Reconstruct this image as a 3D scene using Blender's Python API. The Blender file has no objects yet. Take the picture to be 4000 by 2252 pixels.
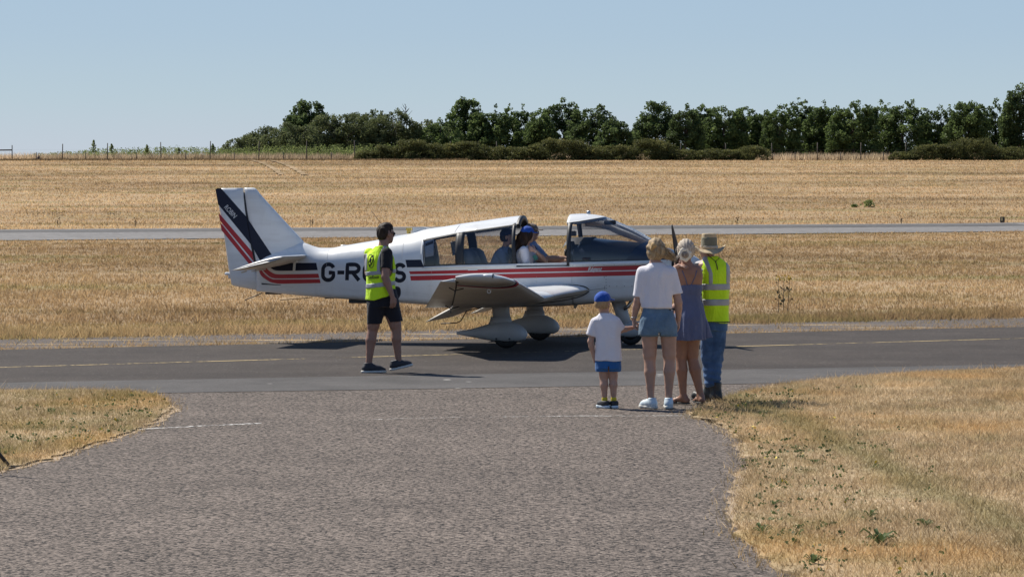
import bpy, bmesh, math, random
import numpy as np
from mathutils import Vector, Matrix
from mathutils.bvhtree import BVHTree

S = bpy.context.scene
COL = S.collection
R = math.radians
random.seed(7)
rng = np.random.default_rng(11)

# ------------------------------------------------------------------ camera
cam_d = bpy.data.cameras.new('camera')
cam_d.sensor_width = 36.0
cam_d.sensor_fit = 'HORIZONTAL'
cam_d.lens = 111.6
cam_d.clip_start = 0.5
cam_d.clip_end = 6000
cam = bpy.data.objects.new('camera', cam_d)
cam.location = (0, 0, 2.10)
cam.rotation_euler = (R(90 - 1.598), 0, 0)
COL.objects.link(cam)
S.camera = cam

# ------------------------------------------------------------------ sky and sun
SUN_TO = Vector((-0.63, 0.55, 1.0)).normalized()          # towards the sun
SUN_ELEV = math.asin(SUN_TO.z)
SUN_AZ = math.atan2(SUN_TO.x, SUN_TO.y)                    # from +Y, clockwise positive
w = bpy.data.worlds.new('World')
S.world = w
w.use_nodes = True
nt = w.node_tree
for n in list(nt.nodes):
    nt.nodes.remove(n)
out = nt.nodes.new('ShaderNodeOutputWorld')
bg = nt.nodes.new('ShaderNodeBackground')
sky = nt.nodes.new('ShaderNodeTexSky')
sky.sky_type = 'NISHITA'
sky.sun_disc = False
sky.sun_elevation = SUN_ELEV
sky.sun_rotation = SUN_AZ
sky.altitude = 60
sky.air_density = 1.0
sky.dust_density = 1.6
sky.ozone_density = 2.0
# summer haze: the lowest few degrees of sky pale off towards lavender grey, all the way round
geo = nt.nodes.new('ShaderNodeNewGeometry')
sep = nt.nodes.new('ShaderNodeSeparateXYZ')
nt.links.new(geo.outputs['Position'], sep.inputs[0])
ramp = nt.nodes.new('ShaderNodeValToRGB')
cr = ramp.color_ramp
cr.elements[0].position = 0.0
cr.elements[0].color = (0.535, 0.565, 0.665, 1)
cr.elements[1].position = 1.0
cr.elements[1].color = (0.055, 0.115, 0.27, 1)
for p_, c_ in ((0.017, (0.475, 0.555, 0.645, 1)), (0.032, (0.42, 0.54, 0.63, 1)), (0.052, (0.365, 0.495, 0.628, 1)), (0.075, (0.335, 0.47, 0.622, 1)), (0.25, (0.155, 0.262, 0.465, 1)), (0.5, (0.085, 0.165, 0.345, 1))):
    e_ = cr.elements.new(p_)
    e_.color = c_
nt.links.new(sep.outputs['Z'], ramp.inputs[0])
mixw = nt.nodes.new('ShaderNodeMix')
mixw.data_type = 'RGBA'
mixw.inputs['Factor'].default_value = 0.90
gain = nt.nodes.new('ShaderNodeMix')
gain.data_type = 'RGBA'
gain.blend_type = 'MULTIPLY'
gain.inputs['Factor'].default_value = 1.0
SKY_K = 9.5
gain.inputs[7].default_value = (SKY_K, SKY_K, SKY_K, 1)
nt.links.new(ramp.outputs['Color'], gain.inputs[6])
nt.links.new(sky.outputs['Color'], mixw.inputs[6])
nt.links.new(gain.outputs[2], mixw.inputs[7])
nt.links.new(mixw.outputs[2], bg.inputs['Color'])
bg.inputs['Strength'].default_value = 0.090
nt.links.new(bg.outputs[0], out.inputs[0])

sun_d = bpy.data.lights.new('sun', 'SUN')
sun_d.energy = 5.0
sun_d.angle = R(0.55)
sun_d.color = (1.0, 0.945, 0.85)
sun = bpy.data.objects.new('sun', sun_d)
sun.rotation_euler = SUN_TO.to_track_quat('Z', 'Y').to_euler()
sun.location = (-30, 20, 60)
COL.objects.link(sun)

S.view_settings.view_transform = 'Standard'
S.view_settings.look = 'None'
S.view_settings.exposure = 0.38
S.view_settings.gamma = 1.0
S.view_settings.use_curve_mapping = False
S.cycles.max_bounces = 8
S.cycles.transparent_max_bounces = 16
S.cycles.caustics_reflective = False
S.cycles.caustics_refractive = False

# ------------------------------------------------------------------ helpers
def link(o, parent=None):
    COL.objects.link(o)
    if parent is not None:
        o.parent = parent
    return o

def tag(o, label=None, cat=None, group=None, kind=None):
    if label: o['label'] = label
    if cat: o['category'] = cat
    if group: o['group'] = group
    if kind: o['kind'] = kind
    return o

def thing(name, label, cat, loc=(0, 0, 0), rz=0.0, group=None):
    o = bpy.data.objects.new(name, None)
    o.empty_display_size = 0.2
    o.location = loc
    o.rotation_euler = (0, 0, rz)
    link(o)
    return tag(o, label, cat, group)

def fast_mesh(name, V, F, smooth=False, attrs=None):
    """V (n,3) float array, F (m,k) int array with one polygon size."""
    V = np.asarray(V, np.float32)
    F = np.asarray(F, np.int32)
    me = bpy.data.meshes.new(name)
    me.vertices.add(len(V))
    me.vertices.foreach_set('co', V.ravel())
    k = F.shape[1]
    me.loops.add(F.size)
    me.loops.foreach_set('vertex_index', F.ravel())
    me.polygons.add(len(F))
    me.polygons.foreach_set('loop_start', np.arange(0, F.size, k, dtype=np.int32))
    me.update(calc_edges=True)
    me.validate()
    if smooth:
        me.polygons.foreach_set('use_smooth', np.ones(len(me.polygons), bool))
    for an, av in (attrs or {}).items():
        a = me.attributes.new(an, 'FLOAT', 'POINT')
        a.data.foreach_set('value', np.asarray(av, np.float32))
    return me

def obj(name, V, F, mat, parent=None, smooth=True, attrs=None):
    """F may mix polygon sizes (list of tuples) or be an int array."""
    if isinstance(F, np.ndarray):
        me = fast_mesh(name, V, F, smooth, attrs)
    else:
        me = bpy.data.meshes.new(name)
        me.from_pydata([tuple(map(float, v)) for v in V], [], [tuple(f) for f in F])
        me.update()
        if smooth:
            for p in me.polygons: p.use_smooth = True
    o = bpy.data.objects.new(name, me)
    for m in (mat if isinstance(mat, (list, tuple)) else [mat]):
        me.materials.append(m)
    return link(o, parent)

class MB:
    """collects simple shapes into one mesh"""
    def __init__(s): s.V = []; s.F = []
    def add(s, V, F):
        b = len(s.V)
        s.V += [tuple(v) for v in V]
        s.F += [tuple(i + b for i in f) for f in F]
        return s
    def box(s, c, d, rot=None, bev=0.0):
        x, y, z = (q / 2 for q in d)
        V = [Vector((i * x, j * y, k * z)) for i in (-1, 1) for j in (-1, 1) for k in (-1, 1)]
        if rot is not None: V = [rot @ v for v in V]
        V = [v + Vector(c) for v in V]
        return s.add(V, [(0, 1, 3, 2), (4, 6, 7, 5), (0, 4, 5, 1), (2, 3, 7, 6), (0, 2, 6, 4), (1, 5, 7, 3)])
    def tube(s, pts, rad, n=8, cap=True):
        pts = [Vector(p) for p in pts]
        if not hasattr(rad, '__len__'): rad = [rad] * len(pts)
        V = []; F = []
        up = Vector((0, 0, 1))
        for i, p in enumerate(pts):
            t = (pts[min(i + 1, len(pts) - 1)] - pts[max(i - 1, 0)]).normalized()
            a = t.cross(up)
            if a.length < 1e-3: a = t.cross(Vector((1, 0, 0)))
            a.normalize(); b = a.cross(t)
            for k in range(n):
                an = 2 * math.pi * k / n
                V.append(p + (a * math.cos(an) + b * math.sin(an)) * rad[i])
        for i in range(len(pts) - 1):
            for k in range(n):
                F.append((i * n + k, i * n + (k + 1) % n, (i + 1) * n + (k + 1) % n, (i + 1) * n + k))
        if cap:
            F.append(tuple(range(n))[::-1]); F.append(tuple(range((len(pts) - 1) * n, len(pts) * n)))
        return s.add(V, F)
    def lathe(s, prof, axis='X', c=(0, 0, 0), n=24):
        """prof: list of (along, radius)"""
        V = []; F = []
        for (a, r) in prof:
            for k in range(n):
                t = 2 * math.pi * k / n
                u, v = r * math.cos(t), r * math.sin(t)
                q = (a, u, v) if axis == 'X' else ((u, a, v) if axis == 'Y' else (u, v, a))
                V.append(Vector(q) + Vector(c))
        for i in range(len(prof) - 1):
            for k in range(n):
                F.append((i * n + k, (i + 1) * n + k, (i + 1) * n + (k + 1) % n, i * n + (k + 1) % n))
        return s.add(V, F)
    def build(s, name, mat, parent=None, smooth=False):
        return obj(name, s.V, s.F, mat, parent, smooth)

def pchip(xs, ys):
    xs = np.asarray(xs, float); ys = np.asarray(ys, float)
    h = np.diff(xs); d = np.diff(ys) / h
    m = np.zeros_like(xs)
    m[0], m[-1] = d[0], d[-1]
    for i in range(1, len(xs) - 1):
        if d[i - 1] * d[i] > 0:
            w1, w2 = 2 * h[i] + h[i - 1], h[i] + 2 * h[i - 1]
            m[i] = (w1 + w2) / (w1 / d[i - 1] + w2 / d[i])
    def f(x):
        x = np.asarray(x, float)
        xx = np.clip(x, xs[0], xs[-1])
        i = np.clip(np.searchsorted(xs, xx) - 1, 0, len(xs) - 2)
        t = (xx - xs[i]) / h[i]
        r = (ys[i] * (1 + 2 * t) * (1 - t) ** 2 + m[i] * h[i] * t * (1 - t) ** 2 + ys[i + 1] * t * t * (3 - 2 * t) + m[i + 1] * h[i] * t * t * (t - 1))
        return r
    return f

# ------------------------------------------------------------------ materials
def new_mat(name):
    m = bpy.data.materials.new(name)
    m.use_nodes = True
    n = m.node_tree
    p = n.nodes['Principled BSDF']
    return m, n, p

def node(n, t, **kw):
    x = n.nodes.new(t)
    for k, v in kw.items(): setattr(x, k, v)
    return x

def noise(n, scale, detail=4, rough=0.55, vec=None, dim='3D'):
    x = node(n, 'ShaderNodeTexNoise')
    x.noise_dimensions = dim
    x.inputs['Scale'].default_value = scale
    x.inputs['Detail'].default_value = detail
    x.inputs['Roughness'].default_value = rough
    if vec is not None: n.links.new(vec, x.inputs['Vector'])
    return x

def ramp_node(n, fac, stops):
    r = node(n, 'ShaderNodeValToRGB')
    e = r.color_ramp.elements
    e[0].position, e[0].color = stops[0][0], (*stops[0][1], 1)
    e[1].position, e[1].color = stops[-1][0], (*stops[-1][1], 1)
    for p, c in stops[1:-1]:
        q = e.new(p); q.color = (*c, 1)
    n.links.new(fac, r.inputs[0])
    return r

def mixc(n, fac, a, b, blend='MIX'):
    x = node(n, 'ShaderNodeMix', data_type='RGBA', blend_type=blend)
    for s_, v in ((0, fac), (6, a), (7, b)):
        if hasattr(v, 'is_linked') or hasattr(v, 'links'):
            n.links.new(v, x.inputs[s_])
        else:
            x.inputs[s_].default_value = v if s_ == 0 else (*v, 1)
    return x.outputs[2]

def maprange(n, v, a, b, c=0.0, d=1.0):
    x = node(n, 'ShaderNodeMapRange')
    n.links.new(v, x.inputs[0])
    for i, q in enumerate((a, b, c, d)): x.inputs[i + 1].default_value = q
    return x.outputs[0]

def bump(n, p, h, strength=0.3, dist=0.01):
    b = node(n, 'ShaderNodeBump')
    b.inputs['Strength'].default_value = strength
    b.inputs['Distance'].default_value = dist
    n.links.new(h, b.inputs['Height'])
    n.links.new(b.outputs[0], p.inputs['Normal'])

def simple(name, color, rough=0.5, var=0.12, scale=6.0, metallic=0.0, spec=0.5, bmp=0.0, bscale=80.0, coat=0.0, sheen=0.0):
    """plain surface with a little unevenness in tone"""
    m, n, p = new_mat(name)
    tc = node(n, 'ShaderNodeTexCoord')
    a = noise(n, scale, 5, 0.6, tc.outputs['Object'])
    lo = tuple(c * (1 - var) for c in color); hi = tuple(min(1, c * (1 + var)) for c in color)
    r = ramp_node(n, a.outputs['Fac'], [(0.3, lo), (0.7, hi)])
    n.links.new(r.outputs[0], p.inputs['Base Color'])
    p.inputs['Roughness'].default_value = rough
    p.inputs['Metallic'].default_value = metallic
    p.inputs['Specular IOR Level'].default_value = spec
    p.inputs['Coat Weight'].default_value = coat
    p.inputs['Coat Roughness'].default_value = 0.08
    if sheen: p.inputs['Sheen Weight'].default_value = sheen
    if bmp:
        b = noise(n, bscale, 3, 0.6, tc.outputs['Object'])
        bump(n, p, b.outputs['Fac'], bmp, 0.01)
    return m
# ------------------------------------------------------------------ ground
def zt(Y):
    return np.interp(Y, [-200, 58, 80, 130, 155, 330, 347, 420, 900, 3000], [0, 0, 0.10, 0.60, 0.93, 6.1, 6.4, 6.5, 6.0, 2.0])

def wpos(n):
    g = node(n, 'ShaderNodeNewGeometry')
    return g.outputs['Position']

def scaled(n, vec, s, rz=0.0):
    m = node(n, 'ShaderNodeMapping')
    m.inputs['Scale'].default_value = s
    m.inputs['Rotation'].default_value = (0, 0, rz)
    n.links.new(vec, m.inputs['Vector'])
    return m.outputs[0]

TAXI_RZ = R(-30)

def field_tone(n):
    """shared patchiness of the burnt grass: straw to brown bands, and where it is still green"""
    p = wpos(n)
    band = noise(n, 1.0, 3, 0.5, scaled(n, p, (0.009, 0.040, 0.0), R(-6)))
    patch = noise(n, 1.0, 4, 0.6, scaled(n, p, (0.05, 0.11, 0.0), R(-12)))
    fine = noise(n, 1.0, 5, 0.7, scaled(n, p, (0.9, 1.6, 0.0)))
    green = noise(n, 1.0, 4, 0.62, scaled(n, p, (0.07, 0.24, 0.0), R(-14)))
    return band.outputs['Fac'], patch.outputs['Fac'], fine.outputs['Fac'], green.outputs['Fac']

def dry_field(name, dark=1.0, use_t=False, greens=1.0, tint=None):
    m, n, p = new_mat(name)
    band, patch, fine, green = field_tone(n)
    add = node(n, 'ShaderNodeMath', operation='ADD')
    mul = node(n, 'ShaderNodeMath', operation='MULTIPLY'); mul.inputs[1].default_value = 0.75
    n.links.new(patch, mul.inputs[0]); n.links.new(band, add.inputs[0]); n.links.new(mul.outputs[0], add.inputs[1])
    k = dark
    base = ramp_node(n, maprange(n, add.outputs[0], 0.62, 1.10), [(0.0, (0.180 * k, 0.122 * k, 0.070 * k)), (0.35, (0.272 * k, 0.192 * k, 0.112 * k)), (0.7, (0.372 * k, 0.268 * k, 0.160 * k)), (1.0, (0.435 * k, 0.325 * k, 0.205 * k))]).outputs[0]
    f = maprange(n, fine, 0.3, 0.72, 0.82, 1.15)
    fm = mixc(n, 1.0, base, (1, 1, 1), 'MULTIPLY')
    cc = node(n, 'ShaderNodeCombineColor')
    for i in range(3): n.links.new(f, cc.inputs[i])
    base = mixc(n, 1.0, base, cc.outputs[0], 'MULTIPLY')
    gm = maprange(n, green, 0.50, 0.72, 0.0, 0.60 * greens)
    base = mixc(n, gm, base, (0.15 * k, 0.155 * k, 0.05 * k))
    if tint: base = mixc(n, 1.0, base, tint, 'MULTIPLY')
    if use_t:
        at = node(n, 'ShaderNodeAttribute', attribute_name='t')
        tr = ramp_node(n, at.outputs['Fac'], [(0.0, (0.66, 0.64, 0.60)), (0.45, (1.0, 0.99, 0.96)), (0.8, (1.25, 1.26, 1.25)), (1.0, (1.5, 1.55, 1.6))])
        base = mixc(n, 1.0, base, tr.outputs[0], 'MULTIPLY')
    n.links.new(base, p.inputs['Base Color'])
    p.inputs['Roughness'].default_value = 0.95
    p.inputs['Specular IOR Level'].default_value = 0.1
    if use_t:
        tl = node(n, 'ShaderNodeBsdfTranslucent')
        n.links.new(base, tl.inputs['Color'])
        ms = node(n, 'ShaderNodeMixShader'); ms.inputs[0].default_value = 0.48
        n.links.new(p.outputs[0], ms.inputs[1]); n.links.new(tl.outputs[0], ms.inputs[2])
        n.links.new(ms.outputs[0], n.nodes['Material Output'].inputs[0])
    else:
        b = noise(n, 14.0, 4, 0.7, wpos(n)); bump(n, p, b.outputs['Fac'], 0.6, 0.06)
    return m

M_field = dry_field('dry_field_ground', 1.0)
M_blade = dry_field('dry_grass_blades', 1.28, True, 1.1, tint=(1.04, 1.0, 0.92))
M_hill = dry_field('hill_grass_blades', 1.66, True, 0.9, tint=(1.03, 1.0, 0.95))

def lawn_mat(name, use_t=False, g0=0.53, g1=0.72, gk=0.5):
    m, n, p = new_mat(name)
    pos = wpos(n)
    a = noise(n, 1.0, 4, 0.6, scaled(n, pos, (0.55, 0.40, 0)))
    f = noise(n, 9.0, 4, 0.7, pos)
    base = ramp_node(n, a.outputs['Fac'], [(0.28, (0.34, 0.26, 0.155)), (0.45, (0.47, 0.355, 0.22)), (0.6, (0.54, 0.415, 0.265)), (0.75, (0.60, 0.425, 0.235))]).outputs[0]
    fr = ramp_node(n, f.outputs['Fac'], [(0.3, (0.62, 0.62, 0.62)), (0.7, (1.2, 1.2, 1.2))])
    base = mixc(n, 1.0, base, fr.outputs[0], 'MULTIPLY')
    og = noise(n, 1.0, 3, 0.55, scaled(n, pos, (0.42, 0.30, 0)))
    base = mixc(n, maprange(n, og.outputs['Fac'], 0.50, 0.66, 0.0, 0.75), base, (0.52, 0.345, 0.165))
    # greener growth: an old wheel line across the right lawn and scattered patches
    sx = node(n, 'ShaderNodeSeparateXYZ'); n.links.new(pos, sx.inputs[0])
    ln = node(n, 'ShaderNodeMath', operation='MULTIPLY_ADD')   # X - (2.9 + 0.035*(30-Y))
    n.links.new(sx.outputs['Y'], ln.inputs[0]); ln.inputs[1].default_value = 0.062; 
    n.links.new(sx.outputs['X'], ln.inputs[2])
    wob = noise(n, 0.5, 3, 0.6, pos)
    wv = node(n, 'ShaderNodeMath', operation='MULTIPLY_ADD'); n.links.new(wob.outputs['Fac'], wv.inputs[0]); wv.inputs[1].default_value = 0.8; n.links.new(ln.outputs[0], wv.inputs[2])
    dd = node(n, 'ShaderNodeMath', operation='SUBTRACT'); n.links.new(wv.outputs[0], dd.inputs[0]); dd.inputs[1].default_value = 4.83
    ab = node(n, 'ShaderNodeMath', operation='ABSOLUTE'); n.links.new(dd.outputs[0], ab.inputs[0])
    line = maprange(n, ab.outputs[0], 0.05, 0.36, 0.42, 0.0)
    g = noise(n, 1.0, 5, 0.65, scaled(n, pos, (1.5, 1.0, 0)))
    gm = maprange(n, g.outputs['Fac'], g0 - 0.03, g1, 0.0, gk)
    mx = node(n, 'ShaderNodeMath', operation='MAXIMUM'); n.links.new(line, mx.inputs[0]); n.links.new(gm, mx.inputs[1])
    base = mixc(n, mx.outputs[0], base, (0.145, 0.155, 0.05))
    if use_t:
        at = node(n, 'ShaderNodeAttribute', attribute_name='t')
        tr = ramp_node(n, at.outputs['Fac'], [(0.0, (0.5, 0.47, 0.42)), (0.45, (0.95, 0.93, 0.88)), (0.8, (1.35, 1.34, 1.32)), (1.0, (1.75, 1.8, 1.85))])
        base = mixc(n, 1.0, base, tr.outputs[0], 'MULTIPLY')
    n.links.new(base, p.inputs['Base Color'])
    p.inputs['Roughness'].default_value = 0.95
    p.inputs['Specular IOR Level'].default_value = 0.1
    if use_t:
        tl = node(n, 'ShaderNodeBsdfTranslucent'); n.links.new(base, tl.inputs['Color'])
        ms = node(n, 'ShaderNodeMixShader'); ms.inputs[0].default_value = 0.48
        n.links.new(p.outputs[0], ms.inputs[1]); n.links.new(tl.outputs[0], ms.inputs[2])
        n.links.new(ms.outputs[0], n.nodes['Material Output'].inputs[0])
    else:
        b = noise(n, 40.0, 4, 0.7, pos); bump(n, p, b.outputs['Fac'], 0.7, 0.03)
    return m

M_lawn = lawn_mat('parched_lawn_soil')
M_lawn_blade = lawn_mat('parched_lawn_blades', True)
M_lawn_green = lawn_mat('greener_lawn_blades', True, 0.40, 0.62, 0.62)

def asphalt(name, lo, hi, grain, blot=0.35, bmp=0.5, speck=None):
    m, n, p = new_mat(name)
    pos = wpos(n)
    g1 = node(n, 'ShaderNodeTexVoronoi'); g1.inputs['Scale'].default_value = grain; n.links.new(pos, g1.inputs['Vector'])
    sc = node(n, 'ShaderNodeSeparateColor'); n.links.new(g1.outputs['Color'], sc.inputs[0])
    g2 = noise(n, grain * 0.42, 3, 0.75, pos)
    mx = node(n, 'ShaderNodeMath', operation='MULTIPLY_ADD'); n.links.new(sc.outputs[0], mx.inputs[0]); mx.inputs[1].default_value = 0.5; n.links.new(g2.outputs['Fac'], mx.inputs[2])
    c = ramp_node(n, maprange(n, mx.outputs[0], 0.52, 0.98), [(0.0, lo), (0.5, tuple((a + b) / 2 for a, b in zip(lo, hi))), (1.0, hi)]).outputs[0]
    b1 = noise(n, 1.0, 4, 0.6, scaled(n, pos, (0.25, 0.7, 0), TAXI_RZ))
    br = ramp_node(n, b1.outputs['Fac'], [(0.3, (1 - blot,) * 3), (0.7, (1 + blot * 0.6,) * 3)])
    c = mixc(n, 1.0, c, br.outputs[0], 'MULTIPLY')
    b2 = noise(n, 1.0, 5, 0.7, scaled(n, pos, (1.3, 0.8, 0)))
    b2r = ramp_node(n, b2.outputs['Fac'], [(0.32, (1 - blot * 0.9,) * 3), (0.68, (1 + blot * 0.55,) * 3)])
    c = mixc(n, 1.0, c, b2r.outputs[0], 'MULTIPLY')
    if speck:
        s3 = node(n, 'ShaderNodeTexVoronoi'); s3.inputs['Scale'].default_value = speck[0]; n.links.new(pos, s3.inputs['Vector'])
        sk = maprange(n, s3.outputs['Distance'], 0.05, 0.09, 1.0, 0.0)
        c = mixc(n, sk, c, speck[1])
    n.links.new(c, p.inputs['Base Color'])
    p.inputs['Roughness'].default_value = 0.9
    p.inputs['Specular IOR Level'].default_value = 0.25
    bump(n, p, mx.outputs[0], bmp, 0.012)
    return m

M_chip = asphalt('chip_seal', (0.003, 0.0026, 0.0024), (0.258, 0.210, 0.176), 56.0, 0.16, 1.0, (11.0, (0.42, 0.37, 0.32)))
M_taxi = asphalt('taxiway_asphalt', (0.034, 0.0275, 0.0235), (0.082, 0.068, 0.0585), 90.0, 0.22, 0.4, (5.5, (0.22, 0.20, 0.18)))
M_strip = asphalt('new_asphalt_joint', (0.068, 0.063, 0.060), (0.116, 0.108, 0.103), 120.0, 0.22, 0.3, (1.6, (0.5, 0.48, 0.45)))
M_runway = asphalt('runway_asphalt', (0.15, 0.142, 0.137), (0.225, 0.215, 0.207), 6.0, 0.12, 0.2)
M_runway_dark = asphalt('runway_wheel_band', (0.080, 0.077, 0.074), (0.125, 0.12, 0.116), 6.0, 0.15, 0.2)

def shoulder_mat():
    m, n, p = new_mat('broken_shoulder')
    pos = wpos(n)
    g = noise(n, 30.0, 4, 0.8, pos)
    c = ramp_node(n, g.outputs['Fac'], [(0.35, (0.045, 0.037, 0.034)), (0.52, (0.11, 0.092, 0.082)), (0.68, (0.24, 0.20, 0.17))]).outputs[0]
    s = noise(n, 1.0, 5, 0.7, scaled(n, pos, (0.22, 2.0, 0), TAXI_RZ))
    c = mixc(n, maprange(n, s.outputs['Fac'], 0.56, 0.62), c, (0.43, 0.31, 0.16))
    n.links.new(c, p.inputs['Base Color'])
    p.inputs['Roughness'].default_value = 0.95
    bump(n, p, g.outputs['Fac'], 0.8, 0.03)
    return m
M_shoulder = shoulder_mat()

def paint(name, col, cover, scale=18.0):
    m, n, p = new_mat(name)
    pos = wpos(n)
    a = noise(n, scale, 5, 0.75, pos); b = noise(n, 0.7, 3, 0.6, pos)
    mx = node(n, 'ShaderNodeMath', operation='MULTIPLY_ADD'); n.links.new(b.outputs['Fac'], mx.inputs[0]); mx.inputs[1].default_value = 0.8; n.links.new(a.outputs['Fac'], mx.inputs[2])
    tr = node(n, 'ShaderNodeBsdfTransparent')
    ms = node(n, 'ShaderNodeMixShader')
    n.links.new(maprange(n, mx.outputs[0], cover, cover + 0.12), ms.inputs[0])
    p.inputs['Base Color'].default_value = (*col, 1); p.inputs['Roughness'].default_value = 0.8
    n.links.new(tr.outputs[0], ms.inputs[1]); n.links.new(p.outputs[0], ms.inputs[2])
    n.links.new(ms.outputs[0], n.nodes['Material Output'].inputs[0])
    return m
M_yellow = paint('worn_yellow_paint', (0.52, 0.39, 0.18), 0.82, 14.0)
M_white = paint('worn_white_paint', (0.72, 0.70, 0.66), 0.80, 16.0)

# terrain sheet
ys = np.concatenate([np.arange(-30, 60, 6.0), np.arange(60, 350, 5.0), np.array([350, 360, 380, 420, 500, 700, 1000, 1600, 3000])])
xs = np.concatenate([[-1500, -600, -250], np.arange(-150, 151, 15.0), [250, 600, 1500]])
XX, YY = np.meshgrid(xs, ys)
V = np.stack([XX, YY, zt(YY)], -1).reshape(-1, 3)
nx, ny = len(xs), len(ys)
F = np.array([(j * nx + i, j * nx + i + 1, (j + 1) * nx + i + 1, (j + 1) * nx + i) for j in range(ny - 1) for i in range(nx - 1)])
tag(obj('ground', V, F, M_field, smooth=True), kind='structure')

def ribbon(name, A, B, mat, z, n=60, wob=(0.0, 0.0), seed=1):
    """strip between two ground lines A (near edge) and B (far edge), given as two end points each"""
    r_ = np.random.default_rng(seed)
    V = []; F = []
    for i in range(n + 1):
        t = i / n
        for (P, Q), wv in ((A, wob[0]), (B, wob[1])):
            x = P[0] + (Q[0] - P[0]) * t; y = P[1] + (Q[1] - P[1]) * t + (r_.random() - 0.5) * wv
            V.append((x, y, float(zt(y)) + z))
    for i in range(n): F.append((2 * i, 2 * i + 2, 2 * i + 3, 2 * i + 1))
    return tag(obj(name, V, F, mat, smooth=False), kind='structure')

def along(p, q, a, b):
    d = (Vector(q) - Vector(p)).normalized()
    m = (Vector(p) + Vector(q)) / 2
    return (tuple(m + d * a), tuple(m + d * b))

# taxiway edges measured from the photograph (ground metres)
T_near = along((-5.87, 36.34), (6.52, 40.41), -45, 60)
T_far = along((-7.16, 44.34), (8.45, 52.38), -45, 60)
T_mid = along((-6.395, 39.607), (7.738, 47.935), -45, 60)
Sh_far = along((-7.78, 48.2), (9.23, 57.22), -45, 60)
St_lo = along((-2.80, 34.69), (1.74, 35.89), -45, 60)
ribbon('runway_shoulder', T_far, Sh_far, M_shoulder, 0.004, 160, (0, 1.1), 3)
ribbon('taxiway', T_near, T_far, M_taxi, 0.008, 40)
ribbon('asphalt_joint_strip', St_lo, T_near, M_strip, 0.008, 60, (0.05, 0.0), 5)
o_ = Vector((0.0, 0.055))
ribbon('taxiway_centre_line', tuple(tuple(Vector(p) - o_) for p in T_mid), tuple(tuple(Vector(p) + o_) for p in T_mid), M_yellow, 0.012, 80)
# apron of chip seal, one sheet out to the joint strip
ap_l = along((-2.80, 34.69), (1.74, 35.89), -45, 60)
ribbon('apron', ((ap_l[0][0], -20), (ap_l[1][0], -20)), ap_l, M_chip, 0.004, 30)
# runway on the rise, with a darker wheel band
ribbon('runway', along((-19.63, 121.7), (22.27, 138.1), -160, 260), along((-22.8, 141.5), (25.1, 155.7), -160, 260), M_runway, 0.03, 60, (0.3, 0.3), 8)
ribbon('runway_wheel_band', along((-21.5, 134.0), (24.2, 148.6), -160, 260), along((-22.5, 139.6), (24.9, 154.0), -160, 260), M_runway_dark, 0.04, 90, (0.6, 0.5), 9)
# worn white hold line
wl = [(-3.40, 28.95), (-2.69, 29.49), (-1.84, 30.02), (-0.34, 30.57), (0.82, 30.73), (1.95, 30.80)]
wf = pchip([a for a, b in wl], [b for a, b in wl])
for x0_, x1_, mt in ((-3.40, -2.35, M_white), (-2.35, 0.30, paint('almost_gone_white_paint', (0.66, 0.63, 0.58), 0.985, 22.0)), (0.30, 1.98, paint('patchy_white_paint', (0.62, 0.60, 0.56), 0.985, 22.0))):
    V = []; F = []
    for i in range(41):
        x = x0_ + (x1_ - x0_) * i / 40; y = float(wf(x))
        V += [(x, y - 0.06, 0.009), (x, y + 0.06, 0.009)]
        if i: F.append((2 * i - 2, 2 * i, 2 * i + 1, 2 * i - 1))
    tag(obj('white_marking', V, F, mt, smooth=False), kind='structure')

# lawns, slightly proud of the chip seal, with a ragged edge
LAWN_R = [(10.49, 41.59), (6.37, 39.43), (4.86, 38.26), (3.77, 36.99), (3.02, 35.8), (2.51, 34.33), (2.22, 33.31), (1.88, 31.73), (1.75, 30.85), (1.89, 30.02), (1.99, 28.73), (2.01, 27.1), (1.91, 25.44), (1.61, 22.38), (1.44, 20.46), (1.43, 19.5), (1.49, 18.42), (1.56, 17.64), (1.66, 16.26), (1.9, 12.0), (12, 12.0), (22, 30)]
LAWN_L = [(-11, 33.2), (-8.56, 34.0), (-5.6, 34.69), (-4.75, 34.83), (-4.15, 34.55), (-3.75, 33.64), (-3.47, 32.22), (-3.42, 30.85), (-3.38, 29.38), (-3.5, 28.24), (-3.59, 27.32), (-3.75, 25.84), (-3.9, 24.69), (-4.09, 23.48), (-4.54, 20.21), (-4.65, 18.63), (-5.2, 13), (-12, 12)]

def ragged(poly, amp, step, seed):
    r_ = np.random.default_rng(seed); outp = []
    for a, b in zip(poly, poly[1:] + poly[:1]):
        a = Vector(a); b = Vector(b); L = (b - a).length; k = max(1, int(L / step))
        nrm = Vector((-(b - a).y, (b - a).x)).normalized()
        for i in range(k):
            outp.append(a + (b - a) * (i / k) + nrm * float(r_.normal(0, amp)))
    return outp

def lawn(name, poly, seed):
    pts = ragged(poly, 0.035, 0.14, seed)
    bm = bmesh.new()
    top = [bm.verts.new((p.x, p.y, 0.02)) for p in pts]
    bot = [bm.verts.new((p.x, p.y, -0.02)) for p in pts]
    f = bm.faces.new(top)
    for i in range(len(pts)):
        j = (i + 1) % len(pts)
        bm.faces.new((top[i], bot[i], bot[j], top[j]))
    bmesh.ops.triangulate(bm, faces=[f])
    bmesh.ops.recalc_face_normals(bm, faces=bm.faces)
    me = bpy.data.meshes.new(name); bm.to_mesh(me); bm.free()
    me.materials.append(M_lawn)
    tag(link(bpy.data.objects.new(name, me)), kind='structure')
    return pts
RP = lawn('lawn', LAWN_R, 21)
LP = lawn('lawn', LAWN_L, 22)

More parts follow.
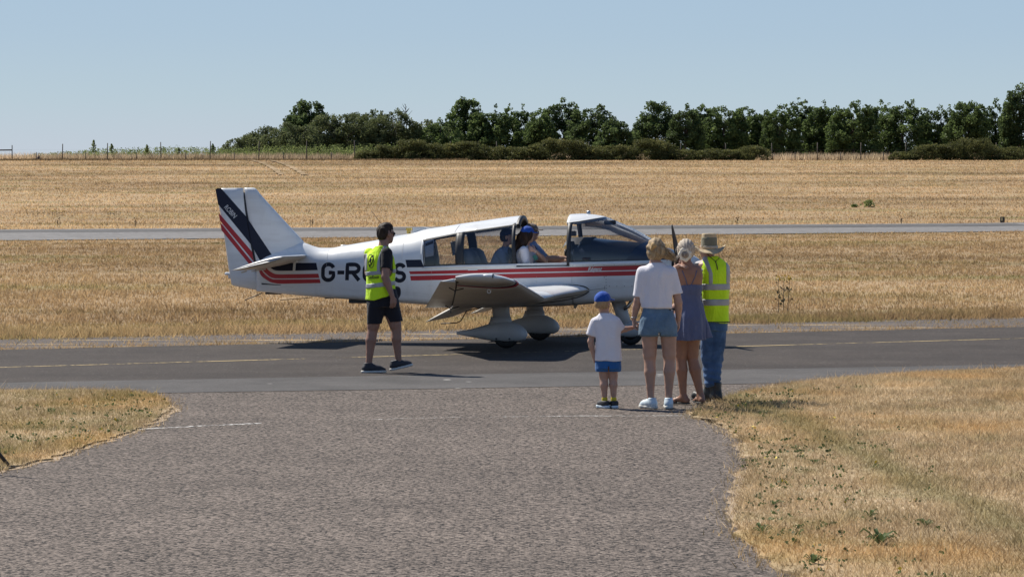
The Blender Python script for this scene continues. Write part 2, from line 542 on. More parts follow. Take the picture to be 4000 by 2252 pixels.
# ------------------------------------------------------------------ grass as real blades
def in_poly(px, py, poly):
    ins = np.zeros(len(px), bool)
    x0, y0 = poly[-1]
    for x1, y1 in poly:
        c = ((y1 > py) != (y0 > py)) & (px < (x0 - x1) * (py - y1) / (y0 - y1 + 1e-12) + x1)
        ins ^= c
        x0, y0 = x1, y1
    return ins

def blades(name, P, h, wdt, lean, mat, t, two=False):
    """one bent blade per point: P (n,3), h, wdt, lean (n)"""
    n = len(P)
    a = rng.random(n) * 2 * np.pi
    sx, sy = np.cos(a) * wdt / 2, np.sin(a) * wdt / 2
    b = a + np.pi / 2 + rng.normal(0, 0.9, n)
    lx, ly = np.cos(b) * lean * h, np.sin(b) * lean * h
    z0 = np.zeros(n)
    base1 = P + np.stack([sx, sy, z0 - 0.01], -1)
    base2 = P - np.stack([sx, sy, z0 + 0.01], -1)
    tip = P + np.stack([lx, ly, h], -1)
    if not two:
        V = np.stack([base1, base2, tip], 1).reshape(-1, 3)
        F = np.arange(3 * n).reshape(n, 3)
        tt = np.repeat(t, 3)
    else:
        mid = P + np.stack([lx * 0.3, ly * 0.3, h * 0.62], -1)
        m1 = mid + np.stack([sx, sy, z0], -1) * 0.75
        m2 = mid - np.stack([sx, sy, z0], -1) * 0.75
        V = np.stack([base1, base2, m1, m2, tip], 1).reshape(-1, 3)
        o5 = np.arange(n)[:, None] * 5
        F = np.concatenate([o5 + np.array([[0, 1, 3]]), o5 + np.array([[0, 3, 2]]), o5 + np.array([[2, 3, 4]])])
        tt = np.repeat(t, 5)
    return tag(obj(name, V, F.astype(np.int32), mat, smooth=False, attrs={'t': tt}), kind='stuff')

def clumpy(n):
    return rng.random(n)

# lawns either side of the apron
def lawn_grass(poly, x0, x1, y0, y1, dens, name, mt=None):
    n = int((x1 - x0) * (y1 - y0) * dens)
    x = rng.uniform(x0, x1, n); y = rng.uniform(y0, y1, n)
    k = in_poly(x, y, poly); x, y = x[k], y[k]
    cl = 0.5 + 0.5 * np.sin(x * 2.3 + np.sin(y * 1.1) * 2) * np.sin(y * 1.7 + np.sin(x * 0.9) * 2)
    h = rng.uniform(0.015, 0.055, len(x)) * (0.6 + 0.7 * cl) + (rng.random(len(x)) < 0.02) * rng.uniform(0.03, 0.10, len(x))
    P = np.stack([x, y, np.full(len(x), 0.018)], -1)
    blades(name, P, h, rng.uniform(0.004, 0.011, len(x)), rng.uniform(0.2, 1.8, len(x)), mt or M_lawn_blade, rng.beta(2, 2.2, len(x)))
lawn_grass(LAWN_R, 1.2, 7.6, 15.5, 41.0, 2300, 'lawn_grass')
lawn_grass(LAWN_L, -6.8, -3.2, 22.5, 35.0, 2300, 'lawn_grass', M_lawn_green)
# bare sandy soil crumbling onto the chip seal along the lawn edges
M_sand = simple('bare_sandy_soil', (0.33, 0.245, 0.16), 0.95, 0.3, 9.0, bmp=0.5, bscale=60)
for pts in (RP, LP):
    V = []; F = []; r_ = np.random.default_rng(31)
    wv = 0.05
    for i, p in enumerate(pts):
        q = pts[(i + 1) % len(pts)]; nr = Vector(((q - p).y, -(q - p).x)).normalized()
        wv = float(np.clip(wv * 0.93 + r_.normal(0.002, 0.012), 0.0, 0.075))
        if not (14 < p.y < 43 and abs(p.x) < 9): wv = 0.0
        V += [(p.x - nr.x * 0.02, p.y - nr.y * 0.02, 0.0075), (p.x + nr.x * wv, p.y + nr.y * wv, 0.0065)]
        V += []
        if i: F.append((2 * i - 2, 2 * i - 1, 2 * i + 1, 2 * i))
    # keep whichever side lies outside the lawn
    c0 = sum(1 for k in range(0, len(V), 2) if in_poly(np.array([V[k + 1][0]]), np.array([V[k + 1][1]]), [tuple(p) for p in pts])[0])
    if c0 > len(V) / 4: V = [v if k % 2 == 0 else (2 * V[k - 1][0] - v[0], 2 * V[k - 1][1] - v[1], v[2]) for k, v in enumerate(V)]
    tag(obj('soil_edge', V, F, M_sand, smooth=False), kind='structure')
# ragged tufts creeping over the edges of the chip seal
E_ = []
for pts in (RP, LP):
    for p in pts:
        if 15 < p.y < 42 and abs(p.x) < 8:
            for _ in range(26): E_.append((p.x + random.gauss(0, 0.07), p.y + random.gauss(0, 0.09), 0.004))
E_ = np.array(E_)
blades('edge_grass', E_, rng.uniform(0.02, 0.07, len(E_)), rng.uniform(0.004, 0.010, len(E_)), rng.uniform(0.3, 1.4, len(E_)), M_lawn_blade, rng.beta(2, 1.8, len(E_)))

def far_line(P, Q, x):
    return P[1] + (Q[1] - P[1]) * (x - P[0]) / (Q[0] - P[0])

def tufts(name, x, y, hgt, k, wdt, mat, spread, lean=0.9, tb=(2, 2.2)):
    n = len(x)
    X = np.repeat(x, k) + rng.normal(0, 1, n * k) * np.repeat(spread, k)
    Y = np.repeat(y, k) + rng.normal(0, 1, n * k) * np.repeat(spread, k)
    H = np.repeat(hgt, k) * rng.uniform(0.5, 1.15, n * k)
    P = np.stack([X, Y, zt(Y)], -1)
    T = np.clip(np.repeat(rng.beta(*tb, n), k) * 0.6 + rng.beta(2, 2.2, n * k) * 0.4, 0, 1)
    return blades(name, P, H, np.repeat(wdt, k) * rng.uniform(0.7, 1.3, n * k), rng.uniform(0.1, lean, n * k), mat, T)

# between shoulder and runway
n = 62000
y = 46 + (142 - 46) * rng.random(n) ** 1.35; x = rng.uniform(-1, 1, n) * (y * 0.175 + 4)
ok = (y > far_line(*Sh_far, x) - 0.35) & (y < far_line((-19.63, 121.7), (22.27, 138.1), x) + 0.2)
x, y = x[ok], y[ok]
cl = 0.5 + 0.5 * np.sin(x * 0.6 + 2 * np.sin(y * 0.13)) * np.sin(y * 0.33 + np.sin(x * 0.21) * 2)
tufts('field_grass', x, y, rng.uniform(0.04, 0.115, len(x)) * (0.7 + 0.6 * cl), 5, 0.012 + 0.00022 * y, M_blade, 0.10 + 0 * x, 1.3)
# longer straw along the back of the shoulder
n = 5200
x = rng.uniform(-13, 15, n); y = far_line(*Sh_far, x) + rng.normal(0.1, 0.55, n)
tufts('verge_straw', x, y, rng.uniform(0.06, 0.20, n), 6, np.full(n, 0.016), M_blade, np.full(n, 0.08), 1.6, (3, 1.6))
# straw growing through the shoulder
n = 900
x = rng.uniform(-13, 15, n); f_ = rng.choice([0.25, 0.28, 0.52, 0.8], n) + rng.normal(0, 0.045, n)
y = far_line(*T_far, x) * (1 - f_) + far_line(*Sh_far, x) * f_
tufts('shoulder_straw', x, y, rng.uniform(0.02, 0.09, n), 6, np.full(n, 0.014), M_blade, np.full(n, 0.10), 2.2, (3, 1.4))
# straw line at the taxiway's far edge
n = 1500
x = rng.uniform(-13, 15, n); y = far_line(*T_far, x) + np.abs(rng.normal(0.08, 0.12, n))
tufts('taxiway_edge_straw', x, y, rng.uniform(0.02, 0.08, n), 5, np.full(n, 0.014), M_blade, np.full(n, 0.08), 2.2, (3, 1.4))
# the rise beyond the runway
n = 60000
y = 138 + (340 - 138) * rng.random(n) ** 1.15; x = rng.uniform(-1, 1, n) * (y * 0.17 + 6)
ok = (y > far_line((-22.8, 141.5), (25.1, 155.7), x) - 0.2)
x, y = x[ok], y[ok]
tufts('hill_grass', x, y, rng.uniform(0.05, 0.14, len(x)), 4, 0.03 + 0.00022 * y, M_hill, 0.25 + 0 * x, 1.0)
# ------------------------------------------------------------------ far vegetation
def leaf_mat(name, lo, mid, hi, trans=0.3):
    m, n, p = new_mat(name)
    at = node(n, 'ShaderNodeAttribute', attribute_name='t')
    c = ramp_node(n, at.outputs['Fac'], [(0.0, lo), (0.55, mid), (1.0, hi)]).outputs[0]
    a = noise(n, 0.5, 3, 0.6, wpos(n))
    ar = ramp_node(n, a.outputs['Fac'], [(0.3, (0.7, 0.72, 0.75)), (0.7, (1.2, 1.18, 1.1))])
    c = mixc(n, 1.0, c, ar.outputs[0], 'MULTIPLY')
    n.links.new(c, p.inputs['Base Color'])
    p.inputs['Roughness'].default_value = 0.55
    p.inputs['Specular IOR Level'].default_value = 0.12
    tl = node(n, 'ShaderNodeBsdfTranslucent'); n.links.new(c, tl.inputs['Color'])
    ms = node(n, 'ShaderNodeMixShader'); ms.inputs[0].default_value = trans
    n.links.new(p.outputs[0], ms.inputs[1]); n.links.new(tl.outputs[0], ms.inputs[2])
    n.links.new(ms.outputs[0], n.nodes['Material Output'].inputs[0])
    return m
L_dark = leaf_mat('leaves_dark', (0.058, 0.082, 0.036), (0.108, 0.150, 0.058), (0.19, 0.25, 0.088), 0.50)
L_mid = leaf_mat('leaves_alder', (0.066, 0.095, 0.036), (0.120, 0.168, 0.058), (0.21, 0.27, 0.095), 0.50)
L_grey = leaf_mat('leaves_willow', (0.082, 0.100, 0.046), (0.140, 0.165, 0.074), (0.22, 0.24, 0.11), 0.48)
L_hedge = leaf_mat('leaves_hedge', (0.064, 0.070, 0.028), (0.120, 0.128, 0.046), (0.24, 0.225, 0.085), 0.42)
L_weed = leaf_mat('leaves_weed', (0.12, 0.16, 0.05), (0.19, 0.24, 0.08), (0.32, 0.36, 0.15), 0.5)
M_bark = simple('bark', (0.075, 0.06, 0.048), 0.9, 0.3, 3.0, bmp=0.5, bscale=20)
M_post = simple('weathered_post', (0.115, 0.095, 0.075), 0.9, 0.3, 5.0, bmp=0.4, bscale=30)
M_wire = simple('fence_wire', (0.16, 0.155, 0.15), 0.6, 0.1, 3.0, metallic=0.5)

def quads_at(Pn, size, r_, upbias=0.0):
    """random leaf cards: four-cornered, slightly folded leaf sprays"""
    n = len(Pn)
    u = r_.normal(0, 1, (n, 3)); u /= np.linalg.norm(u, axis=1)[:, None]
    v = r_.normal(0, 1, (n, 3)); v[:, 2] += upbias
    v -= (v * u).sum(1)[:, None] * u; v /= np.linalg.norm(v, axis=1)[:, None]
    s = size[:, None]
    a = Pn - u * s * 0.5; b = Pn + v * s * 0.42; c = Pn + u * s * 0.55; d = Pn - v * s * 0.40
    V = np.stack([a, b, c, d], 1).reshape(-1, 3)
    F = np.arange(4 * n).reshape(n, 4)
    return V, F

def crown_points(clumps, n, r_, shell=0.55):
    """clumps: (x,y,z,rx,ry,rz); leaves mostly in each clump's outer part"""
    C_ = np.array(clumps)
    wgt = (C_[:, 3] * C_[:, 4] + C_[:, 3] * C_[:, 5]); wgt /= wgt.sum()
    i = r_.choice(len(C_), n, p=wgt)
    d = r_.normal(0, 1, (n, 3)); d /= np.linalg.norm(d, axis=1)[:, None]
    rad = (shell + (1.08 - shell) * r_.random(n) ** 0.6)
    return C_[i, :3] + d * C_[i, 3:6] * rad[:, None], i

def pxX(px, Y): return (px - 2000) * Y / 12400.0
def pxZ(py, Y): return 2.1 + (780 - py) * Y / 12400.0

TREES = []
def tree(label, px, hw, top, Y, style, mat, group, seed, base=632, trunk_h=None, leafs=None, cat='tree', leaf=0.27):
    """px centre, hw half width, top row of the crown in the photograph; Y distance"""
    r_ = np.random.default_rng(seed)
    X = pxX(px, Y); z0 = float(zt(Y)); H = pxZ(top, Y) - z0; W = hw * Y / 12400.0
    root = thing('tree', label, cat, (X, Y, z0), 0, group)
    cl = []
    # outline of the crown: height reached at each sideways position, with its leaders
    if style == 'spiky':
        lead = [(r_.uniform(-0.8, 0.8), r_.uniform(0.88, 0.99), r_.uniform(0.14, 0.24)) for _ in range(3)] + [(r_.uniform(-0.3, 0.3), 1.0, 0.20)]
        prof = lambda q: max([0.86 * (1 - 0.24 * abs(q) ** 3)] + [h_ * (1 - (abs(q - c_) / w_) * 0.22) for c_, h_, w_ in lead if abs(q - c_) < w_ * 1.2])
        Wx, z_lo, rs = W * 1.42, 0.03, (0.30, 0.58)
    elif style == 'round':
        prof = lambda q: (0.97 + 0.03 * math.sin(9 * q + seed)) * (1 - abs(q) ** 2.6 * 0.42)
        Wx, z_lo, rs = W * 1.12, 0.05, (0.36, 0.70)
    else:
        prof = lambda q: (0.95 + 0.05 * math.sin(7 * q + seed)) * max(0.12, 1 - abs(q) ** 2.6 * 0.42)
        Wx, z_lo, rs = W * 1.40, 0.0, (0.32, 0.62)
        W = W * 1.15
    ncl = int(50 + 11.0 * W * H)
    for _ in range(ncl):
        q = r_.uniform(-1, 1); top_ = prof(q)
        zz = z_lo + (top_ - z_lo) * r_.random() ** 0.80
        body = 1.0 if zz < 0.8 * top_ else 0.55
        rr = r_.uniform(*rs) * (0.72 if zz > 0.86 * top_ else 1.0)
        if style == 'spiky' and zz > 0.84: rr *= 0.62
        cl.append((q * Wx * (1.0 if zz < 0.9 else 0.92), r_.normal(0, 0.40) * min(W, 2.2) * body, max(0.25, zz * H - rr * 0.7), rr, rr, rr * r_.uniform(0.7, 1.1)))
    for q in np.linspace(-0.95, 0.95, 14):   # a closed skyline
        rr = r_.uniform(0.22, 0.36); cl.append((q * Wx * 0.97, r_.normal(0, 0.3), max(0.3, prof(q) * H - rr), rr, rr, rr))
    n = leafs or int(2400 + (900 if style == 'bushy' else 700) * W * H)
    P_, ci = crown_points(cl, n, r_, 0.30)
    k = P_[:, 2] > 0.02; P_, ci = P_[k], ci[k]
    ct = r_.random(len(cl))
    t = np.clip(0.55 * ct[ci] + 0.45 * r_.random(len(P_)), 0, 1)
    Vq, Fq = quads_at(P_, r_.uniform(0.5, 1.15, len(P_)) * leaf, r_)
    obj('crown', Vq, Fq, mat, root, smooth=False, attrs={'t': np.repeat(t, 4)})
    tb = MB()
    th = trunk_h or 0.8
    ln = r_.normal(0, 0.06, 2)
    tb.tube([(0, 0, -0.1), (ln[0] * W, ln[1] * W, H * 0.35 * th), (ln[0] * 2 * W, ln[1] * W, H * 0.62 * th), (0, 0, H * th)], [0.05 + 0.018 * H, 0.04 + 0.013 * H, 0.03 + 0.008 * H, 0.012], 7)
    for q in range(6):
        a = r_.random() * 6.28; zb = r_.uniform(0.25, 0.55) * H
        tb.tube([(ln[0] * W, ln[1] * W, zb), (math.cos(a) * W * 0.35, math.sin(a) * W * 0.35, zb + H * 0.16), (math.cos(a) * W * 0.65, math.sin(a) * W * 0.65, zb + H * 0.30)], [0.02 + 0.007 * H, 0.03, 0.012], 5)
    tb.build('trunk', M_bark, root, True)
    return root

GT = 'trees in the row beyond the fence'
GS = 'bushy thicket behind the fence'
s_ = 1.5533
def T(label, x, hw, top, Y, style, mat, group, seed, **kw):
    tree(label, x * s_, hw * s_, top * s_, Y, style, mat, group, seed, **kw)
T('low grey-green shrub at the left end of the thicket', 622, 44, 338, 366, 'bushy', L_grey, GS, 1, leaf=0.21)
T('low spreading shrub below the dark round tree on its left', 672, 50, 314, 368, 'bushy', L_grey, GS, 2, leaf=0.21)
T('lower shrub rounding off the thicket in front of the dark round tree', 735, 58, 306, 364, 'bushy', L_grey, GS, 3, leaf=0.21)
T('dark round-headed tree rising alone above the left thicket', 774, 54, 247, 374, 'round', L_dark, GT, 4, leaf=0.30)
T('olive green bushy tree just right of the dark round tree', 862, 78, 276, 368, 'bushy', L_grey, GS, 5, leaf=0.21)
T('bushy tree in the thicket with one thin leader standing up', 930, 62, 272, 371, 'bushy', L_grey, GS, 6, leaf=0.21)
T('olive bushy tree at the right end of the left thicket, yellowing at its top', 992, 60, 275, 367, 'bushy', L_grey, GS, 7, leaf=0.21)
T('low pale green tree in the dip between thicket and tall trees', 1078, 62, 300, 370, 'bushy', L_grey, GS, 8, leaf=0.22)
T('small leafy tree at the left foot of the tall broad tree', 1110, 36, 292, 366, 'spiky', L_mid, GT, 9)
T('tall broad tree with a high dense head at the left of the long row', 1172, 48, 241, 372, 'round', L_mid, GT, 10, leaf=0.29)
T('green tree with two short tops right of the tall broad tree', 1243, 46, 262, 370, 'spiky', L_mid, GT, 11)
T('full green tree with several tops left of the lower rounded one', 1303, 42, 258, 373, 'spiky', L_mid, GT, 12)
T('lower rounded tree between two taller spiky ones', 1358, 34, 271, 369, 'round', L_mid, GT, 13)
T('tallest spiky tree left of the gap showing sky', 1412, 40, 238, 374, 'spiky', L_dark, GT, 14)
T('tree with an open spiky crown showing sky through its middle', 1492, 46, 251, 371, 'spiky', L_dark, GT, 15)
T('short tree sloping down into the gap showing sky', 1545, 32, 296, 368, 'bushy', L_dark, GT, 16, leaf=0.26)
T('pointed tree standing right of the gap showing sky', 1652, 52, 250, 371, 'round', L_dark, GT, 17)
T('low leafy growth at the right foot of the sky gap', 1606, 22, 318, 374, 'bushy', L_mid, GT, 18, leaf=0.24)
labels2 = ['narrow tree with a thin top next right of the pointed tree', 'slim tree with a tall leader, second right of the pointed tree', 'broad-based tree with three tops in the right row',
           'thin-topped tree left of the small dip in the right row', 'low tree in the small dip of the right row', 'tall tree rising again right of the small dip',
           'dense tree with a bumpy level top, left of the tree row middle', 'dense dark tree in the highest stretch of the right row', 'dense tree with two little leaders in the highest stretch',
           'full tree left of the notch in the right row', 'tree ending the highest stretch at the notch', 'thin pale leader of a tree inside the notch',
           'rounded tree just right of the notch', 'broad dark tree behind the right-hand hedge mound', 'dense tree left of the very tall one at the right edge', 'very tall dark tree cut by the right edge of the picture']
for k, (x, hw, top, st) in enumerate([(1724, 30, 258, 'spiky'), (1770, 32, 250, 'spiky'), (1822, 38, 255, 'spiky'), (1874, 32, 258, 'spiky'), (1918, 30, 268, 'spiky'), (1965, 34, 258, 'spiky'),
                                 (2022, 42, 242, 'spiky'), (2084, 44, 248, 'spiky'), (2146, 44, 247, 'spiky'), (2208, 42, 246, 'spiky'), (2272, 44, 242, 'spiky'), (2322, 12, 268, 'spiky'),
                                 (2366, 40, 256, 'spiky'), (2432, 50, 250, 'round'), (2498, 44, 245, 'spiky'), (2562, 40, 208, 'round')]):
    T(labels2[k], x, hw, top, 368 + (k * 37 % 8), st, L_mid if k % 3 else L_dark, GT, 30 + k)
# trees going on outside the frame, as the row plainly does
T('tree of the row just outside the right edge', 2650, 50, 235, 370, 'spiky', L_mid, GT, 60)
T('tree of the row well outside the right edge', 2745, 50, 250, 372, 'spiky', L_mid, GT, 61)

# bare dead tree top standing out of the thicket
root = thing('tree', 'thin dead leafless tree top standing out of the left thicket', 'tree', (pxX(1020 * s_, 372), 372, float(zt(372))), 0, GS)
tb = MB(); H_ = pxZ(262 * s_, 372) - float(zt(372))
tb.tube([(0, 0, 0), (0.1, 0, H_ * 0.6), (0, 0, H_)], [0.09, 0.06, 0.02], 5)
r_ = np.random.default_rng(5)
for k in range(22):
    z_ = H_ * r_.uniform(0.6, 0.97); a = r_.random() * 6.28; l = r_.uniform(0.3, 0.9) * (1.2 - z_ / H_) * 2.2
    tb.tube([(0, 0, z_), (math.cos(a) * l * 0.5, math.sin(a) * l * 0.5, z_ + l * 0.5), (math.cos(a) * l, math.sin(a) * l * 0.6, z_ + l * 1.1)], [0.03, 0.02, 0.012], 4)
tb.build('trunk', M_bark, root)

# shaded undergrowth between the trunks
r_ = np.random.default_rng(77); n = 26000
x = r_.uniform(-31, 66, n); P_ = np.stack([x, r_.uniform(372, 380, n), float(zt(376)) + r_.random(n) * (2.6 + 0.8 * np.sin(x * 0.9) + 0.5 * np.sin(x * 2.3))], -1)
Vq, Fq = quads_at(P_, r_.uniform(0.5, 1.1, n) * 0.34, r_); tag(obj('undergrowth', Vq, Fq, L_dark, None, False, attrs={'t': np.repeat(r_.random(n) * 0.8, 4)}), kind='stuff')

# hedge mounds along the fence (bramble and gorse)
def bush(label, x, hw, top, seed, Y=345.0, mat=None, leaf=0.15, group='bramble mounds along the fence'):
    r_ = np.random.default_rng(seed)
    px, hwp, tp = x * s_, hw * s_, top * s_
    X = pxX(px, Y); z0 = float(zt(Y)); H = pxZ(tp, Y) - z0; W = hwp * Y / 12400
    cl = []
    for _ in range(int(50 + W * 26)):
        a = r_.random() * 6.28; q = r_.random() ** 0.5; zz = r_.uniform(0.0, 0.9)
        env = (1 - zz ** 2.2) ** 0.5 + 0.03
        cl.append((math.cos(a) * q * W * env * 1.1, math.sin(a) * q * min(W, 2.0) * env * 0.7, zz * H, W * 0.14 + 0.16, W * 0.12 + 0.14, H * r_.uniform(0.10, 0.17)))
    n = int(1400 + 1500 * W * H)
    P_, ci = crown_points(cl, n, r_, 0.2)
    k = P_[:, 2] > 0; P_, ci = P_[k], ci[k]
    ct = r_.random(len(cl)); t = np.clip(0.5 * ct[ci] + 0.35 * r_.random(len(P_)) + 0.25 * (P_[:, 2] / H) ** 3, 0, 1)  # leaf tone rises with height: lit bush tops painted in
    Vq, Fq = quads_at(P_, r_.uniform(0.5, 1.2, len(P_)) * leaf, r_, 0.4)
    o = obj('bush', Vq, Fq, mat or L_hedge, None, smooth=False, attrs={'t': np.repeat(t, 4)})
    o.location = (X, Y, z0)
    tag(o, label, 'bush', group)
for k, (lb, x, hw, top) in enumerate([
        ('low straggling left end of the bramble hedge behind the fence', 925, 34, 378), ('rising left shoulder of the bramble hedge', 965, 40, 364), ('rounded bramble mound, first high one from the left', 1030, 62, 350),
        ('flat-topped bramble stretch right of the first high mound', 1105, 60, 359), ('bramble mound with a small hump below the tall broad tree', 1180, 50, 356), ('low bramble stretch in the middle of the hedge', 1255, 60, 367),
        ('dipping bramble stretch left of the big middle mound', 1325, 46, 366), ('big rounded bramble mound in the middle of the hedge', 1408, 76, 348), ('bramble stretch sloping away right of the big middle mound', 1490, 56, 366),
        ('low bramble below the sky gap', 1558, 48, 364), ('rounded bramble mound below the pointed tree', 1640, 60, 349), ('low bramble stretch below the narrow-topped trees', 1718, 50, 376),
        ('small dense bramble right of the low stretch', 1790, 46, 374), ('small round bramble mound at the hedge\'s right end', 1892, 46, 366), ('low bramble between two fence posts near the hedge\'s right end', 1842, 40, 376),
        ('low bramble at the foot of the right-hand mound', 2272, 36, 381), ('left shoulder of the large right-hand bramble mound', 2345, 56, 362), ('large rounded bramble mound at the right', 2440, 82, 347),
        ('sloping right flank of the large right-hand mound', 2545, 60, 368), ('bramble mound outside the right edge', 2660, 70, 358)]):
    bush(lb, x, hw, top, 200 + k)

# tall pale grass and green weeds along the fence
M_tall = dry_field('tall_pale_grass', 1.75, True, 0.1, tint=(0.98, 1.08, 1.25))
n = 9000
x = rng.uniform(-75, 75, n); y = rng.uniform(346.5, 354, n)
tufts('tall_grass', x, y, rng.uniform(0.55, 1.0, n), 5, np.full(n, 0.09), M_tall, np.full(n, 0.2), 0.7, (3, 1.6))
M_low = dry_field('short_shaded_grass', 0.62, True, 0.5)  # dark tone paints in the shade strip below the tall grass
n = 5000
x = rng.uniform(-75, -5, n); y = rng.uniform(338, 345.5, n)
tufts('fence_foot_grass', x, y, rng.uniform(0.10, 0.30, n), 4, np.full(n, 0.10), M_low, np.full(n, 0.2), 0.9)
# green weeds standing above the grass: left skyline and below the thicket
def weeds(name, x, y, h, seed, leaf=0.16, per=14):
    r_ = np.random.default_rng(seed); n = len(x)
    X = np.repeat(x, per) + r_.normal(0, 0.16, n * per); Y = np.repeat(y, per) + r_.normal(0, 0.16, n * per)
    Z = zt(Y) + np.repeat(h, per) * r_.random(n * per) ** 0.7
    Vq, Fq = quads_at(np.stack([X, Y, Z], -1), r_.uniform(0.5, 1.1, n * per) * leaf, r_, 1.5)
    tag(obj(name, Vq, Fq, L_weed, None, smooth=False, attrs={'t': np.repeat(r_.random(n * per), 4)}), kind='stuff')
n = 2400
x = rng.uniform(-56, -3, n); y = rng.uniform(354, 362, n)
hw_ = np.interp(x, [-56, -52, -44, -38, -31, -30, -22, -10, -3], [0.5, 0.9, 1.4, 1.55, 1.4, 1.6, 1.75, 1.8, 1.7]) * rng.uniform(0.55, 1.15, n)
weeds('weeds', x, y, hw_, 4)
for k, (px_, top_, lb) in enumerate([(368, 352 * s_, 'tall bushy weed left of the second fence post from the left'), (437, 562, 'leafy weed just right of the third tall fence post'), (575, 566, 'pyramid-shaped weed midway along the left fence'),
                                     (832, 562, 'small dark sapling right of the fourth tall fence post'), (700, 578, 'low leafy weed left of the fourth tall fence post')]):
    r_ = np.random.default_rng(90 + k); Y = 350.0; X = pxX(px_, Y); z0 = float(zt(Y)); H = pxZ(top_, Y) - z0
    n = 260
    zz = r_.random(n) ** 0.9
    P_ = np.stack([r_.normal(0, 0.42, n) * (1.05 - zz), r_.normal(0, 0.35, n) * (1.05 - zz), zz * H], -1)
    Vq, Fq = quads_at(P_, r_.uniform(0.5, 1.1, n) * 0.2, r_, 0.8)
    o = thing('tall_weed', lb, 'weed', (X, Y, z0), 0, 'weeds on the skyline by the fence')
    tag(obj('leaves', Vq, Fq, L_weed if k != 3 else L_dark, o, smooth=False, attrs={'t': np.repeat(r_.random(n), 4)}), kind='stuff')
    b = MB(); b.tube([(0, 0, -0.1), (0.03, 0, H * 0.5), (0, 0, H * 0.95)], [0.03, 0.02, 0.008], 5); b.build('stem', M_bark, o, True)

# ------------------------------------------------------------------ fence
FY = 345.6
fence = thing('fence', 'wire fence of tall and short wooden posts along the top of the field', 'fence', (0, FY, float(zt(FY))))
fz = float(zt(FY))
def fpost(px, top, base, w_=0.10):
    X = pxX(px, FY); zb = min(pxZ(base, FY), fz) - fz - 0.1; ztop = pxZ(top, FY) - fz
    b = MB(); ln = random.gauss(0, 0.03)
    b.tube([(X, 0, zb), (X + ln * 0.5, 0, (zb + ztop) / 2), (X + ln, 0, ztop)], [w_ * 0.62, w_ * 0.55, w_ * 0.5], 7)
    b.build('post', M_post, fence, True)
tall = [(49, 567), (245, 562), (421, 559), (630, 555), (821, 551), (1011, 551), (1198, 550), (1386, 548), (1576, 553), (1760, 552), (1941, 552), (2120, 552), (2300, 556), (2480, 556), (2659, 560), (2834, 560), (3016, 559), (3192, 557), (3361, 557), (3537, 556), (3712, 557), (3890, 557), (4070, 557), (-140, 566), (-330, 567)]
for px_, t_ in tall: fpost(px_, t_, 628)
for px_ in (337, 535, 727, 918, 1109, 1296, 1480, 3105, 3282, 3450, 145): fpost(px_, 594, 628, 0.08)
b = MB()
b.tube([(pxX(-140, FY), 0, pxZ(588, FY) - fz), (pxX(49, FY), 0, pxZ(586, FY) - fz)], 0.075, 7)
b.build('rail', M_post, fence, True)
for hz in (0.35, 0.75, 1.15):
    b = MB(); b.tube([(pxX(-330, FY), -0.05, hz), (pxX(4070, FY), -0.05, hz)], 0.0025, 4); b.build('wire', M_wire, fence)
M_track = dry_field('flattened_grass', 0.95, False, 0.5)
# faint wheel tracks running down from the fence
for k in (0, 1):
    V = []; F = []
    for i in range(31):
        t = i / 30; y = 336 - 74 * t; x = -28.0 + 9.0 * t ** 0.8 + k * 1.9
        w_ = 0.28 + 0.1 * math.sin(i * 1.7 + k)
        V += [(x - w_, y, float(zt(y)) + 0.09), (x + w_, y, float(zt(y)) + 0.09)]
        if i: F.append((2 * i - 2, 2 * i, 2 * i + 1, 2 * i - 1))
    tag(obj('wheel_track', V, F, M_track, smooth=False), kind='structure')
# old stump by the fence
b = MB()
b.tube([(0, 0, -0.1), (0.02, 0, 0.25), (0.12, 0, 0.55)], [0.24, 0.17, 0.06], 8).tube([(0, 0, 0.05), (-0.25, 0, 0.3)], [0.12, 0.05], 6).tube([(0.05, 0, 0.1), (0.3, 0.05, 0.22)], [0.12, 0.06], 6)
o = b.build('stump', simple('rotten_stump', (0.10, 0.06, 0.045), 0.9, 0.4, 4), None, True)
o.location = (pxX(150, 343), 343, float(zt(343))); tag(o, 'small broken brown stump in the grass right of the left rail fence', 'stump')

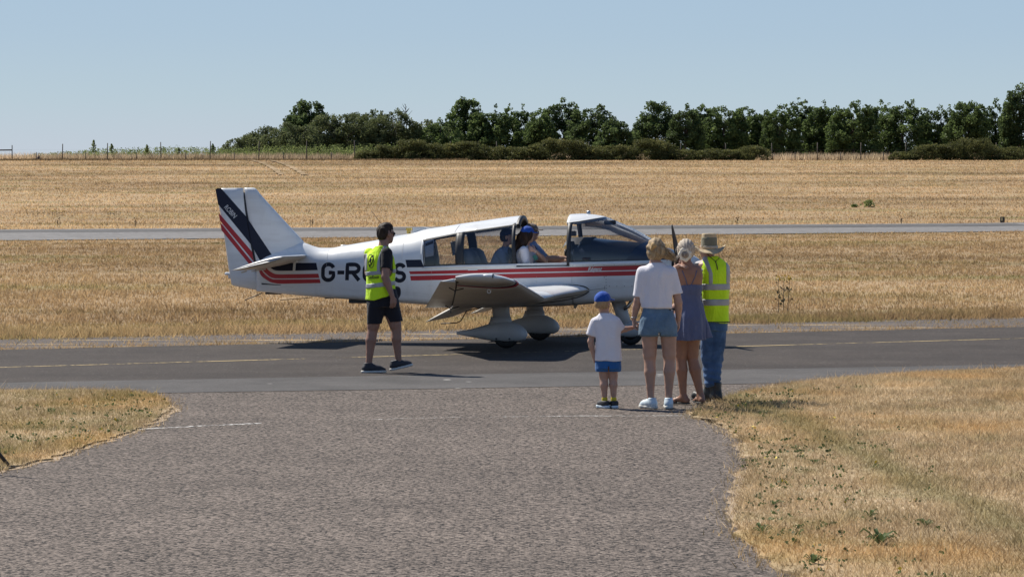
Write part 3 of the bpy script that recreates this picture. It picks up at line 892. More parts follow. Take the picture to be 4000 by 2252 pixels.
# ------------------------------------------------------------------ single weeds in the fields
M_ragleaf = simple('ragwort_leaf', (0.075, 0.085, 0.035), 0.7, 0.3, 8)
M_ragflower = simple('ragwort_flower', (0.62, 0.46, 0.05), 0.7, 0.2, 8)
M_ragstem = simple('ragwort_stem', (0.06, 0.05, 0.035), 0.8, 0.3, 8)
def ragwort(label, loc, H, W, seed, nst=3, group=None, green=False):
    r_ = np.random.default_rng(seed)
    root = thing('ragwort', label, 'plant', loc, 0, group)
    st = MB(); LV = []; FV = []
    for k in range(nst):
        bx = (k - (nst - 1) / 2) * W * 0.5 + r_.normal(0, 0.01); tx = bx * 1.25 + r_.normal(0, 0.03); hh = H * r_.uniform(0.82, 1.0)
        pts = [Vector((bx, r_.normal(0, 0.03), -0.03)), Vector(((bx + tx) / 2 + r_.normal(0, 0.02), 0, hh * 0.5)), Vector((tx, 0, hh * 0.93))]
        st.tube(pts, [0.008, 0.006, 0.004], 5)
        for q in range(13 if H > 0.6 else 5):
            z_ = hh * r_.uniform(0.08, 0.92); a = r_.random() * 6.28; l = r_.uniform(0.05, 0.11) * (1.15 - z_ / hh * 0.5)
            xb = bx + (tx - bx) * z_ / hh
            st.tube([(xb, 0, z_), (xb + math.cos(a) * l, math.sin(a) * l, z_ + l * 0.8)], [0.004, 0.002], 4)
            LV.append((xb + math.cos(a) * l * 0.8, math.sin(a) * l * 0.8, z_ + l * 0.5))
        for q in range(15):
            FV.append((tx + r_.normal(0, W * 0.16), r_.normal(0, W * 0.14), hh * r_.uniform(0.90, 1.02)))
    st.build('stem', M_ragstem, root)
    Vq, Fq = quads_at(np.array(LV), r_.uniform(0.03, 0.075, len(LV)), r_, 0.5); tag(obj('leaves', Vq, Fq, M_ragleaf, root, smooth=False), kind='stuff')
    Vq, Fq = quads_at(np.array(FV), r_.uniform(0.02, 0.05, len(FV)) * (1 if H < 2 else 1), r_, 0.0); tag(obj('flowers', Vq, Fq, M_ragflower, root, smooth=False), kind='stuff')
ragwort('tall thin ragwort with yellow heads on the verge right of the hat man', (5.04, 59.0, 0.0), 0.80, 0.19, 1, 3)
for k, (X, Y, H, W, lb) in enumerate([(-24.6, 164.9, 0.45, 0.5, 'yellow ragwort clump in the far field at the left edge'), (-23.7, 165.5, 0.32, 0.25, 'smaller yellow ragwort just right of the left clump'),
                                   (-20.9, 166.5, 0.22, 0.25, 'faint ragwort left of the aircraft fin in the far field'), (-30.0, 212.0, 0.3, 0.35, 'lone ragwort in the dark band of grass at the far left')]):
    ragwort(lb, (X, Y, float(zt(Y))), H, W, 10 + k, 5, 'ragwort in the far field')
def shrub(label, px_, py_, Y, W, H, seed, mat):
    r_ = np.random.default_rng(seed); n = 260
    zz = r_.random(n)
    P_ = np.stack([r_.normal(0, 0.42 * W, n) * (1.1 - zz * 0.5), r_.normal(0, 0.3 * W, n), zz * H], -1)
    Vq, Fq = quads_at(P_, r_.uniform(0.05, 0.13, n), r_, 0.6)
    o = thing('shrub', label, 'shrub', (pxX(px_, Y), Y, float(zt(Y))))
    tag(obj('leaves', Vq, Fq, mat, o, smooth=False, attrs={'t': np.repeat(r_.random(n), 4)}), kind='stuff')
    b = MB(); b.tube([(0, 0, -0.05), (0.02, 0, H * 0.4), (0, 0, H * 0.7)], [0.02, 0.012, 0.005], 5); b.build('stem', M_bark, o, True)
shrub('small dark green gorse in the far field right of the hat man', 3392, 805, 180, 0.45, 0.42, 3, L_weed)
shrub('tiny low green plant left of the far field gorse', 3338, 808, 180, 0.25, 0.16, 4, L_weed)
for k, (px_, Y, H, lb) in enumerate([(228, 144.0, 0.55, 'dark dead dock stalk at the runway edge on the far left'), (527, 145.6, 0.5, 'dock stalk at the runway edge left of the aircraft fin'), (1217, 147.6, 0.5, 'dock stalk at the runway edge behind the aircraft fin'),
                                     (2881, 152.0, 0.4, 'dock stalk at the runway edge right of the hat'), (3518, 154.2, 0.28, 'short stalk at the runway edge left of the marker')]):
    r_ = np.random.default_rng(70 + k); b = MB()
    for q in range(2):
        x_ = r_.normal(0, 0.05)
        b.tube([(x_, 0, -0.05), (x_ + r_.normal(0, 0.04), 0, H * r_.uniform(0.6, 1))], [0.010, 0.007], 4)
        for c in range(6): b.box((x_ + r_.normal(0, 0.03), r_.normal(0, 0.03), H * r_.uniform(0.35, 0.95)), (0.028, 0.028, 0.045))
    o = b.build('dock_stalk', M_ragstem, None); o.location = (pxX(px_, Y), Y, float(zt(Y))); tag(o, lb, 'plant', 'dead stalks along the far runway edge')
# runway edge marker at the right
mk = thing('marker_post', 'small dark marker post with a pale yellow face beside the runway, far right', 'marker', (pxX(3915, 156.5), 156.5, float(zt(156.5))))
b = MB(); b.box((0, 0, 0.13), (0.22, 0.10, 0.30)); b.build('body', simple('marker_dark', (0.05, 0.045, 0.04), 0.7), mk)
b = MB(); b.box((-0.03, -0.055, 0.17), (0.09, 0.012, 0.16)); b.box((0.0, 0, 0.29), (0.2, 0.09, 0.02)); b.build('face', simple('marker_yellow', (0.55, 0.47, 0.25), 0.7), mk)

# ------------------------------------------------------------------ low weeds in the near lawns
M_rosette = leaf_mat('leaves_rosette', (0.055, 0.085, 0.035), (0.095, 0.135, 0.052), (0.16, 0.19, 0.08), 0.3)
LEAF_MESH = []
for q in range(3):
    V = []; F = []
    wd = (0.30, 0.24, 0.36)[q] * 0.5
    for u, ww, zz in ((0.05, 0.25, 0.02), (0.25, 0.75, 0.38), (0.5, 1.0, 0.75), (0.78, 0.75, 1.0), (1.0, 0.05, 0.72)):
        V += [(u, -wd * ww, zz + 0.10), (u, 0, zz), (u, wd * ww, zz + 0.10)]
    for u in range(4):
        a_ = u * 3; F += [(a_, a_ + 1, a_ + 4, a_ + 3), (a_ + 1, a_ + 2, a_ + 5, a_ + 4)]
    me = fast_mesh('leaf', V, np.array(F), False, {'t': np.full(len(V), (0.3, 0.55, 0.8)[q])}); me.materials.append(M_rosette); LEAF_MESH.append(me)
def rosette(label, X, Y, W, H, nl, seed):
    r_ = np.random.default_rng(seed)
    root = thing('weed', label, 'weed', (X, Y, 0.02), 0, 'broad-leaved weeds in the right lawn')
    for k in range(nl):
        a = 2 * math.pi * k / nl + r_.normal(0, 0.35); l = W * r_.uniform(0.6, 1.05)
        lf = bpy.data.objects.new('leaf', LEAF_MESH[k % 3]); link(lf, root)
        lf.rotation_euler = (0, 0, a); lf.scale = (l, l * r_.uniform(0.8, 1.15), H * r_.uniform(0.5, 1.2))
cal_ = lambda px, py: (((px - 2000) / 12400.0) * (12400 * 2.1 / (py - 780)), 12400 * 2.1 / (py - 780))
for k, (px_, py_, W, H, nl, lb) in enumerate([
        (3440, 2140, 0.20, 0.12, 15, 'largest broad-leaved weed, low right in the lawn'), (3402, 2036, 0.12, 0.08, 10, 'dark leafy weed above the largest one'), (2980, 2095, 0.12, 0.08, 11, 'dark rosette weed near the lawn edge, bottom left of the right lawn'),
        (3020, 1988, 0.15, 0.06, 10, 'spreading weed close to the ragged lawn edge'), (3240, 2072, 0.10, 0.06, 8, 'small bright weed left of the dark leafy one'), (3185, 1822, 0.13, 0.06, 9, 'thin spreading weed in the middle of the right lawn'),
        (3110, 1766, 0.10, 0.05, 8, 'flat pale weed in the upper middle of the right lawn'), (2952, 1840, 0.10, 0.06, 8, 'weed beside the yellow flowers at the lawn edge'), (3620, 2070, 0.12, 0.07, 9, 'weed in the faint green wheel line'),
        (3180, 2216, 0.13, 0.08, 10, 'weed cut by the bottom edge of the picture'), (3260, 1806, 0.08, 0.05, 7, 'tiny bright weed right of the thin spreading one'), (3480, 1779, 0.09, 0.05, 7, 'bright green weed on the green wheel line')]):
    X, Y = cal_(px_, py_); rosette(lb, X, Y, W * 0.62, H * 0.62, nl, 300 + k)
# a scatter of small yellow flowers and low green leaves
r_ = np.random.default_rng(8); Pf = []; Pg = []
for _ in range(270):
    t = r_.random(); Y = 17 + 18 * t; X = np.interp(Y, [16, 18.4, 22.4, 27, 30, 31, 33, 35], [1.7, 1.5, 1.62, 2.0, 1.9, 1.8, 2.3, 2.9]) + abs(r_.normal(0, 0.55))
    Pg.append((X, Y, 0.03 + r_.random() * 0.03))
    if r_.random() < 0.13: Pf.append((X, Y + r_.normal(0, 0.1), 0.05 + r_.random() * 0.03))
for _ in range(150):
    Y = r_.uniform(23.5, 33.5); X = np.interp(Y, [23.5, 25.8, 28.2, 30.8, 32.2, 33.6], [-4.1, -3.75, -3.5, -3.42, -3.47, -3.75]) - abs(r_.normal(0, 0.7))
    Pg.append((X, Y, 0.03 + r_.random() * 0.03))
    if r_.random() < 0.14: Pf.append((X, Y, 0.05 + r_.random() * 0.03))
Vq, Fq = quads_at(np.array(Pf), r_.uniform(0.018, 0.034, len(Pf)), r_); tag(obj('small_flowers', Vq, Fq, simple('yellow_flower', (0.66, 0.50, 0.06), 0.7), None, False), kind='stuff')
Pg = np.repeat(np.array(Pg), 6, 0) + r_.normal(0, 0.022, (len(Pg) * 6, 3)) * (1, 1, 0.4)
Vq, Fq = quads_at(Pg, r_.uniform(0.012, 0.032, len(Pg)), r_); tag(obj('low_weeds', Vq, Fq, M_rosette, None, False, attrs={'t': np.repeat(r_.random(len(Pg)), 4)}), kind='stuff')

# ------------------------------------------------------------------ leg of a stand reaching in at the left edge
M_black = simple('black_powder_coat', (0.025, 0.027, 0.03), 0.45, 0.2, 10)
st = thing('display_stand', 'black tubular stand leg reaching in at the left edge of the lawn', 'stand', (-4.2, 24.7, 0.0))
b = MB(); b.tube([(0.265, 0.05, 0.03), (-0.05, 0.05, 0.42), (-0.40, 0.05, 0.85)], 0.016, 8); b.build('leg', M_black, st, True)
b = MB(); b.tube([(-1.06, 0.05, 0.03), (-0.75, 0.05, 0.42), (-0.40, 0.05, 0.85)], 0.016, 8); b.build('leg', M_black, st, True)
b = MB(); b.tube([(-0.40, 0.05, 0.80), (-0.40, 0.05, 1.6)], 0.016, 8); b.build('upright', M_black, st, True)
b = MB(); b.tube([(0.24, 0.05, 0.012), (0.315, 0.05, 0.012)], [0.022, 0.018], 8); b.build('rubber_foot', M_black, st, True)
b = MB(); b.tube([(-1.03, 0.05, 0.012), (-1.10, 0.05, 0.012)], [0.022, 0.018], 8); b.build('rubber_foot', M_black, st, True)
wt = thing('weight', 'dark rounded weight bag lying at the foot of the stand leg', 'weight', (-4.2, 24.55, 0.0))
b = MB(); b.lathe([(-0.85, 0.0), (-0.83, 0.06), (-0.7, 0.085), (-0.1, 0.085), (0.10, 0.08), (0.19, 0.05), (0.20, 0.0)], 'X', (0, -0.15, 0.075), 14); b.build('bag', M_black, wt, True)
b = MB(); b.tube([(-0.5, -0.15, 0.15), (-0.4, -0.15, 0.22), (-0.25, -0.15, 0.22), (-0.15, -0.15, 0.15)], 0.012, 6); b.build('handle', M_black, wt, True)
# ------------------------------------------------------------------ the light aircraft
M_paint = simple('white_aircraft_paint', (0.70, 0.71, 0.71), 0.28, 0.03, 2.0, coat=0.35)
def grime(m, amt):
    n = m.node_tree; p = n.nodes['Principled BSDF']; src = p.inputs['Base Color'].links[0].from_socket
    tc = node(n, 'ShaderNodeTexCoord')
    a = noise(n, 1.0, 5, 0.65, scaled(n, tc.outputs['Object'], (0.9, 5.0, 7.0)))
    b = noise(n, 1.0, 4, 0.6, scaled(n, tc.outputs['Object'], (7.0, 7.0, 1.6)))
    f1 = maprange(n, a.outputs['Fac'], 0.50, 0.74, 0.0, amt); f2 = maprange(n, b.outputs['Fac'], 0.55, 0.78, 0.0, amt * 0.8)
    c = mixc(n, f1, src, (0.40, 0.385, 0.35)); c = mixc(n, f2, c, (0.45, 0.43, 0.40))
    n.links.new(c, p.inputs['Base Color'])
    r_ = maprange(n, a.outputs['Fac'], 0.35, 0.7, 0.24, 0.5); n.links.new(r_, p.inputs['Roughness'])
    return m
grime(M_paint, 0.34)
M_under = simple('white_paint_shade_tone', (0.62, 0.585, 0.52), 0.45, 0.10, 2.5)  # warm, duller white: brownish shade of the undersides put into the colour
M_red = simple('red_stripe_paint', (0.40, 0.014, 0.022), 0.4, 0.05, 3.0, coat=0.05)
M_navy = simple('navy_stripe_paint', (0.012, 0.016, 0.034), 0.5, 0.1, 3.0, spec=0.25)
M_cowl = simple('navy_cowl_paint', (0.010, 0.020, 0.046), 0.28, 0.1, 3.0, coat=0.2)
M_letter = simple('registration_letters', (0.012, 0.014, 0.024), 0.5, 0.08, 3.0, spec=0.25)
M_frame = simple('dark_canopy_frame', (0.020, 0.021, 0.024), 0.5, 0.2, 6.0)
M_rubber = simple('tyre_rubber', (0.016, 0.016, 0.017), 0.75, 0.2, 12.0)
M_metal = simple('bare_metal', (0.45, 0.45, 0.45), 0.35, 0.1, 8.0, metallic=1.0)
M_spat = simple('spat_paint_shaded', (0.46, 0.47, 0.485), 0.4, 0.06, 3.0)  # white paint darkened: the wing's shade is put into the colour
M_seat = simple('blue_grey_seat_cloth', (0.10, 0.13, 0.19), 0.85, 0.15, 10.0, bmp=0.2)
M_inner = simple('cabin_lining', (0.030, 0.031, 0.036), 0.8, 0.2, 8.0)
M_prop = simple('propeller_grey', (0.06, 0.062, 0.066), 0.4, 0.15, 8.0)
M_paper = simple('notice_paper', (0.62, 0.66, 0.74), 0.7, 0.04, 12.0)
M_lightcap = simple('amber_plastic', (0.60, 0.44, 0.10), 0.4, 0.1, 10.0)
M_lamp = simple('lamp_glass', (0.75, 0.77, 0.78), 0.1, 0.05, 10.0)

def glass_mat():
    m, n, p = new_mat('tinted_perspex')
    tr = node(n, 'ShaderNodeBsdfTransparent'); tr.inputs[0].default_value = (0.86, 0.855, 0.85, 1)
    gl = node(n, 'ShaderNodeBsdfGlossy'); gl.inputs['Roughness'].default_value = 0.03; gl.inputs[0].default_value = (0.95, 0.97, 1, 1)
    fr = node(n, 'ShaderNodeFresnel'); fr.inputs[0].default_value = 1.48
    mu = node(n, 'ShaderNodeMath', operation='MULTIPLY_ADD'); n.links.new(fr.outputs[0], mu.inputs[0]); mu.inputs[1].default_value = 0.9; mu.inputs[2].default_value = 0.015
    ms = node(n, 'ShaderNodeMixShader'); n.links.new(mu.outputs[0], ms.inputs[0]); n.links.new(tr.outputs[0], ms.inputs[1]); n.links.new(gl.outputs[0], ms.inputs[2])
    n.links.new(ms.outputs[0], n.nodes['Material Output'].inputs[0])
    return m
M_glass = glass_mat()

PL = thing('light_aircraft', 'white light aircraft with red and navy stripes and its canopy slid open on the taxiway', 'aircraft', (0.164, 46.09, 0.008), R(-11))

# --- envelope of fuselage and canopies (local metres: x forward, z up) ---
f_zb = pchip([-4.0, -3.1, -2.33, -1.45, -0.4, 0.55, 1.36, 1.75, 2.05, 2.22], [0.745, 0.672, 0.628, 0.578, 0.54, 0.565, 0.625, 0.655, 0.74, 0.86])
f_hw = pchip([-4.02, -3.6, -3.0, -2.3, -1.6, -0.8, 0.3, 1.0, 1.5, 2.0, 2.22], [0.05, 0.13, 0.25, 0.385, 0.485, 0.545, 0.56, 0.55, 0.525, 0.44, 0.34])
f_top = pchip([-4.02, -3.75, -3.45, -3.317, -3.258, -3.155, -3.023, -2.876, -2.70, -2.436, -2.143, -1.939, -1.633, -1.45, -1.135, -0.946, -0.505, -0.128, 0.02], [1.30, 1.33, 1.42, 1.47, 1.455, 1.416, 1.387, 1.387, 1.417, 1.461, 1.511, 1.554, 1.612, 1.662, 1.709, 1.740, 1.802, 1.853, 1.866])
f_cowl = pchip([0.6, 0.95, 1.25, 1.70, 2.0, 2.15, 2.22], [1.545, 1.545, 1.52, 1.476, 1.425, 1.39, 1.36])
f_can = pchip([0.66, 0.80, 0.90, 1.02, 1.196, 1.367, 1.599, 1.877, 2.02], [1.880, 1.890, 1.892, 1.882, 1.852, 1.785, 1.684, 1.532, 1.445])
f_canw = pchip([0.66, 1.1, 1.6, 1.9, 2.02], [0.575, 0.575, 0.535, 0.49, 0.46])
def sill(x): return np.where(np.asarray(x) < -1.5, np.interp(x, [-4.02, -3.0, -1.5], [1.06, 1.10, 1.134]), 1.176 + 0.028 * np.asarray(x))

def W(x, z, top=f_top, hw=f_hw, a=2.4):
    x = np.asarray(x, float); z = np.asarray(z, float)
    zb, zs, zt_, h = f_zb(x), sill(x), top(x), hw(x)
    u = np.clip((z - zb) / (zs - zb), 0, 1)
    low = h * (0.84 + 0.16 * np.minimum(1, u / 0.55) ** 0.7)
    low = low * np.clip(1 - (1 - np.minimum(1, u / 0.12)) ** 2.2 * 0.22, 0, 1)
    v = np.clip((z - zs) / np.maximum(zt_ - zs, 1e-3), 0, 1)
    return np.where(z <= zs, low, h * (1 - v ** a) ** 0.5)

def ring(x, top, hw=f_hw, nu=12, nv=14, zlo=None, zhi=None):
    """right half profile from bottom centre to top centre as (y,z) list (y>=0)"""
    zb, zs, zt_ = float(f_zb(x)), float(sill(x)), float(top(x))
    w0 = float(W(x, zb, top, hw))
    P = [(0.0, zb - 0.0), (w0 * 0.55, zb)]
    for u in np.linspace(0, 1, nu): 
        z = zb + (zs - zb) * u ** 1.4
        P.append((float(W(x, z, top, hw)), z))
    for q in np.linspace(0, 1, nv)[1:]:
        v = math.sin(q * math.pi / 2) ** 1.0
        z = zs + (zt_ - zs) * v
        P.append((float(W(x, z, top, hw)), z))
    return P

def full_skin(name, xs_, top, mat, nu=12, nv=14, cap0=True, cap1=True, split=None, zmax=None):
    V = []; F = []; mi = []
    rings = []
    for x in xs_:
        P = ring(x, top, f_hw, nu, nv)
        L = [(x, -y, z) for y, z in P] + [(x, y, z) for y, z in P[-2:0:-1]]
        rings.append(L)
    n = len(rings[0])
    for L in rings: V += L
    for i in range(len(rings) - 1):
        for k in range(n):
            a, b = i * n + k, i * n + (k + 1) % n
            F.append((a, b, b + n, a + n))
            zc = (V[a][2] + V[b][2]) / 2
            mi.append(1 if split and zc > float(sill(V[a][0])) + 0.004 and V[a][0] > split else 0)
    if cap0: F.append(tuple(range(n))[::-1]); mi.append(0)
    if cap1: F.append(tuple(range((len(rings) - 1) * n, len(rings) * n))); mi.append(1 if split else 0)
    return V, F, mi

# rear fuselage, closed tube up to the cabin
V, F, mi = full_skin('fuselage', np.linspace(-4.0, -1.42, 50), f_top, M_paint, cap1=False)
fus = obj('fuselage', V, F, M_paint, PL)
# cabin tub below the sill (open on top)
V = []; F = []
xs_ = np.linspace(-1.42, 0.80, 32); m_ = None
for x in xs_:
    P = [p for p in ring(x, f_top) if p[1] <= float(sill(x)) + 1e-6]
    L = [(x, -y, z) for y, z in P[::-1]] + [(x, y, z) for y, z in P[1:]]
    m_ = len(L); V += L
for i in range(len(xs_) - 1):
    for k in range(m_ - 1):
        a = i * m_ + k; F.append((a, a + m_, a + m_ + 1, a + 1))
obj('cabin_tub', V, F, M_paint, PL)
# front fuselage and cowling
V, F, mi = full_skin('cowling', np.concatenate([np.linspace(0.80, 2.0, 26), np.linspace(2.03, 2.22, 8)]), f_cowl, M_paint, split=0.55)
cow = obj('cowling', V, F, [M_paint, M_cowl], PL)
for p, q in zip(cow.data.polygons, mi): p.material_index = q
# cowl intakes and exhaust
for sy in (-1, 1):
    b = MB(); b.lathe([(2.221, 0.0), (2.222, 0.085), (2.235, 0.092), (2.236, 0.08), (2.226, 0.075), (2.226, 0.0)], 'X', (0, sy * 0.22, 1.20), 20); b.build('air_intake', M_frame, PL, True)
b = MB(); b.tube([(1.62, -0.12, 0.66), (1.56, -0.13, 0.56), (1.50, -0.13, 0.52)], 0.028, 10); b.build('exhaust', M_metal, PL, True)

def patch(cs, n, m, sgn=-1, top=f_top, hw=f_hw, off=0.0, fn=None, a=2.4):
    """bilinear patch over corner points (x,z): lower-back, lower-front, upper-front, upper-back, laid on the side of the envelope"""
    V = []; F = []
    A, B_, C_, D_ = (np.array(c, float) for c in cs)
    for j in range(m + 1):
        t = j / m
        for i in range(n + 1):
            s = i / n
            p = (A * (1 - s) + B_ * s) * (1 - t) + (D_ * (1 - s) + C_ * s) * t
            V.append((p[0], sgn * (float(W(p[0], p[1], top, hw, a)) + off), p[1]))
    for j in range(m):
        for i in range(n):
            q = j * (n + 1) + i
            f = (q, q + 1, q + n + 2, q + n + 1)
            F.append(f if sgn < 0 else f[::-1])
    return V, F

def side(name, mat, cs, n=10, m=6, sgn=-1, off=0.0, top=f_top, hw=f_hw, parent=None, thick=0.0):
    V, F = patch(cs, n, m, sgn, top, hw, off)
    if thick:
        V2 = [(x, y - sgn * thick, z) for x, y, z in V]; b = len(V)
        N, Mm = n + 1, m + 1
        F2 = [tuple(i + b for i in f[::-1]) for f in F]
        rim = [i for i in range(N)] + [j * N + n for j in range(1, Mm)] + [m * N + i for i in range(n - 1, -1, -1)] + [j * N for j in range(m - 1, 0, -1)]
        F3 = []
        for i, r0 in enumerate(rim):
            r1 = rim[(i + 1) % len(rim)]
            F3.append((r0, r0 + b, r1 + b, r1) if sgn < 0 else (r1, r1 + b, r0 + b, r0))
        V = V + V2; F = F + F2 + F3
    return obj(name, V, F, mat, parent or PL)

def over_roof(name, mat, xs_, zfun, top=f_top, hw=f_hw, n=26, thick=0.02, off=0.0, inner=None, a=2.4):
    """roof shell going over the top from side line zfun(x) on the right to the same on the left"""
    V = []; F = []; cnt = n * 2 + 1
    for dz in (0, 1):
        for x in xs_:
            zs_, zt_, z0 = float(sill(x)), float(top(x)) , float(zfun(x))
            z0 = min(z0, zt_ - 0.002)
            q0 = math.asin(min(1, max(0, (z0 - zs_) / (zt_ - zs_))))
            for k in range(cnt):
                t = -1 + 2 * k / (cnt - 1)
                q = q0 + (math.pi / 2 - q0) * (1 - abs(t))
                z = zs_ + (zt_ - zs_) * math.sin(q)
                y = float(W(x, z, top, hw, a)) * (1 if t > 0 else -1)
                if k == n: y = 0.0
                if dz:
                    sc = 1 - thick / 0.5
                    y *= sc; z = zs_ + (z - zs_) * sc if True else z
                V.append((x, y * (1 + off), z + off * 0.5))
    nx_ = len(xs_); half = nx_ * cnt
    for i in range(nx_ - 1):
        for k in range(cnt - 1):
            a_ = i * cnt + k
            F.append((a_, a_ + 1, a_ + cnt + 1, a_ + cnt)[::-1])
            F.append((a_ + half, a_ + cnt + half, a_ + cnt + 1 + half, a_ + 1 + half)[::-1])
    for i in range(nx_ - 1):
        for k in (0, cnt - 1):
            a_ = i * cnt + k
            F.append((a_, a_ + cnt, a_ + cnt + half, a_ + half) if k == 0 else (a_ + cnt, a_, a_ + half, a_ + cnt + half))
    for i in (0, nx_ - 1):
        for k in range(cnt - 1):
            a_ = i * cnt + k
            F.append((a_, a_ + half, a_ + 1 + half, a_ + 1) if i else (a_ + 1, a_ + 1 + half, a_ + half, a_))
    o = obj(name, V, F, mat if not inner else [mat, inner], parent_ or PL)
    if inner:
        # inner sheet in lining colour
        for p in o.data.polygons:
            if all(v >= half for v in p.vertices): p.material_index = 1
    return o
parent_ = None

# --- rear canopy (fixed): roof, pillars, windows, rails on both sides ---
zr1 = lambda x: np.interp(x, [-1.42, -1.40, -0.92, -0.79, -0.05, 0.02], [1.50, 1.52, 1.615, 1.634, 1.741, 1.752])
over_roof('cabin_roof', M_paint, np.concatenate([np.linspace(-1.42, -0.06, 26), [-0.03, 0.0]]), zr1, inner=M_inner, thick=0.03)
for sg in (-1, 1):
    side('rear_quarter', M_paint, [(-1.42, 1.126), (-1.35, 1.128), (-1.435 + 0.045, 1.52), (-1.42, 1.512)], 2, 12, sg, thick=0.02)
    side('window_rail', M_paint, [(-1.40, 1.105), (0.008, 1.118), (0.004, 1.176), (-1.345, 1.128)], 16, 2, sg, off=0.006, thick=0.025)
    w1 = side('window', M_glass, [(-1.352, 1.130), (-0.885, 1.150), (-0.91, 1.613), (-1.395, 1.515)], 10, 8, sg, off=-0.006)
    # black gasket of the rear window
    gk = MB()
    for cs in ([(-1.352, 1.128), (-0.885, 1.150), (-0.886, 1.163), (-1.355, 1.142)], [(-1.365, 1.13), (-1.35, 1.13), (-1.393, 1.517), (-1.409, 1.51)], [(-1.398, 1.500), (-0.912, 1.600), (-0.912, 1.615), (-1.398, 1.517)]):
        Vv, Ff = patch(cs, 8, 4, sg, off=0.003); gk.add(Vv, Ff)
    gk.build('gasket', M_frame, w1, True)
    w2 = side('window', M_glass, [(-0.79, 1.155), (-0.035, 1.175), (-0.055, 1.738), (-0.79, 1.634)], 12, 8, sg, off=-0.006)
    gk = MB()
    for cs in ([(-0.79, 1.155), (-0.03, 1.174), (-0.03, 1.186), (-0.79, 1.168)], [(-0.79, 1.622), (-0.05, 1.728), (-0.05, 1.742), (-0.79, 1.636)]):
        Vv, Ff = patch(cs, 10, 2, sg, off=0.003); gk.add(Vv, Ff)
    gk.build('gasket', M_frame, w2, True)
    side('door_pillar', M_frame, [(-0.892, 1.150), (-0.775, 1.156), (-0.795, 1.634), (-0.915, 1.614)], 3, 10, sg, off=0.001, thick=0.06)
    side('canopy_hoop', M_frame, [(-0.055, 1.170), (0.0, 1.176), (-0.048, 1.760), (-0.09, 1.752)], 2, 12, sg, off=0.004, thick=0.05)
over_roof('canopy_hoop', M_frame, [-0.035, -0.01, 0.012], lambda x: 1.74, thick=0.055, off=0.004)
# roof seam
b = MB()
for cs in ([(-0.948, 1.62), (-0.940, 1.62), (-0.902, 1.735), (-0.91, 1.735)],):
    Vv, Ff = patch(cs, 1, 8, -1, off=0.0015); b.add(Vv, Ff)
b.build('roof_seam', M_frame, PL, True)
# grab handle recess over the rear pillar
Vv, Ff = patch([(-0.775, 1.640), (-0.63, 1.655), (-0.60, 1.678), (-0.77, 1.665)], 6, 2, -1, off=0.004); obj('latch_plate', Vv, Ff, M_metal, PL)

# --- sliding front canopy, pushed forward over the cowling ---
CAN = PL
fr_line = lambda x: np.interp(x, [0.70, 0.74, 0.87, 1.25], [1.765, 1.769, 1.785, 1.853])
over_roof('canopy_roof', M_paint, np.linspace(0.70, 1.22, 16), fr_line, f_can, f_canw, inner=M_inner, thick=0.03)
# windscreen: from the white roof round to the dark front fairing
def wind(name, mat, xs_, zlo, zhi, thick=0, off=0.0, n=16):
    V = []; F = []; cnt = 2 * n + 1
    for x in xs_:
        zs_, zt_ = float(sill(x)), float(f_can(x))
        a0 = math.asin(min(1, max(0, (float(zlo(x)) - zs_) / (zt_ - zs_))))
        a1 = math.asin(min(1, max(0, (min(float(zhi(x)), zt_) - zs_) / (zt_ - zs_))))
        for sg in (-1, 1):
            for k in range(n + 1):
                q = a0 + (a1 - a0) * k / n
                z = zs_ + (zt_ - zs_) * math.sin(q)
                V.append((x, sg * (float(W(x, z, f_can, f_canw)) + off), z + off * 0.5))
    st = 2 * (n + 1)
    for i in range(len(xs_) - 1):
        for h_ in (0, n + 1):
            for k in range(n):
                a_ = i * st + h_ + k
                f = (a_, a_ + st, a_ + st + 1, a_ + 1)
                F.append(f if h_ == 0 else f[::-1])
    return obj(name, V, F, mat, PL)
front_edge = lambda z: np.interp(z, [1.21, 1.272, 1.475, 1.565, 1.62], [1.61, 1.643, 1.757, 1.842, 1.90])
def grid_front(name, mat, x0f, x1f, zlo_f, ztop_rel, nx_=26, nz_=18):
    """canopy skin between two x-limits that depend on height, given in fraction of height so both sides meet on top"""
    V = []; F = []
    cnt = 2 * nz_ + 1
    for i in range(nx_ + 1):
        s = i / nx_
        for k in range(cnt):
            t = -1 + 2 * k / (cnt - 1); q = (1 - abs(t)) * math.pi / 2
            hgt = math.sin(q)
            x = x0f(hgt) * (1 - s) + x1f(hgt) * s
            zs_, zt_ = float(sill(x)) + 0.02, float(f_can(x))
            z = zs_ + (zt_ - zs_) * hgt
            y = float(W(x, z, f_can, f_canw)) * (1 if t > 0 else -1)
            if k == nz_: y = 0
            V.append((x, y, z))
    for i in range(nx_):
        for k in range(cnt - 1):
            a_ = i * cnt + k; F.append((a_, a_ + cnt, a_ + cnt + 1, a_ + 1))
    return obj(name, V, F, mat, PL)
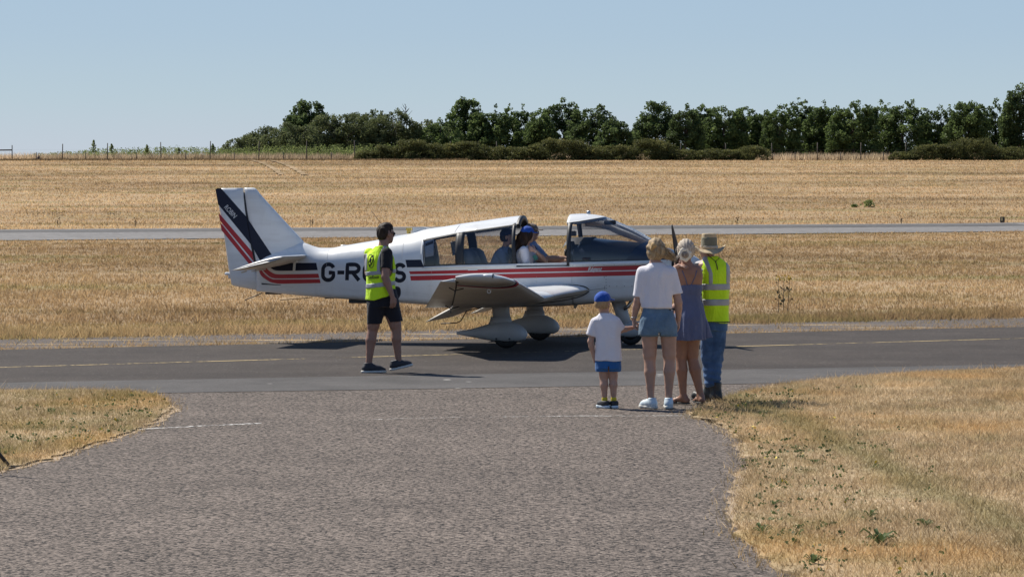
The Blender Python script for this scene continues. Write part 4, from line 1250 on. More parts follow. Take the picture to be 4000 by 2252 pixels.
# height fraction of the white roof line along x
def roof_x(h): return np.interp(h, [0.0, 0.84, 0.88, 1.0], [0.775, 0.775, 0.86, 1.22])
def fair_x(h): return np.interp(h, [0.0, 0.16, 0.5, 0.80, 0.92, 1.0], [1.60, 1.645, 1.735, 1.845, 1.90, 1.915])
def tip_x(h): return np.interp(h, [0.0, 0.3, 0.6, 1.0], [1.93, 1.97, 2.01, 2.02])
grid_front('windscreen', M_glass, roof_x, fair_x, None, None)
grid_front('canopy_fairing', M_cowl, fair_x, tip_x, None, None, 10, 16)
for sg in (-1, 1):
    side('canopy_rail', M_paint, [(0.785, 1.135), (1.945, 1.165), (1.945, 1.226), (0.782, 1.200)], 14, 2, sg, off=0.008, hw=f_canw, top=f_can, thick=0.025)
    side('canopy_hoop', M_frame, [(0.742, 1.16), (0.795, 1.16), (0.785, 1.772), (0.722, 1.765)], 2, 12, sg, off=0.004, top=f_can, hw=f_canw, thick=0.045)
    o_ = MB()
    for xq in np.linspace(0.83, 1.88, 8):
        zq = 1.15 + 0.026 * (xq - 0.78); o_.lathe([(0, 0.0), (0.0, 0.007), (0.004, 0.0)], 'Y', (xq, sg * (float(W(xq, zq, f_can, f_canw)) + 0.009), zq), 8)
    o_.build('rail_screws', M_metal, PL)
# little vent and lamp on top of the canopy
b = MB(); b.lathe([(0, 0.03), (0.03, 0.03), (0.05, 0.018), (0.055, 0)], 'Z', (0.96, 0, 1.885), 12); b.build('roof_knob', M_metal, PL, True)
# air scoop in the windscreen
b = MB(); b.lathe([(-0.09, 0.0), (-0.08, 0.035), (0.08, 0.035), (0.09, 0.0)], 'X', (1.30, -0.16, 1.765), 14); b.build('windscreen_vent', M_frame, PL, True)

# --- cockpit interior ---
b = MB(); b.box((-0.4, 0, 0.70), (1.8, 0.8, 0.04)); b.build('cabin_floor', M_inner, PL)
b = MB()
for sg in (-1, 1): b.box((-0.35, sg * 0.44, 0.93), (1.7, 0.02, 0.42))
b.build('side_lining', M_inner, PL)
b = MB(); b.box((-1.40, 0, 1.13), (0.03, 0.72, 0.66)); b.build('rear_bulkhead', M_inner, PL)
# cockpit sill strip
for sg in (-1, 1):
    side('sill_strip', M_frame, [(0.005, 1.128), (0.80, 1.142), (0.80, 1.163), (0.005, 1.150)], 8, 1, sg, off=0.003, thick=0.03)
    side('sill_rail', M_metal, [(0.010, 1.134), (0.78, 1.147), (0.78, 1.152), (0.010, 1.139)], 8, 1, sg, off=0.007, thick=0.012)
# instrument panel with glare shield, compass and radio box
b = MB(); b.box((0.79, 0, 1.30), (0.04, 0.98, 0.40)); b.build('instrument_panel', M_frame, PL)
b = MB()
Vv = []; Ff = []
for i, (x, z, wv) in enumerate([(0.66, 1.50, 0.47), (0.70, 1.545, 0.47), (0.86, 1.555, 0.46), (1.05, 1.56, 0.40)]):
    for k in range(9):
        t = -1 + k / 4; Vv.append((x, wv * t, z - 0.10 * abs(t) ** 2.4))
for i in range(3):
    for k in range(8):
        a_ = i * 9 + k; Ff.append((a_, a_ + 9, a_ + 10, a_ + 1))
b.add(Vv, Ff); b.build('glare_shield', M_frame, PL, True)
b = MB(); b.box((0.735, -0.02, 1.605), (0.09, 0.09, 0.07)); b.lathe([(0.70, 0.0), (0.70, 0.035), (0.745, 0.04), (0.745, 0.0)], 'X', (0.02, -0.02, 1.61), 12); b.build('compass', M_frame, PL)
b = MB(); b.tube([(0.80, -0.47, 1.20), (0.86, -0.45, 1.38), (0.93, -0.42, 1.50)], 0.012, 8); b.build('canopy_stay', M_metal, PL, True)
b = MB(); b.tube([(0.76, -0.30, 1.25), (0.70, -0.30, 1.27)], 0.014, 8).tube([(0.69, -0.39, 1.30), (0.68, -0.35, 1.37), (0.68, -0.25, 1.37), (0.69, -0.21, 1.30)], 0.014, 8).tube([(0.70, -0.39, 1.29), (0.70, -0.21, 1.29)], 0.012, 8); b.build('control_yoke', M_frame, PL, True)

def seat(name, x, y, zt_, back, wd, th=0.11):
    s = []
    V = []; F = []
    pr = [(0.0, 0.86), (0.0, 1.05), (-0.06 * back, 1.25), (-0.10 * back, zt_ - 0.04), (-0.12 * back, zt_)]
    for i, (dx, z) in enumerate(pr):
        ww = wd * (0.5 if i < 3 else (0.44 if i == 3 else 0.30)); t_ = th * (1 if i < 4 else 0.6)
        for k in range(16):
            a = 2 * math.pi * k / 16
            ca, sa = math.cos(a), math.sin(a)
            V.append((x + dx + t_ / 2 * math.copysign(abs(ca) ** 0.6, ca), y + ww * math.copysign(abs(sa) ** 0.6, sa), z))
    for i in range(len(pr) - 1):
        for k in range(16): F.append((i * 16 + k, i * 16 + (k + 1) % 16, (i + 1) * 16 + (k + 1) % 16, (i + 1) * 16 + k))
    F.append(tuple(range(16))[::-1]); F.append(tuple(range(64, 80)))
    return obj(name, V, F, M_seat if name != 'front_seat' else M_inner, PL)
seat('front_seat', -0.02, -0.26, 1.40, 0.9, 0.44)
seat('front_seat', -0.02, 0.26, 1.40, 0.9, 0.44)
seat('rear_seat', -0.66, -0.24, 1.385, 1.0, 0.46, 0.2)
seat('rear_seat', -0.66, 0.24, 1.385, 1.0, 0.46, 0.2)
b = MB(); b.box((-0.45, 0, 0.86), (0.45, 0.9, 0.12)); b.box((0.2, -0.26, 0.82), (0.45, 0.42, 0.12)); b.box((0.2, 0.26, 0.82), (0.45, 0.42, 0.12)); b.build('seat_cushions', M_seat, PL)
# notices stuck inside the rear windows
for sg, cs in ((-1, [(-1.345, 1.262), (-1.222, 1.286), (-1.242, 1.545), (-1.378, 1.492)]), (1, [(-1.16, 1.27), (-1.05, 1.292), (-1.06, 1.50), (-1.18, 1.47)])):
    nn = side('notice', M_paper, cs, 4, 4, sg, off=-0.012, thick=0.001)
    A, B_, C_, D_ = (np.array(c) for c in cs)
    lo, hi = 0.68, 0.86
    hd = [A + (D_ - A) * lo + (B_ - A) * 0.08, B_ + (C_ - B_) * lo - (B_ - A) * 0.08, B_ + (C_ - B_) * hi - (B_ - A) * 0.08, A + (D_ - A) * hi + (B_ - A) * 0.08]
    side('notice_heading', M_navy, hd, 2, 1, sg, off=-0.010, parent=nn)
    if sg < 0:
        for q in range(6):
            l0 = 0.12 + q * 0.085
            hd = [A + (D_ - A) * l0 + (B_ - A) * 0.1, B_ + (C_ - B_) * l0 - (B_ - A) * 0.14, B_ + (C_ - B_) * (l0 + 0.022) - (B_ - A) * 0.14, A + (D_ - A) * (l0 + 0.022) + (B_ - A) * 0.1]
            side('notice_text', simple('grey_print', (0.35, 0.37, 0.42), 0.7) if q == 0 else bpy.data.materials['grey_print'], hd, 2, 1, sg, off=-0.010, parent=nn)

# --- fin and rudder ---
def slab(name, outline, th, mat, parent=PL, nose=None):
    """fin-like plate from an (x,z) outline, thick in the middle and thin at the rim"""
    n = len(outline); cx = sum(p[0] for p in outline) / n; cz = sum(p[1] for p in outline) / n
    V = []; F = []
    for sgn in (-1, 1):
        for sc, t_ in ((1.0, 0.12), (0.985, 0.35), (0.93, 0.75), (0.75, 1.0)):
            for x, z in outline: V.append((cx + (x - cx) * sc, sgn * th / 2 * t_, cz + (z - cz) * sc))
        V.append((cx, sgn * th / 2, cz))
    per = 4 * n + 1
    for s_i, b0 in ((0, 0), (1, per)):
        for r in range(3):
            for k in range(n):
                f = (b0 + r * n + k, b0 + r * n + (k + 1) % n, b0 + (r + 1) * n + (k + 1) % n, b0 + (r + 1) * n + k)
                F.append(f if s_i == 0 else f[::-1])
        for k in range(n):
            f = (b0 + 3 * n + k, b0 + 3 * n + (k + 1) % n, b0 + 4 * n); F.append(f if s_i == 0 else f[::-1])
    for k in range(n): F.append((k, per + k, per + (k + 1) % n, (k + 1) % n))
    return obj(name, V, F, mat, parent)
def dens(pts, k=6):
    o = []
    for a, b in zip(pts, pts[1:] + pts[:1]):
        for i in range(k): o.append((a[0] + (b[0] - a[0]) * i / k, a[1] + (b[1] - a[1]) * i / k))
    return o
hinge = [(-4.204, 2.268), (-4.160, 1.929), (-4.072, 1.414), (-3.991, 0.984), (-3.962, 0.747)]
def hx(z): return float(np.interp(z, [p[1] for p in hinge][::-1], [p[0] for p in hinge][::-1]))
fin_o = [(hx(2.268) + 0.008, 2.270), (-4.060, 2.272), (-4.025, 2.262), (-3.990, 2.228), (-3.970, 2.195), (-3.612, 1.815), (-3.30, 1.488), (-3.24, 1.40), (-3.24, 1.20), (hx(1.15) + 0.008, 1.15), (hx(1.6) + 0.008, 1.6), (hx(1.93) + 0.008, 1.93)]
slab('fin', dens(fin_o, 3), 0.115, M_paint)
rud_o = [(hx(2.268) - 0.006, 2.268), (hx(1.93) - 0.006, 1.93), (hx(1.414) - 0.006, 1.414), (hx(0.984) - 0.006, 0.984), (-3.966, 0.752), (-4.177, 0.789), (-4.372, 0.826), (-4.392, 0.85), (-4.432, 1.068), (-4.495, 1.513), (-4.583, 2.022), (-4.606, 2.15), (-4.622, 2.235), (-4.60, 2.262)]
rud = slab('rudder', dens(rud_o, 3), 0.10, M_paint)
b = MB(); b.lathe([(-4.50, 0.0), (-4.49, 0.02), (-4.46, 0.026), (-4.41, 0.02)], 'X', (0, 0, 1.0), 10); b.tube([(-4.43, 0, 0.99), (-4.425, 0, 0.93)], 0.015, 6); b.build('tail_light', M_lamp, PL, True)

slab('hinge_spar', dens([(hx(2.2) - 0.03, 2.2), (hx(1.4) - 0.03, 1.4), (hx(0.8) - 0.03, 0.8), (hx(0.8) + 0.03, 0.8), (hx(1.4) + 0.03, 1.4), (hx(2.2) + 0.03, 2.2)], 3), 0.05, M_frame)
def finpatch(name, mat, poly, parent, y=0.060, sgns=(-1, 1)):
    """flat paint laid just proud of fin or rudder, split so it stays on one side of the hinge gap"""
    for sg in sgns:
        V = [(x, sg * y, z) for x, z in poly]
        obj(name, V, [tuple(range(len(poly)))[::1 if sg < 0 else -1]], mat, parent, smooth=False)
# --- stabilator ---
def airfoil(n=14):
    x = (1 - np.cos(np.linspace(0, np.pi, n))) / 2
    t = 5 * (0.2969 * np.sqrt(x) - 0.126 * x - 0.3516 * x ** 2 + 0.2843 * x ** 3 - 0.1036 * x ** 4)
    return x, t
def wing_loft(name, secs, mat, parent=PL, c0=0.0, c1=1.0, n=14, close=True, camber=0.015, smooth=True, grow=0.0, under=None):
    """secs: (y, xLE, zLE, xTE, zTE, thickness)"""
    xf, tf = airfoil(n)
    xs_ = c0 + (c1 - c0) * xf
    tt = np.interp(xs_, xf, tf)
    V = []; F = []
    for (y, xl, zl, xt, zt_, th, *cm_) in secs:
        cam_ = 4 * (cm_[0] if cm_ else camber) * xs_ * (1 - xs_)
        ch = math.hypot(xl - xt, zl - zt_)
        px_ = xl + (xt - xl) * xs_; pz = zl + (zt_ - zl) * xs_ + cam_ * ch
        up = [(px_[i], y, pz[i] + tt[i] * th + grow) for i in range(n)]
        lo = [(px_[i], y, pz[i] - tt[i] * th - grow) for i in range(n)]
        V += up + lo[::-1]
    m = 2 * n
    for i in range(len(secs) - 1):
        flip = secs[i + 1][0] > secs[i][0]
        for k in range(m):
            a, b = i * m + k, i * m + (k + 1) % m
            f = (a, b, b + m, a + m)
            F.append(f if flip else f[::-1])
    if close:
        F.append(tuple(range(m))); F.append(tuple(range((len(secs) - 1) * m, len(secs) * m))[::-1])
    o = obj(name, V, F, [mat, under] if under else mat, parent, smooth)
    if under:
        for p in o.data.polygons:
            ks = [v % m for v in p.vertices]
            if all(k >= n for k in ks) or (min(ks) >= n - 0): p.material_index = 1
    return o
st_secs = [(-1.60, -3.20, 1.272, -3.95, 1.083, 0.035), (-1.585, -3.172, 1.28, -3.953, 1.081, 0.075), (-0.8, -3.19, 1.275, -3.975, 1.07, 0.085), (0, -3.20, 1.272, -3.99, 1.065, 0.09), (0.8, -3.19, 1.275, -3.975, 1.07, 0.085), (1.585, -3.172, 1.28, -3.953, 1.081, 0.075), (1.60, -3.20, 1.272, -3.95, 1.083, 0.035)]
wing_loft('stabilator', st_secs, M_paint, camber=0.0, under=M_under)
for sg in (-1, 1):
    b = MB(); b.box((-3.37, sg * 0.235, 1.13), (0.035, 0.012, 0.16), Matrix.Rotation(R(4), 3, 'Y')); b.box((-3.37, sg * 0.26, 1.20), (0.10, 0.06, 0.04)); b.build('stabilator_bracket', M_under, PL)
    b = MB(); b.tube([(-3.82, sg * 1.2, 1.07), (-3.90, sg * 1.2, 1.045)], 0.012, 6); b.tube([(-3.70, sg * 0.6, 1.085), (-3.92, sg * 0.6, 1.05)], 0.010, 6); b.build('trim_tab_rod', M_under, PL)

# --- wing ---
def sec_at(y):
    ya = abs(y)
    ys_ = [0.0, 0.35, 0.60, 1.10, 2.18, 4.0, 4.28, 4.38]
    xl = np.interp(ya, ys_, [1.10, 1.10, 1.03, 0.78, 0.716, 0.70, 0.645, 0.56])
    zl = np.interp(ya, ys_, [0.80, 0.80, 0.80, 0.755, 0.730, 0.985, 1.035, 1.055])
    xt = np.interp(ya, ys_, [-0.98, -0.98, -0.98, -0.98, -0.98, -0.385, -0.30, -0.275])
    zt_ = np.interp(ya, ys_, [0.60, 0.60, 0.60, 0.595, 0.590, 0.975, 1.020, 1.030])
    th = np.interp(ya, ys_, [0.22, 0.22, 0.215, 0.205, 0.195, 0.15, 0.13, 0.105])
    return (y, float(xl), float(zl), float(xt), float(zt_), float(th))
def secs(ys_): return [sec_at(y) for y in ys_]
for sg in (-1, 1):
    inn = [0.30, 0.6, 0.85, 1.1, 1.6, 2.18]
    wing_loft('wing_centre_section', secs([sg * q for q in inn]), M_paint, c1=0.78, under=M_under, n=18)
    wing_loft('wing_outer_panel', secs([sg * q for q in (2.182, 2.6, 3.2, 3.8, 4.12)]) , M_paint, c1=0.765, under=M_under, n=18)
    tp = sec_at(sg * 4.12); tq = sec_at(sg * 4.38)
    # bevelled tip: the underside sweeps up to the top surface
    wing_loft('wing_tip', [tp, (sg * 4.30, tp[1] - 0.05, tp[2] + 0.03, tp[3] + 0.05, tp[4] + 0.035, 0.115, 0.030), (sg * 4.375, tq[1] + 0.01, tq[2] + 0.004, tq[3] + 0.003, tq[4] + 0.0, 0.085, 0.045), (sg * 4.392, tq[1] - 0.03, tq[2] + 0.008, tq[3] + 0.02, tq[4] + 0.004, 0.02, 0.055)], M_paint, c1=0.765, n=18, under=M_under)
    # aileron with a visible gap, slightly drooped
    ail = []
    for q in (2.26, 3.0, 3.7, 4.28, 4.37):
        s_a = list(sec_at(sg * q)); s_a[4] -= 0.012; ail.append(tuple(s_a))
    wing_loft('aileron', ail, M_paint, c0=0.782, c1=1.0, under=M_under, n=12)
    gp = MB()
    wing_loft('aileron_spar', [tuple(list(q[:5]) + [q[5] * 0.8]) for q in secs([sg * z for z in (2.28, 3.2, 4.27)])], M_frame, c0=0.74, c1=0.80, n=8)
    # flap lowered
    fl = []
    for q in (0.62, 1.3, 2.12):
        s_ = sec_at(sg * q); hx_ = s_[1] + (s_[3] - s_[1]) * 0.77; hz_ = s_[2] + (s_[4] - s_[2]) * 0.77
        fl.append((sg * q, hx_ + 0.03, hz_ - 0.02, hx_ - 0.40, hz_ - 0.235, 0.045))
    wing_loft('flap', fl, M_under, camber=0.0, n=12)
    # red and black bands round the wing near the tip
    for nm, mt, y0, y1 in (('black_band', M_navy, 4.06, 4.105), ('red_band', M_red, 3.985, 4.055)):
        wing_loft(nm, secs([sg * y0, sg * y1]), mt, c1=0.765, grow=0.0022, n=18, close=False)
        wing_loft(nm, [tuple(list(s[:4]) + [s[4] - 0.012, s[5]]) for s in secs([sg * y0, sg * y1])], mt, c0=0.782, grow=0.0022, n=12, close=False)
    # wing-tip lamp
    s_ = sec_at(sg * 4.38)
    b = MB(); b.lathe([(0.28, 0.0), (0.30, 0.015), (0.36, 0.028), (0.425, 0.030)], 'X', (0, sg * 4.38, 1.092), 12); lt = b.build('wing_tip_light', M_lamp, PL, True)
    b = MB(); b.lathe([(0.426, 0.030), (0.436, 0.030), (0.437, 0.0)], 'X', (0, sg * 4.38, 1.092), 12); b.build('lens', M_frame, lt, True)
    # tie-down ring, hinge arms
    s_ = sec_at(sg * 3.9)
    b = MB(); b.lathe([(-0.006, 0.028), (0.006, 0.028), (0.006, 0.017), (-0.006, 0.017), (-0.006, 0.028)], 'Y', (0.28, sg * 3.9, 0.875), 14); b.build('tie_down_ring', M_lamp, PL, True)
    for q in (2.4, 3.9):
        s_ = sec_at(sg * q); xh = s_[1] + (s_[3] - s_[1]) * 0.775; zh = s_[2] + (s_[4] - s_[2]) * 0.775 - 0.045
        b = MB(); b.tube([(xh + 0.10, sg * q, zh), (xh - 0.02, sg * q, zh - 0.03), (xh - 0.10, sg * q, zh + 0.01)], 0.008, 6); b.tube([(xh - 0.02, sg * q, zh - 0.03), (xh - 0.02, sg * q, zh - 0.09)], 0.007, 6); b.build('aileron_hinge', M_frame, PL)
    # root walkway seal: dark outline where the root fairing meets the fuselage
    b = MB()
    s_ = sec_at(sg * 0.6); xf, tf = airfoil(18)
    pts = []
    for i in range(18):
        xx = s_[1] + (s_[3] - s_[1]) * xf[i]; zz = s_[2] + (s_[4] - s_[2]) * xf[i]
        if xx > -0.4: pts.append((xx, zz + tf[i] * s_[5] + 0.012, zz - tf[i] * s_[5] - 0.012))
    for k in (1, 2):
        b.tube([(p[0] + (0.03 if i == 0 else 0.012), sg * (float(W(min(p[0], 0.9) , p[k])) + 0.002), p[k]) for i, p in enumerate(pts)], 0.007, 5)
    b.build('root_seal', M_frame, PL)
    # joint line of the fairing, boarding step
    if sg < 0:
        b = MB(); b.tube([(-0.45, sg * 0.86, 0.56), (-0.655, sg * 0.90, 0.503), (-0.737, sg * 0.90, 0.364), (-0.80, sg * 0.90, 0.335), (-1.03, sg * 0.90, 0.322)], 0.008, 8); b.build('boarding_step', M_frame, PL, True)
# belly antenna fin, pitot
b = MB(); b.add([(0.735, -0.012, 0.63), (0.735, 0.012, 0.63), (0.835, 0.012, 0.63), (0.835, -0.012, 0.63), (0.745, -0.005, 0.52), (0.745, 0.005, 0.52), (0.775, 0.005, 0.52), (0.775, -0.005, 0.52)], [(0, 1, 2, 3), (4, 7, 6, 5), (0, 4, 5, 1), (1, 5, 6, 2), (2, 6, 7, 3), (3, 7, 4, 0)]); b.build('belly_antenna', M_under, PL)
b = MB(); b.box((-2.42, -0.05, 0.615), (0.30, 0.2, 0.07)); b.build('belly_fairing', M_frame, PL)
b = MB(); b.tube([(-3.92, 0, 0.72), (-4.19, 0.0, 0.61)], 0.008, 6); b.build('tail_skid', M_frame, PL, True)
b = MB(); b.tube([(-3.16, 0, 0.67), (-3.17, 0, 0.655), (-3.65, 0.0, 0.615)], 0.006, 6); b.box((-2.90, 0, 0.655), (0.13, 0.06, 0.03)); b.box((-3.75, 0, 0.715), (0.24, 0.05, 0.03)); b.build('tail_antenna', M_frame, PL)
# grimy slot on the tail
V_, F_ = patch([(-3.915, 0.845), (-3.60, 0.835), (-3.60, 0.842), (-3.915, 0.868)], 6, 1, -1, off=0.003); obj('tail_slot', V_, F_, M_frame, PL)

# --- undercarriage ---
def spat(name, y, parent):
    prof = [(-0.715, 0.188, 0.226, 0.02), (-0.70, 0.185, 0.23, 0.028), (-0.50, 0.150, 0.266, 0.06), (-0.30, 0.115, 0.325, 0.09), (-0.12, 0.090, 0.375, 0.115), (0.0, 0.083, 0.385, 0.12), (0.12, 0.087, 0.365, 0.118), (0.22, 0.10, 0.315, 0.105), (0.275, 0.125, 0.265, 0.075), (0.302, 0.17, 0.215, 0.03)]
    V = []; F = []; n = 20
    for x, z0, z1, hw_ in prof:
        for k in range(n):
            a = 2 * math.pi * k / n; ca, sa = math.cos(a), math.sin(a)
            V.append((x, y + hw_ * math.copysign(abs(ca) ** 0.8, ca), (z0 + z1) / 2 + (z1 - z0) / 2 * math.copysign(abs(sa) ** 0.85, sa)))
    for i in range(len(prof) - 1):
        for k in range(n): F.append((i * n + k, i * n + (k + 1) % n, (i + 1) * n + (k + 1) % n, (i + 1) * n + k)[::-1])
    F.append(tuple(range(n))); F.append(tuple(range((len(prof) - 1) * n, len(prof) * n))[::-1])
    return obj(name, V, F, M_spat, parent)
def wheel(x, y, r, wd, parent, z=None):
    b = MB(); b.lathe([(-wd / 2, r * 0.55), (-wd / 2, r * 0.80), (-wd * 0.36, r * 0.95), (-wd * 0.15, r), (wd * 0.15, r), (wd * 0.36, r * 0.95), (wd / 2, r * 0.80), (wd / 2, r * 0.55)], 'Y', (x, y, r if z is None else z), 32)
    t = b.build('tyre', M_rubber, parent, True)
    b = MB(); b.lathe([(-wd * 0.4, 0.0), (-wd * 0.42, r * 0.56), (wd * 0.42, r * 0.56), (wd * 0.4, 0.0)], 'Y', (x, y, r if z is None else z), 24); b.build('hub', M_metal, t, True)
def leg(name, secs_, parent, mat=M_spat):
    """secs_: (z, x0, x1, halfthick, y)"""
    V = []; F = []; n = 18
    for z, x0, x1, ht, y in secs_:
        for k in range(n):
            a = 2 * math.pi * k / n
            V.append(((x0 + x1) / 2 + (x1 - x0) / 2 * math.cos(a), y + ht * math.sin(a), z))
    for i in range(len(secs_) - 1):
        for k in range(n): F.append((i * n + k, i * n + (k + 1) % n, (i + 1) * n + (k + 1) % n, (i + 1) * n + k))
    F.append(tuple(range(n))[::-1]); F.append(tuple(range((len(secs_) - 1) * n, len(secs_) * n)))
    return obj(name, V, F, mat, parent)
for sg in (-1, 1):
    y = sg * 1.29
    sp = spat('wheel_spat', y, PL)
    leg('undercarriage_leg', [(0.27, -0.34, 0.14, 0.07, y), (0.335, -0.262, 0.098, 0.065, y), (0.38, -0.236, 0.080, 0.06, y), (0.44, -0.222, 0.070, 0.055, y)], PL)
    leg('leg_fairing', [(0.435, -0.194, 0.060, 0.048, y), (0.52, -0.202, 0.050, 0.05, y), (0.66, -0.205, 0.044, 0.055, y)], PL)
    b = MB()
    for xq, zq in ((-0.125, 0.135), (0.065, 0.135)): b.lathe([(0.0, 0.014), (0.006, 0.012), (0.006, 0.0)] if sg > 0 else [(0.0, 0.014), (-0.006, 0.012), (-0.006, 0.0)], 'Y', (xq, y + sg * 0.100, zq), 8)
    b.build('spat_bolts', M_frame, sp)
    wheel(0.0, y, 0.188, 0.145, PL)
leg('nose_leg', [(0.30, 1.40, 1.60, 0.075, 0), (0.45, 1.35, 1.55, 0.075, 0), (0.68, 1.27, 1.49, 0.08, 0)], PL)
V = []; F = []; n = 20
prof = [(1.10, 0.18, 0.21, 0.02), (1.25, 0.14, 0.27, 0.06), (1.42, 0.105, 0.33, 0.09), (1.58, 0.10, 0.36, 0.10), (1.72, 0.11, 0.34, 0.09), (1.83, 0.14, 0.28, 0.06), (1.87, 0.19, 0.23, 0.02)]
for x, z0, z1, hw_ in prof:
    for k in range(n):
        a = 2 * math.pi * k / n; V.append((x, hw_ * math.cos(a), (z0 + z1) / 2 + (z1 - z0) / 2 * math.sin(a)))
for i in range(len(prof) - 1):
    for k in range(n): F.append((i * n + k, i * n + (k + 1) % n, (i + 1) * n + (k + 1) % n, (i + 1) * n + k)[::-1])
F.append(tuple(range(n))); F.append(tuple(range((len(prof) - 1) * n, len(prof) * n))[::-1])
obj('nose_wheel_spat', V, F, M_spat, PL)
wheel(1.58, 0, 0.17, 0.12, PL)

# --- spinner and propeller ---
b = MB(); b.lathe([(2.255, 0.0), (2.256, 0.155), (2.30, 0.155), (2.40, 0.135), (2.50, 0.09), (2.57, 0.04), (2.595, 0.0)], 'X', (0, 0, 1.205), 28); b.build('spinner', M_paint, PL, True)
def blade(ang):
    V = []; F = []; n = 12
    for r_, ch, th, tw in ((0.06, 0.055, 0.05, 60), (0.18, 0.09, 0.030, 45), (0.40, 0.105, 0.02, 30), (0.65, 0.088, 0.013, 20), (0.82, 0.060, 0.009, 16), (0.885, 0.025, 0.005, 15)):
        for k in range(n):
            a = 2 * math.pi * k / n
            u, v = ch / 2 * math.cos(a), th / 2 * math.sin(a); t = R(tw)
            lx = u * math.sin(t) + v * math.cos(t); ly = u * math.cos(t) - v * math.sin(t)
            p = Vector((lx, ly, r_)); p = Matrix.Rotation(ang, 3, 'X') @ p
            V.append((p.x + 2.275, p.y, p.z + 1.205))
    for i in range(5):
        for k in range(n): F.append((i * n + k, i * n + (k + 1) % n, (i + 1) * n + (k + 1) % n, (i + 1) * n + k))
    F.append(tuple(range(n))[::-1]); F.append(tuple(range(5 * n, 6 * n)))
    return V, F
pr = thing('propeller', None, None); pr.parent = PL
for an in (R(53), R(233)):
    V, F = blade(an); obj('propeller_blade', V, F, M_prop, pr)

# --- things on the spine ---
b = MB(); b.add([(-1.64, -0.05, 1.60), (-1.64, 0.05, 1.60), (-1.30, 0.05, 1.66), (-1.30, -0.05, 1.66), (-1.63, -0.045, 1.690), (-1.63, 0.045, 1.690), (-1.48, 0.04, 1.694), (-1.48, -0.04, 1.694)], [(4, 7, 6, 5), (0, 4, 5, 1), (1, 5, 6, 2), (2, 6, 7, 3), (3, 7, 4, 0)]); b.build('roof_vent', M_paint, PL)
b = MB(); b.box((-1.705, 0, 1.63), (0.05, 0.05, 0.06)); b.box((-1.70, 0, 1.665), (0.075, 0.075, 0.035)); b.build('strobe_light', M_lightcap, PL)
b = MB(); b.lathe([(0, 0.055), (0.012, 0.05), (0.018, 0.0)], 'Z', (-2.68, 0, 1.417), 14); b.build('gps_puck', M_paint, PL, True)
b = MB(); b.box((-1.90, 0, 1.572), (0.16, 0.05, 0.022)); b.build('spine_plate', M_paint, PL)
b = MB(); b.tube([(-1.97, 0, 1.545), (-2.11, 0, 1.732), (-2.267, 0, 1.931)], [0.005, 0.004, 0.0025], 6); b.build('whip_antenna', M_frame, PL)

# --- paintwork ---
def stripe(name, mat, A, B_, C_, D_, n=30, m=3, off=0.0018, sgs=(-1, 1), hw=f_hw, top=f_top):
    for sg in sgs: side(name, mat, [A, B_, C_, D_], n, m, sg, off=off)
# red double stripe along the cabin and cowling, broken for the script
stripe('red_stripe', M_red, (-1.572, 1.016), (1.99, 1.098), (1.96, 1.163), (-1.591, 1.058), 40)
stripe('red_stripe', M_red, (-1.562, 0.925), (1.99, 1.024), (1.99, 1.086), (-1.573, 0.992), 40)
# navy block ahead of the letters
stripe('navy_block', M_navy, (-1.620, 1.116), (-1.360, 1.120), (-1.410, 1.229), (-1.645, 1.224), 6)
# stripes on the tail sweeping up to the fin
def sweep(name, mat, lo, hi, n=40, off=0.0018, sgs=(-1, 1)):
    """band between two (x,z) polylines on the rear fuselage"""
    lo = np.array(lo); hi = np.array(hi)
    def samp(P, t):
        d = np.concatenate([[0], np.cumsum(np.linalg.norm(np.diff(P, axis=0), axis=1))]); d /= d[-1]
        return np.stack([pchip(d, P[:, 0])(t), pchip(d, P[:, 1])(t)], -1)
    t = np.linspace(0, 1, n + 1); a, b_ = samp(lo, t), samp(hi, t)
    for sg in sgs:
        V = []; F = []
        for i in range(n + 1):
            for k in range(4):
                p = a[i] + (b_[i] - a[i]) * k / 3
                V.append((p[0], sg * (float(W(p[0], p[1])) + off), p[1]))
            if i:
                for k in range(3):
                    q = (i - 1) * 4 + k; f = (q, q + 4, q + 5, q + 1); F.append(f if sg < 0 else f[::-1])
        obj(name, V, F, mat, PL)
sweep('red_stripe', M_red, [(-2.988, 0.951), (-3.40, 0.940), (-3.683, 0.936), (-3.746, 0.945), (-3.841, 1.006), (-3.904, 1.070), (-3.935, 1.13)], [(-3.004, 1.013), (-3.40, 1.002), (-3.619, 0.997), (-3.682, 1.001), (-3.771, 1.037), (-3.828, 1.080), (-3.86, 1.13)])
sweep('red_stripe', M_red, [(-2.970, 0.877), (-3.40, 0.865), (-3.619, 0.860), (-3.746, 0.875), (-3.860, 0.932), (-3.923, 0.981), (-3.961, 1.061)], [(-2.982, 0.935), (-3.40, 0.926), (-3.619, 0.923), (-3.714, 0.924), (-3.790, 0.951), (-3.866, 1.006), (-3.923, 1.073)])
sweep('navy_block', M_navy, [(-3.013, 1.065), (-3.619, 1.050), (-3.695, 1.056), (-3.765, 1.089)], [(-3.038, 1.171), (-3.328, 1.167), (-3.50, 1.165), (-3.70, 1.16)])
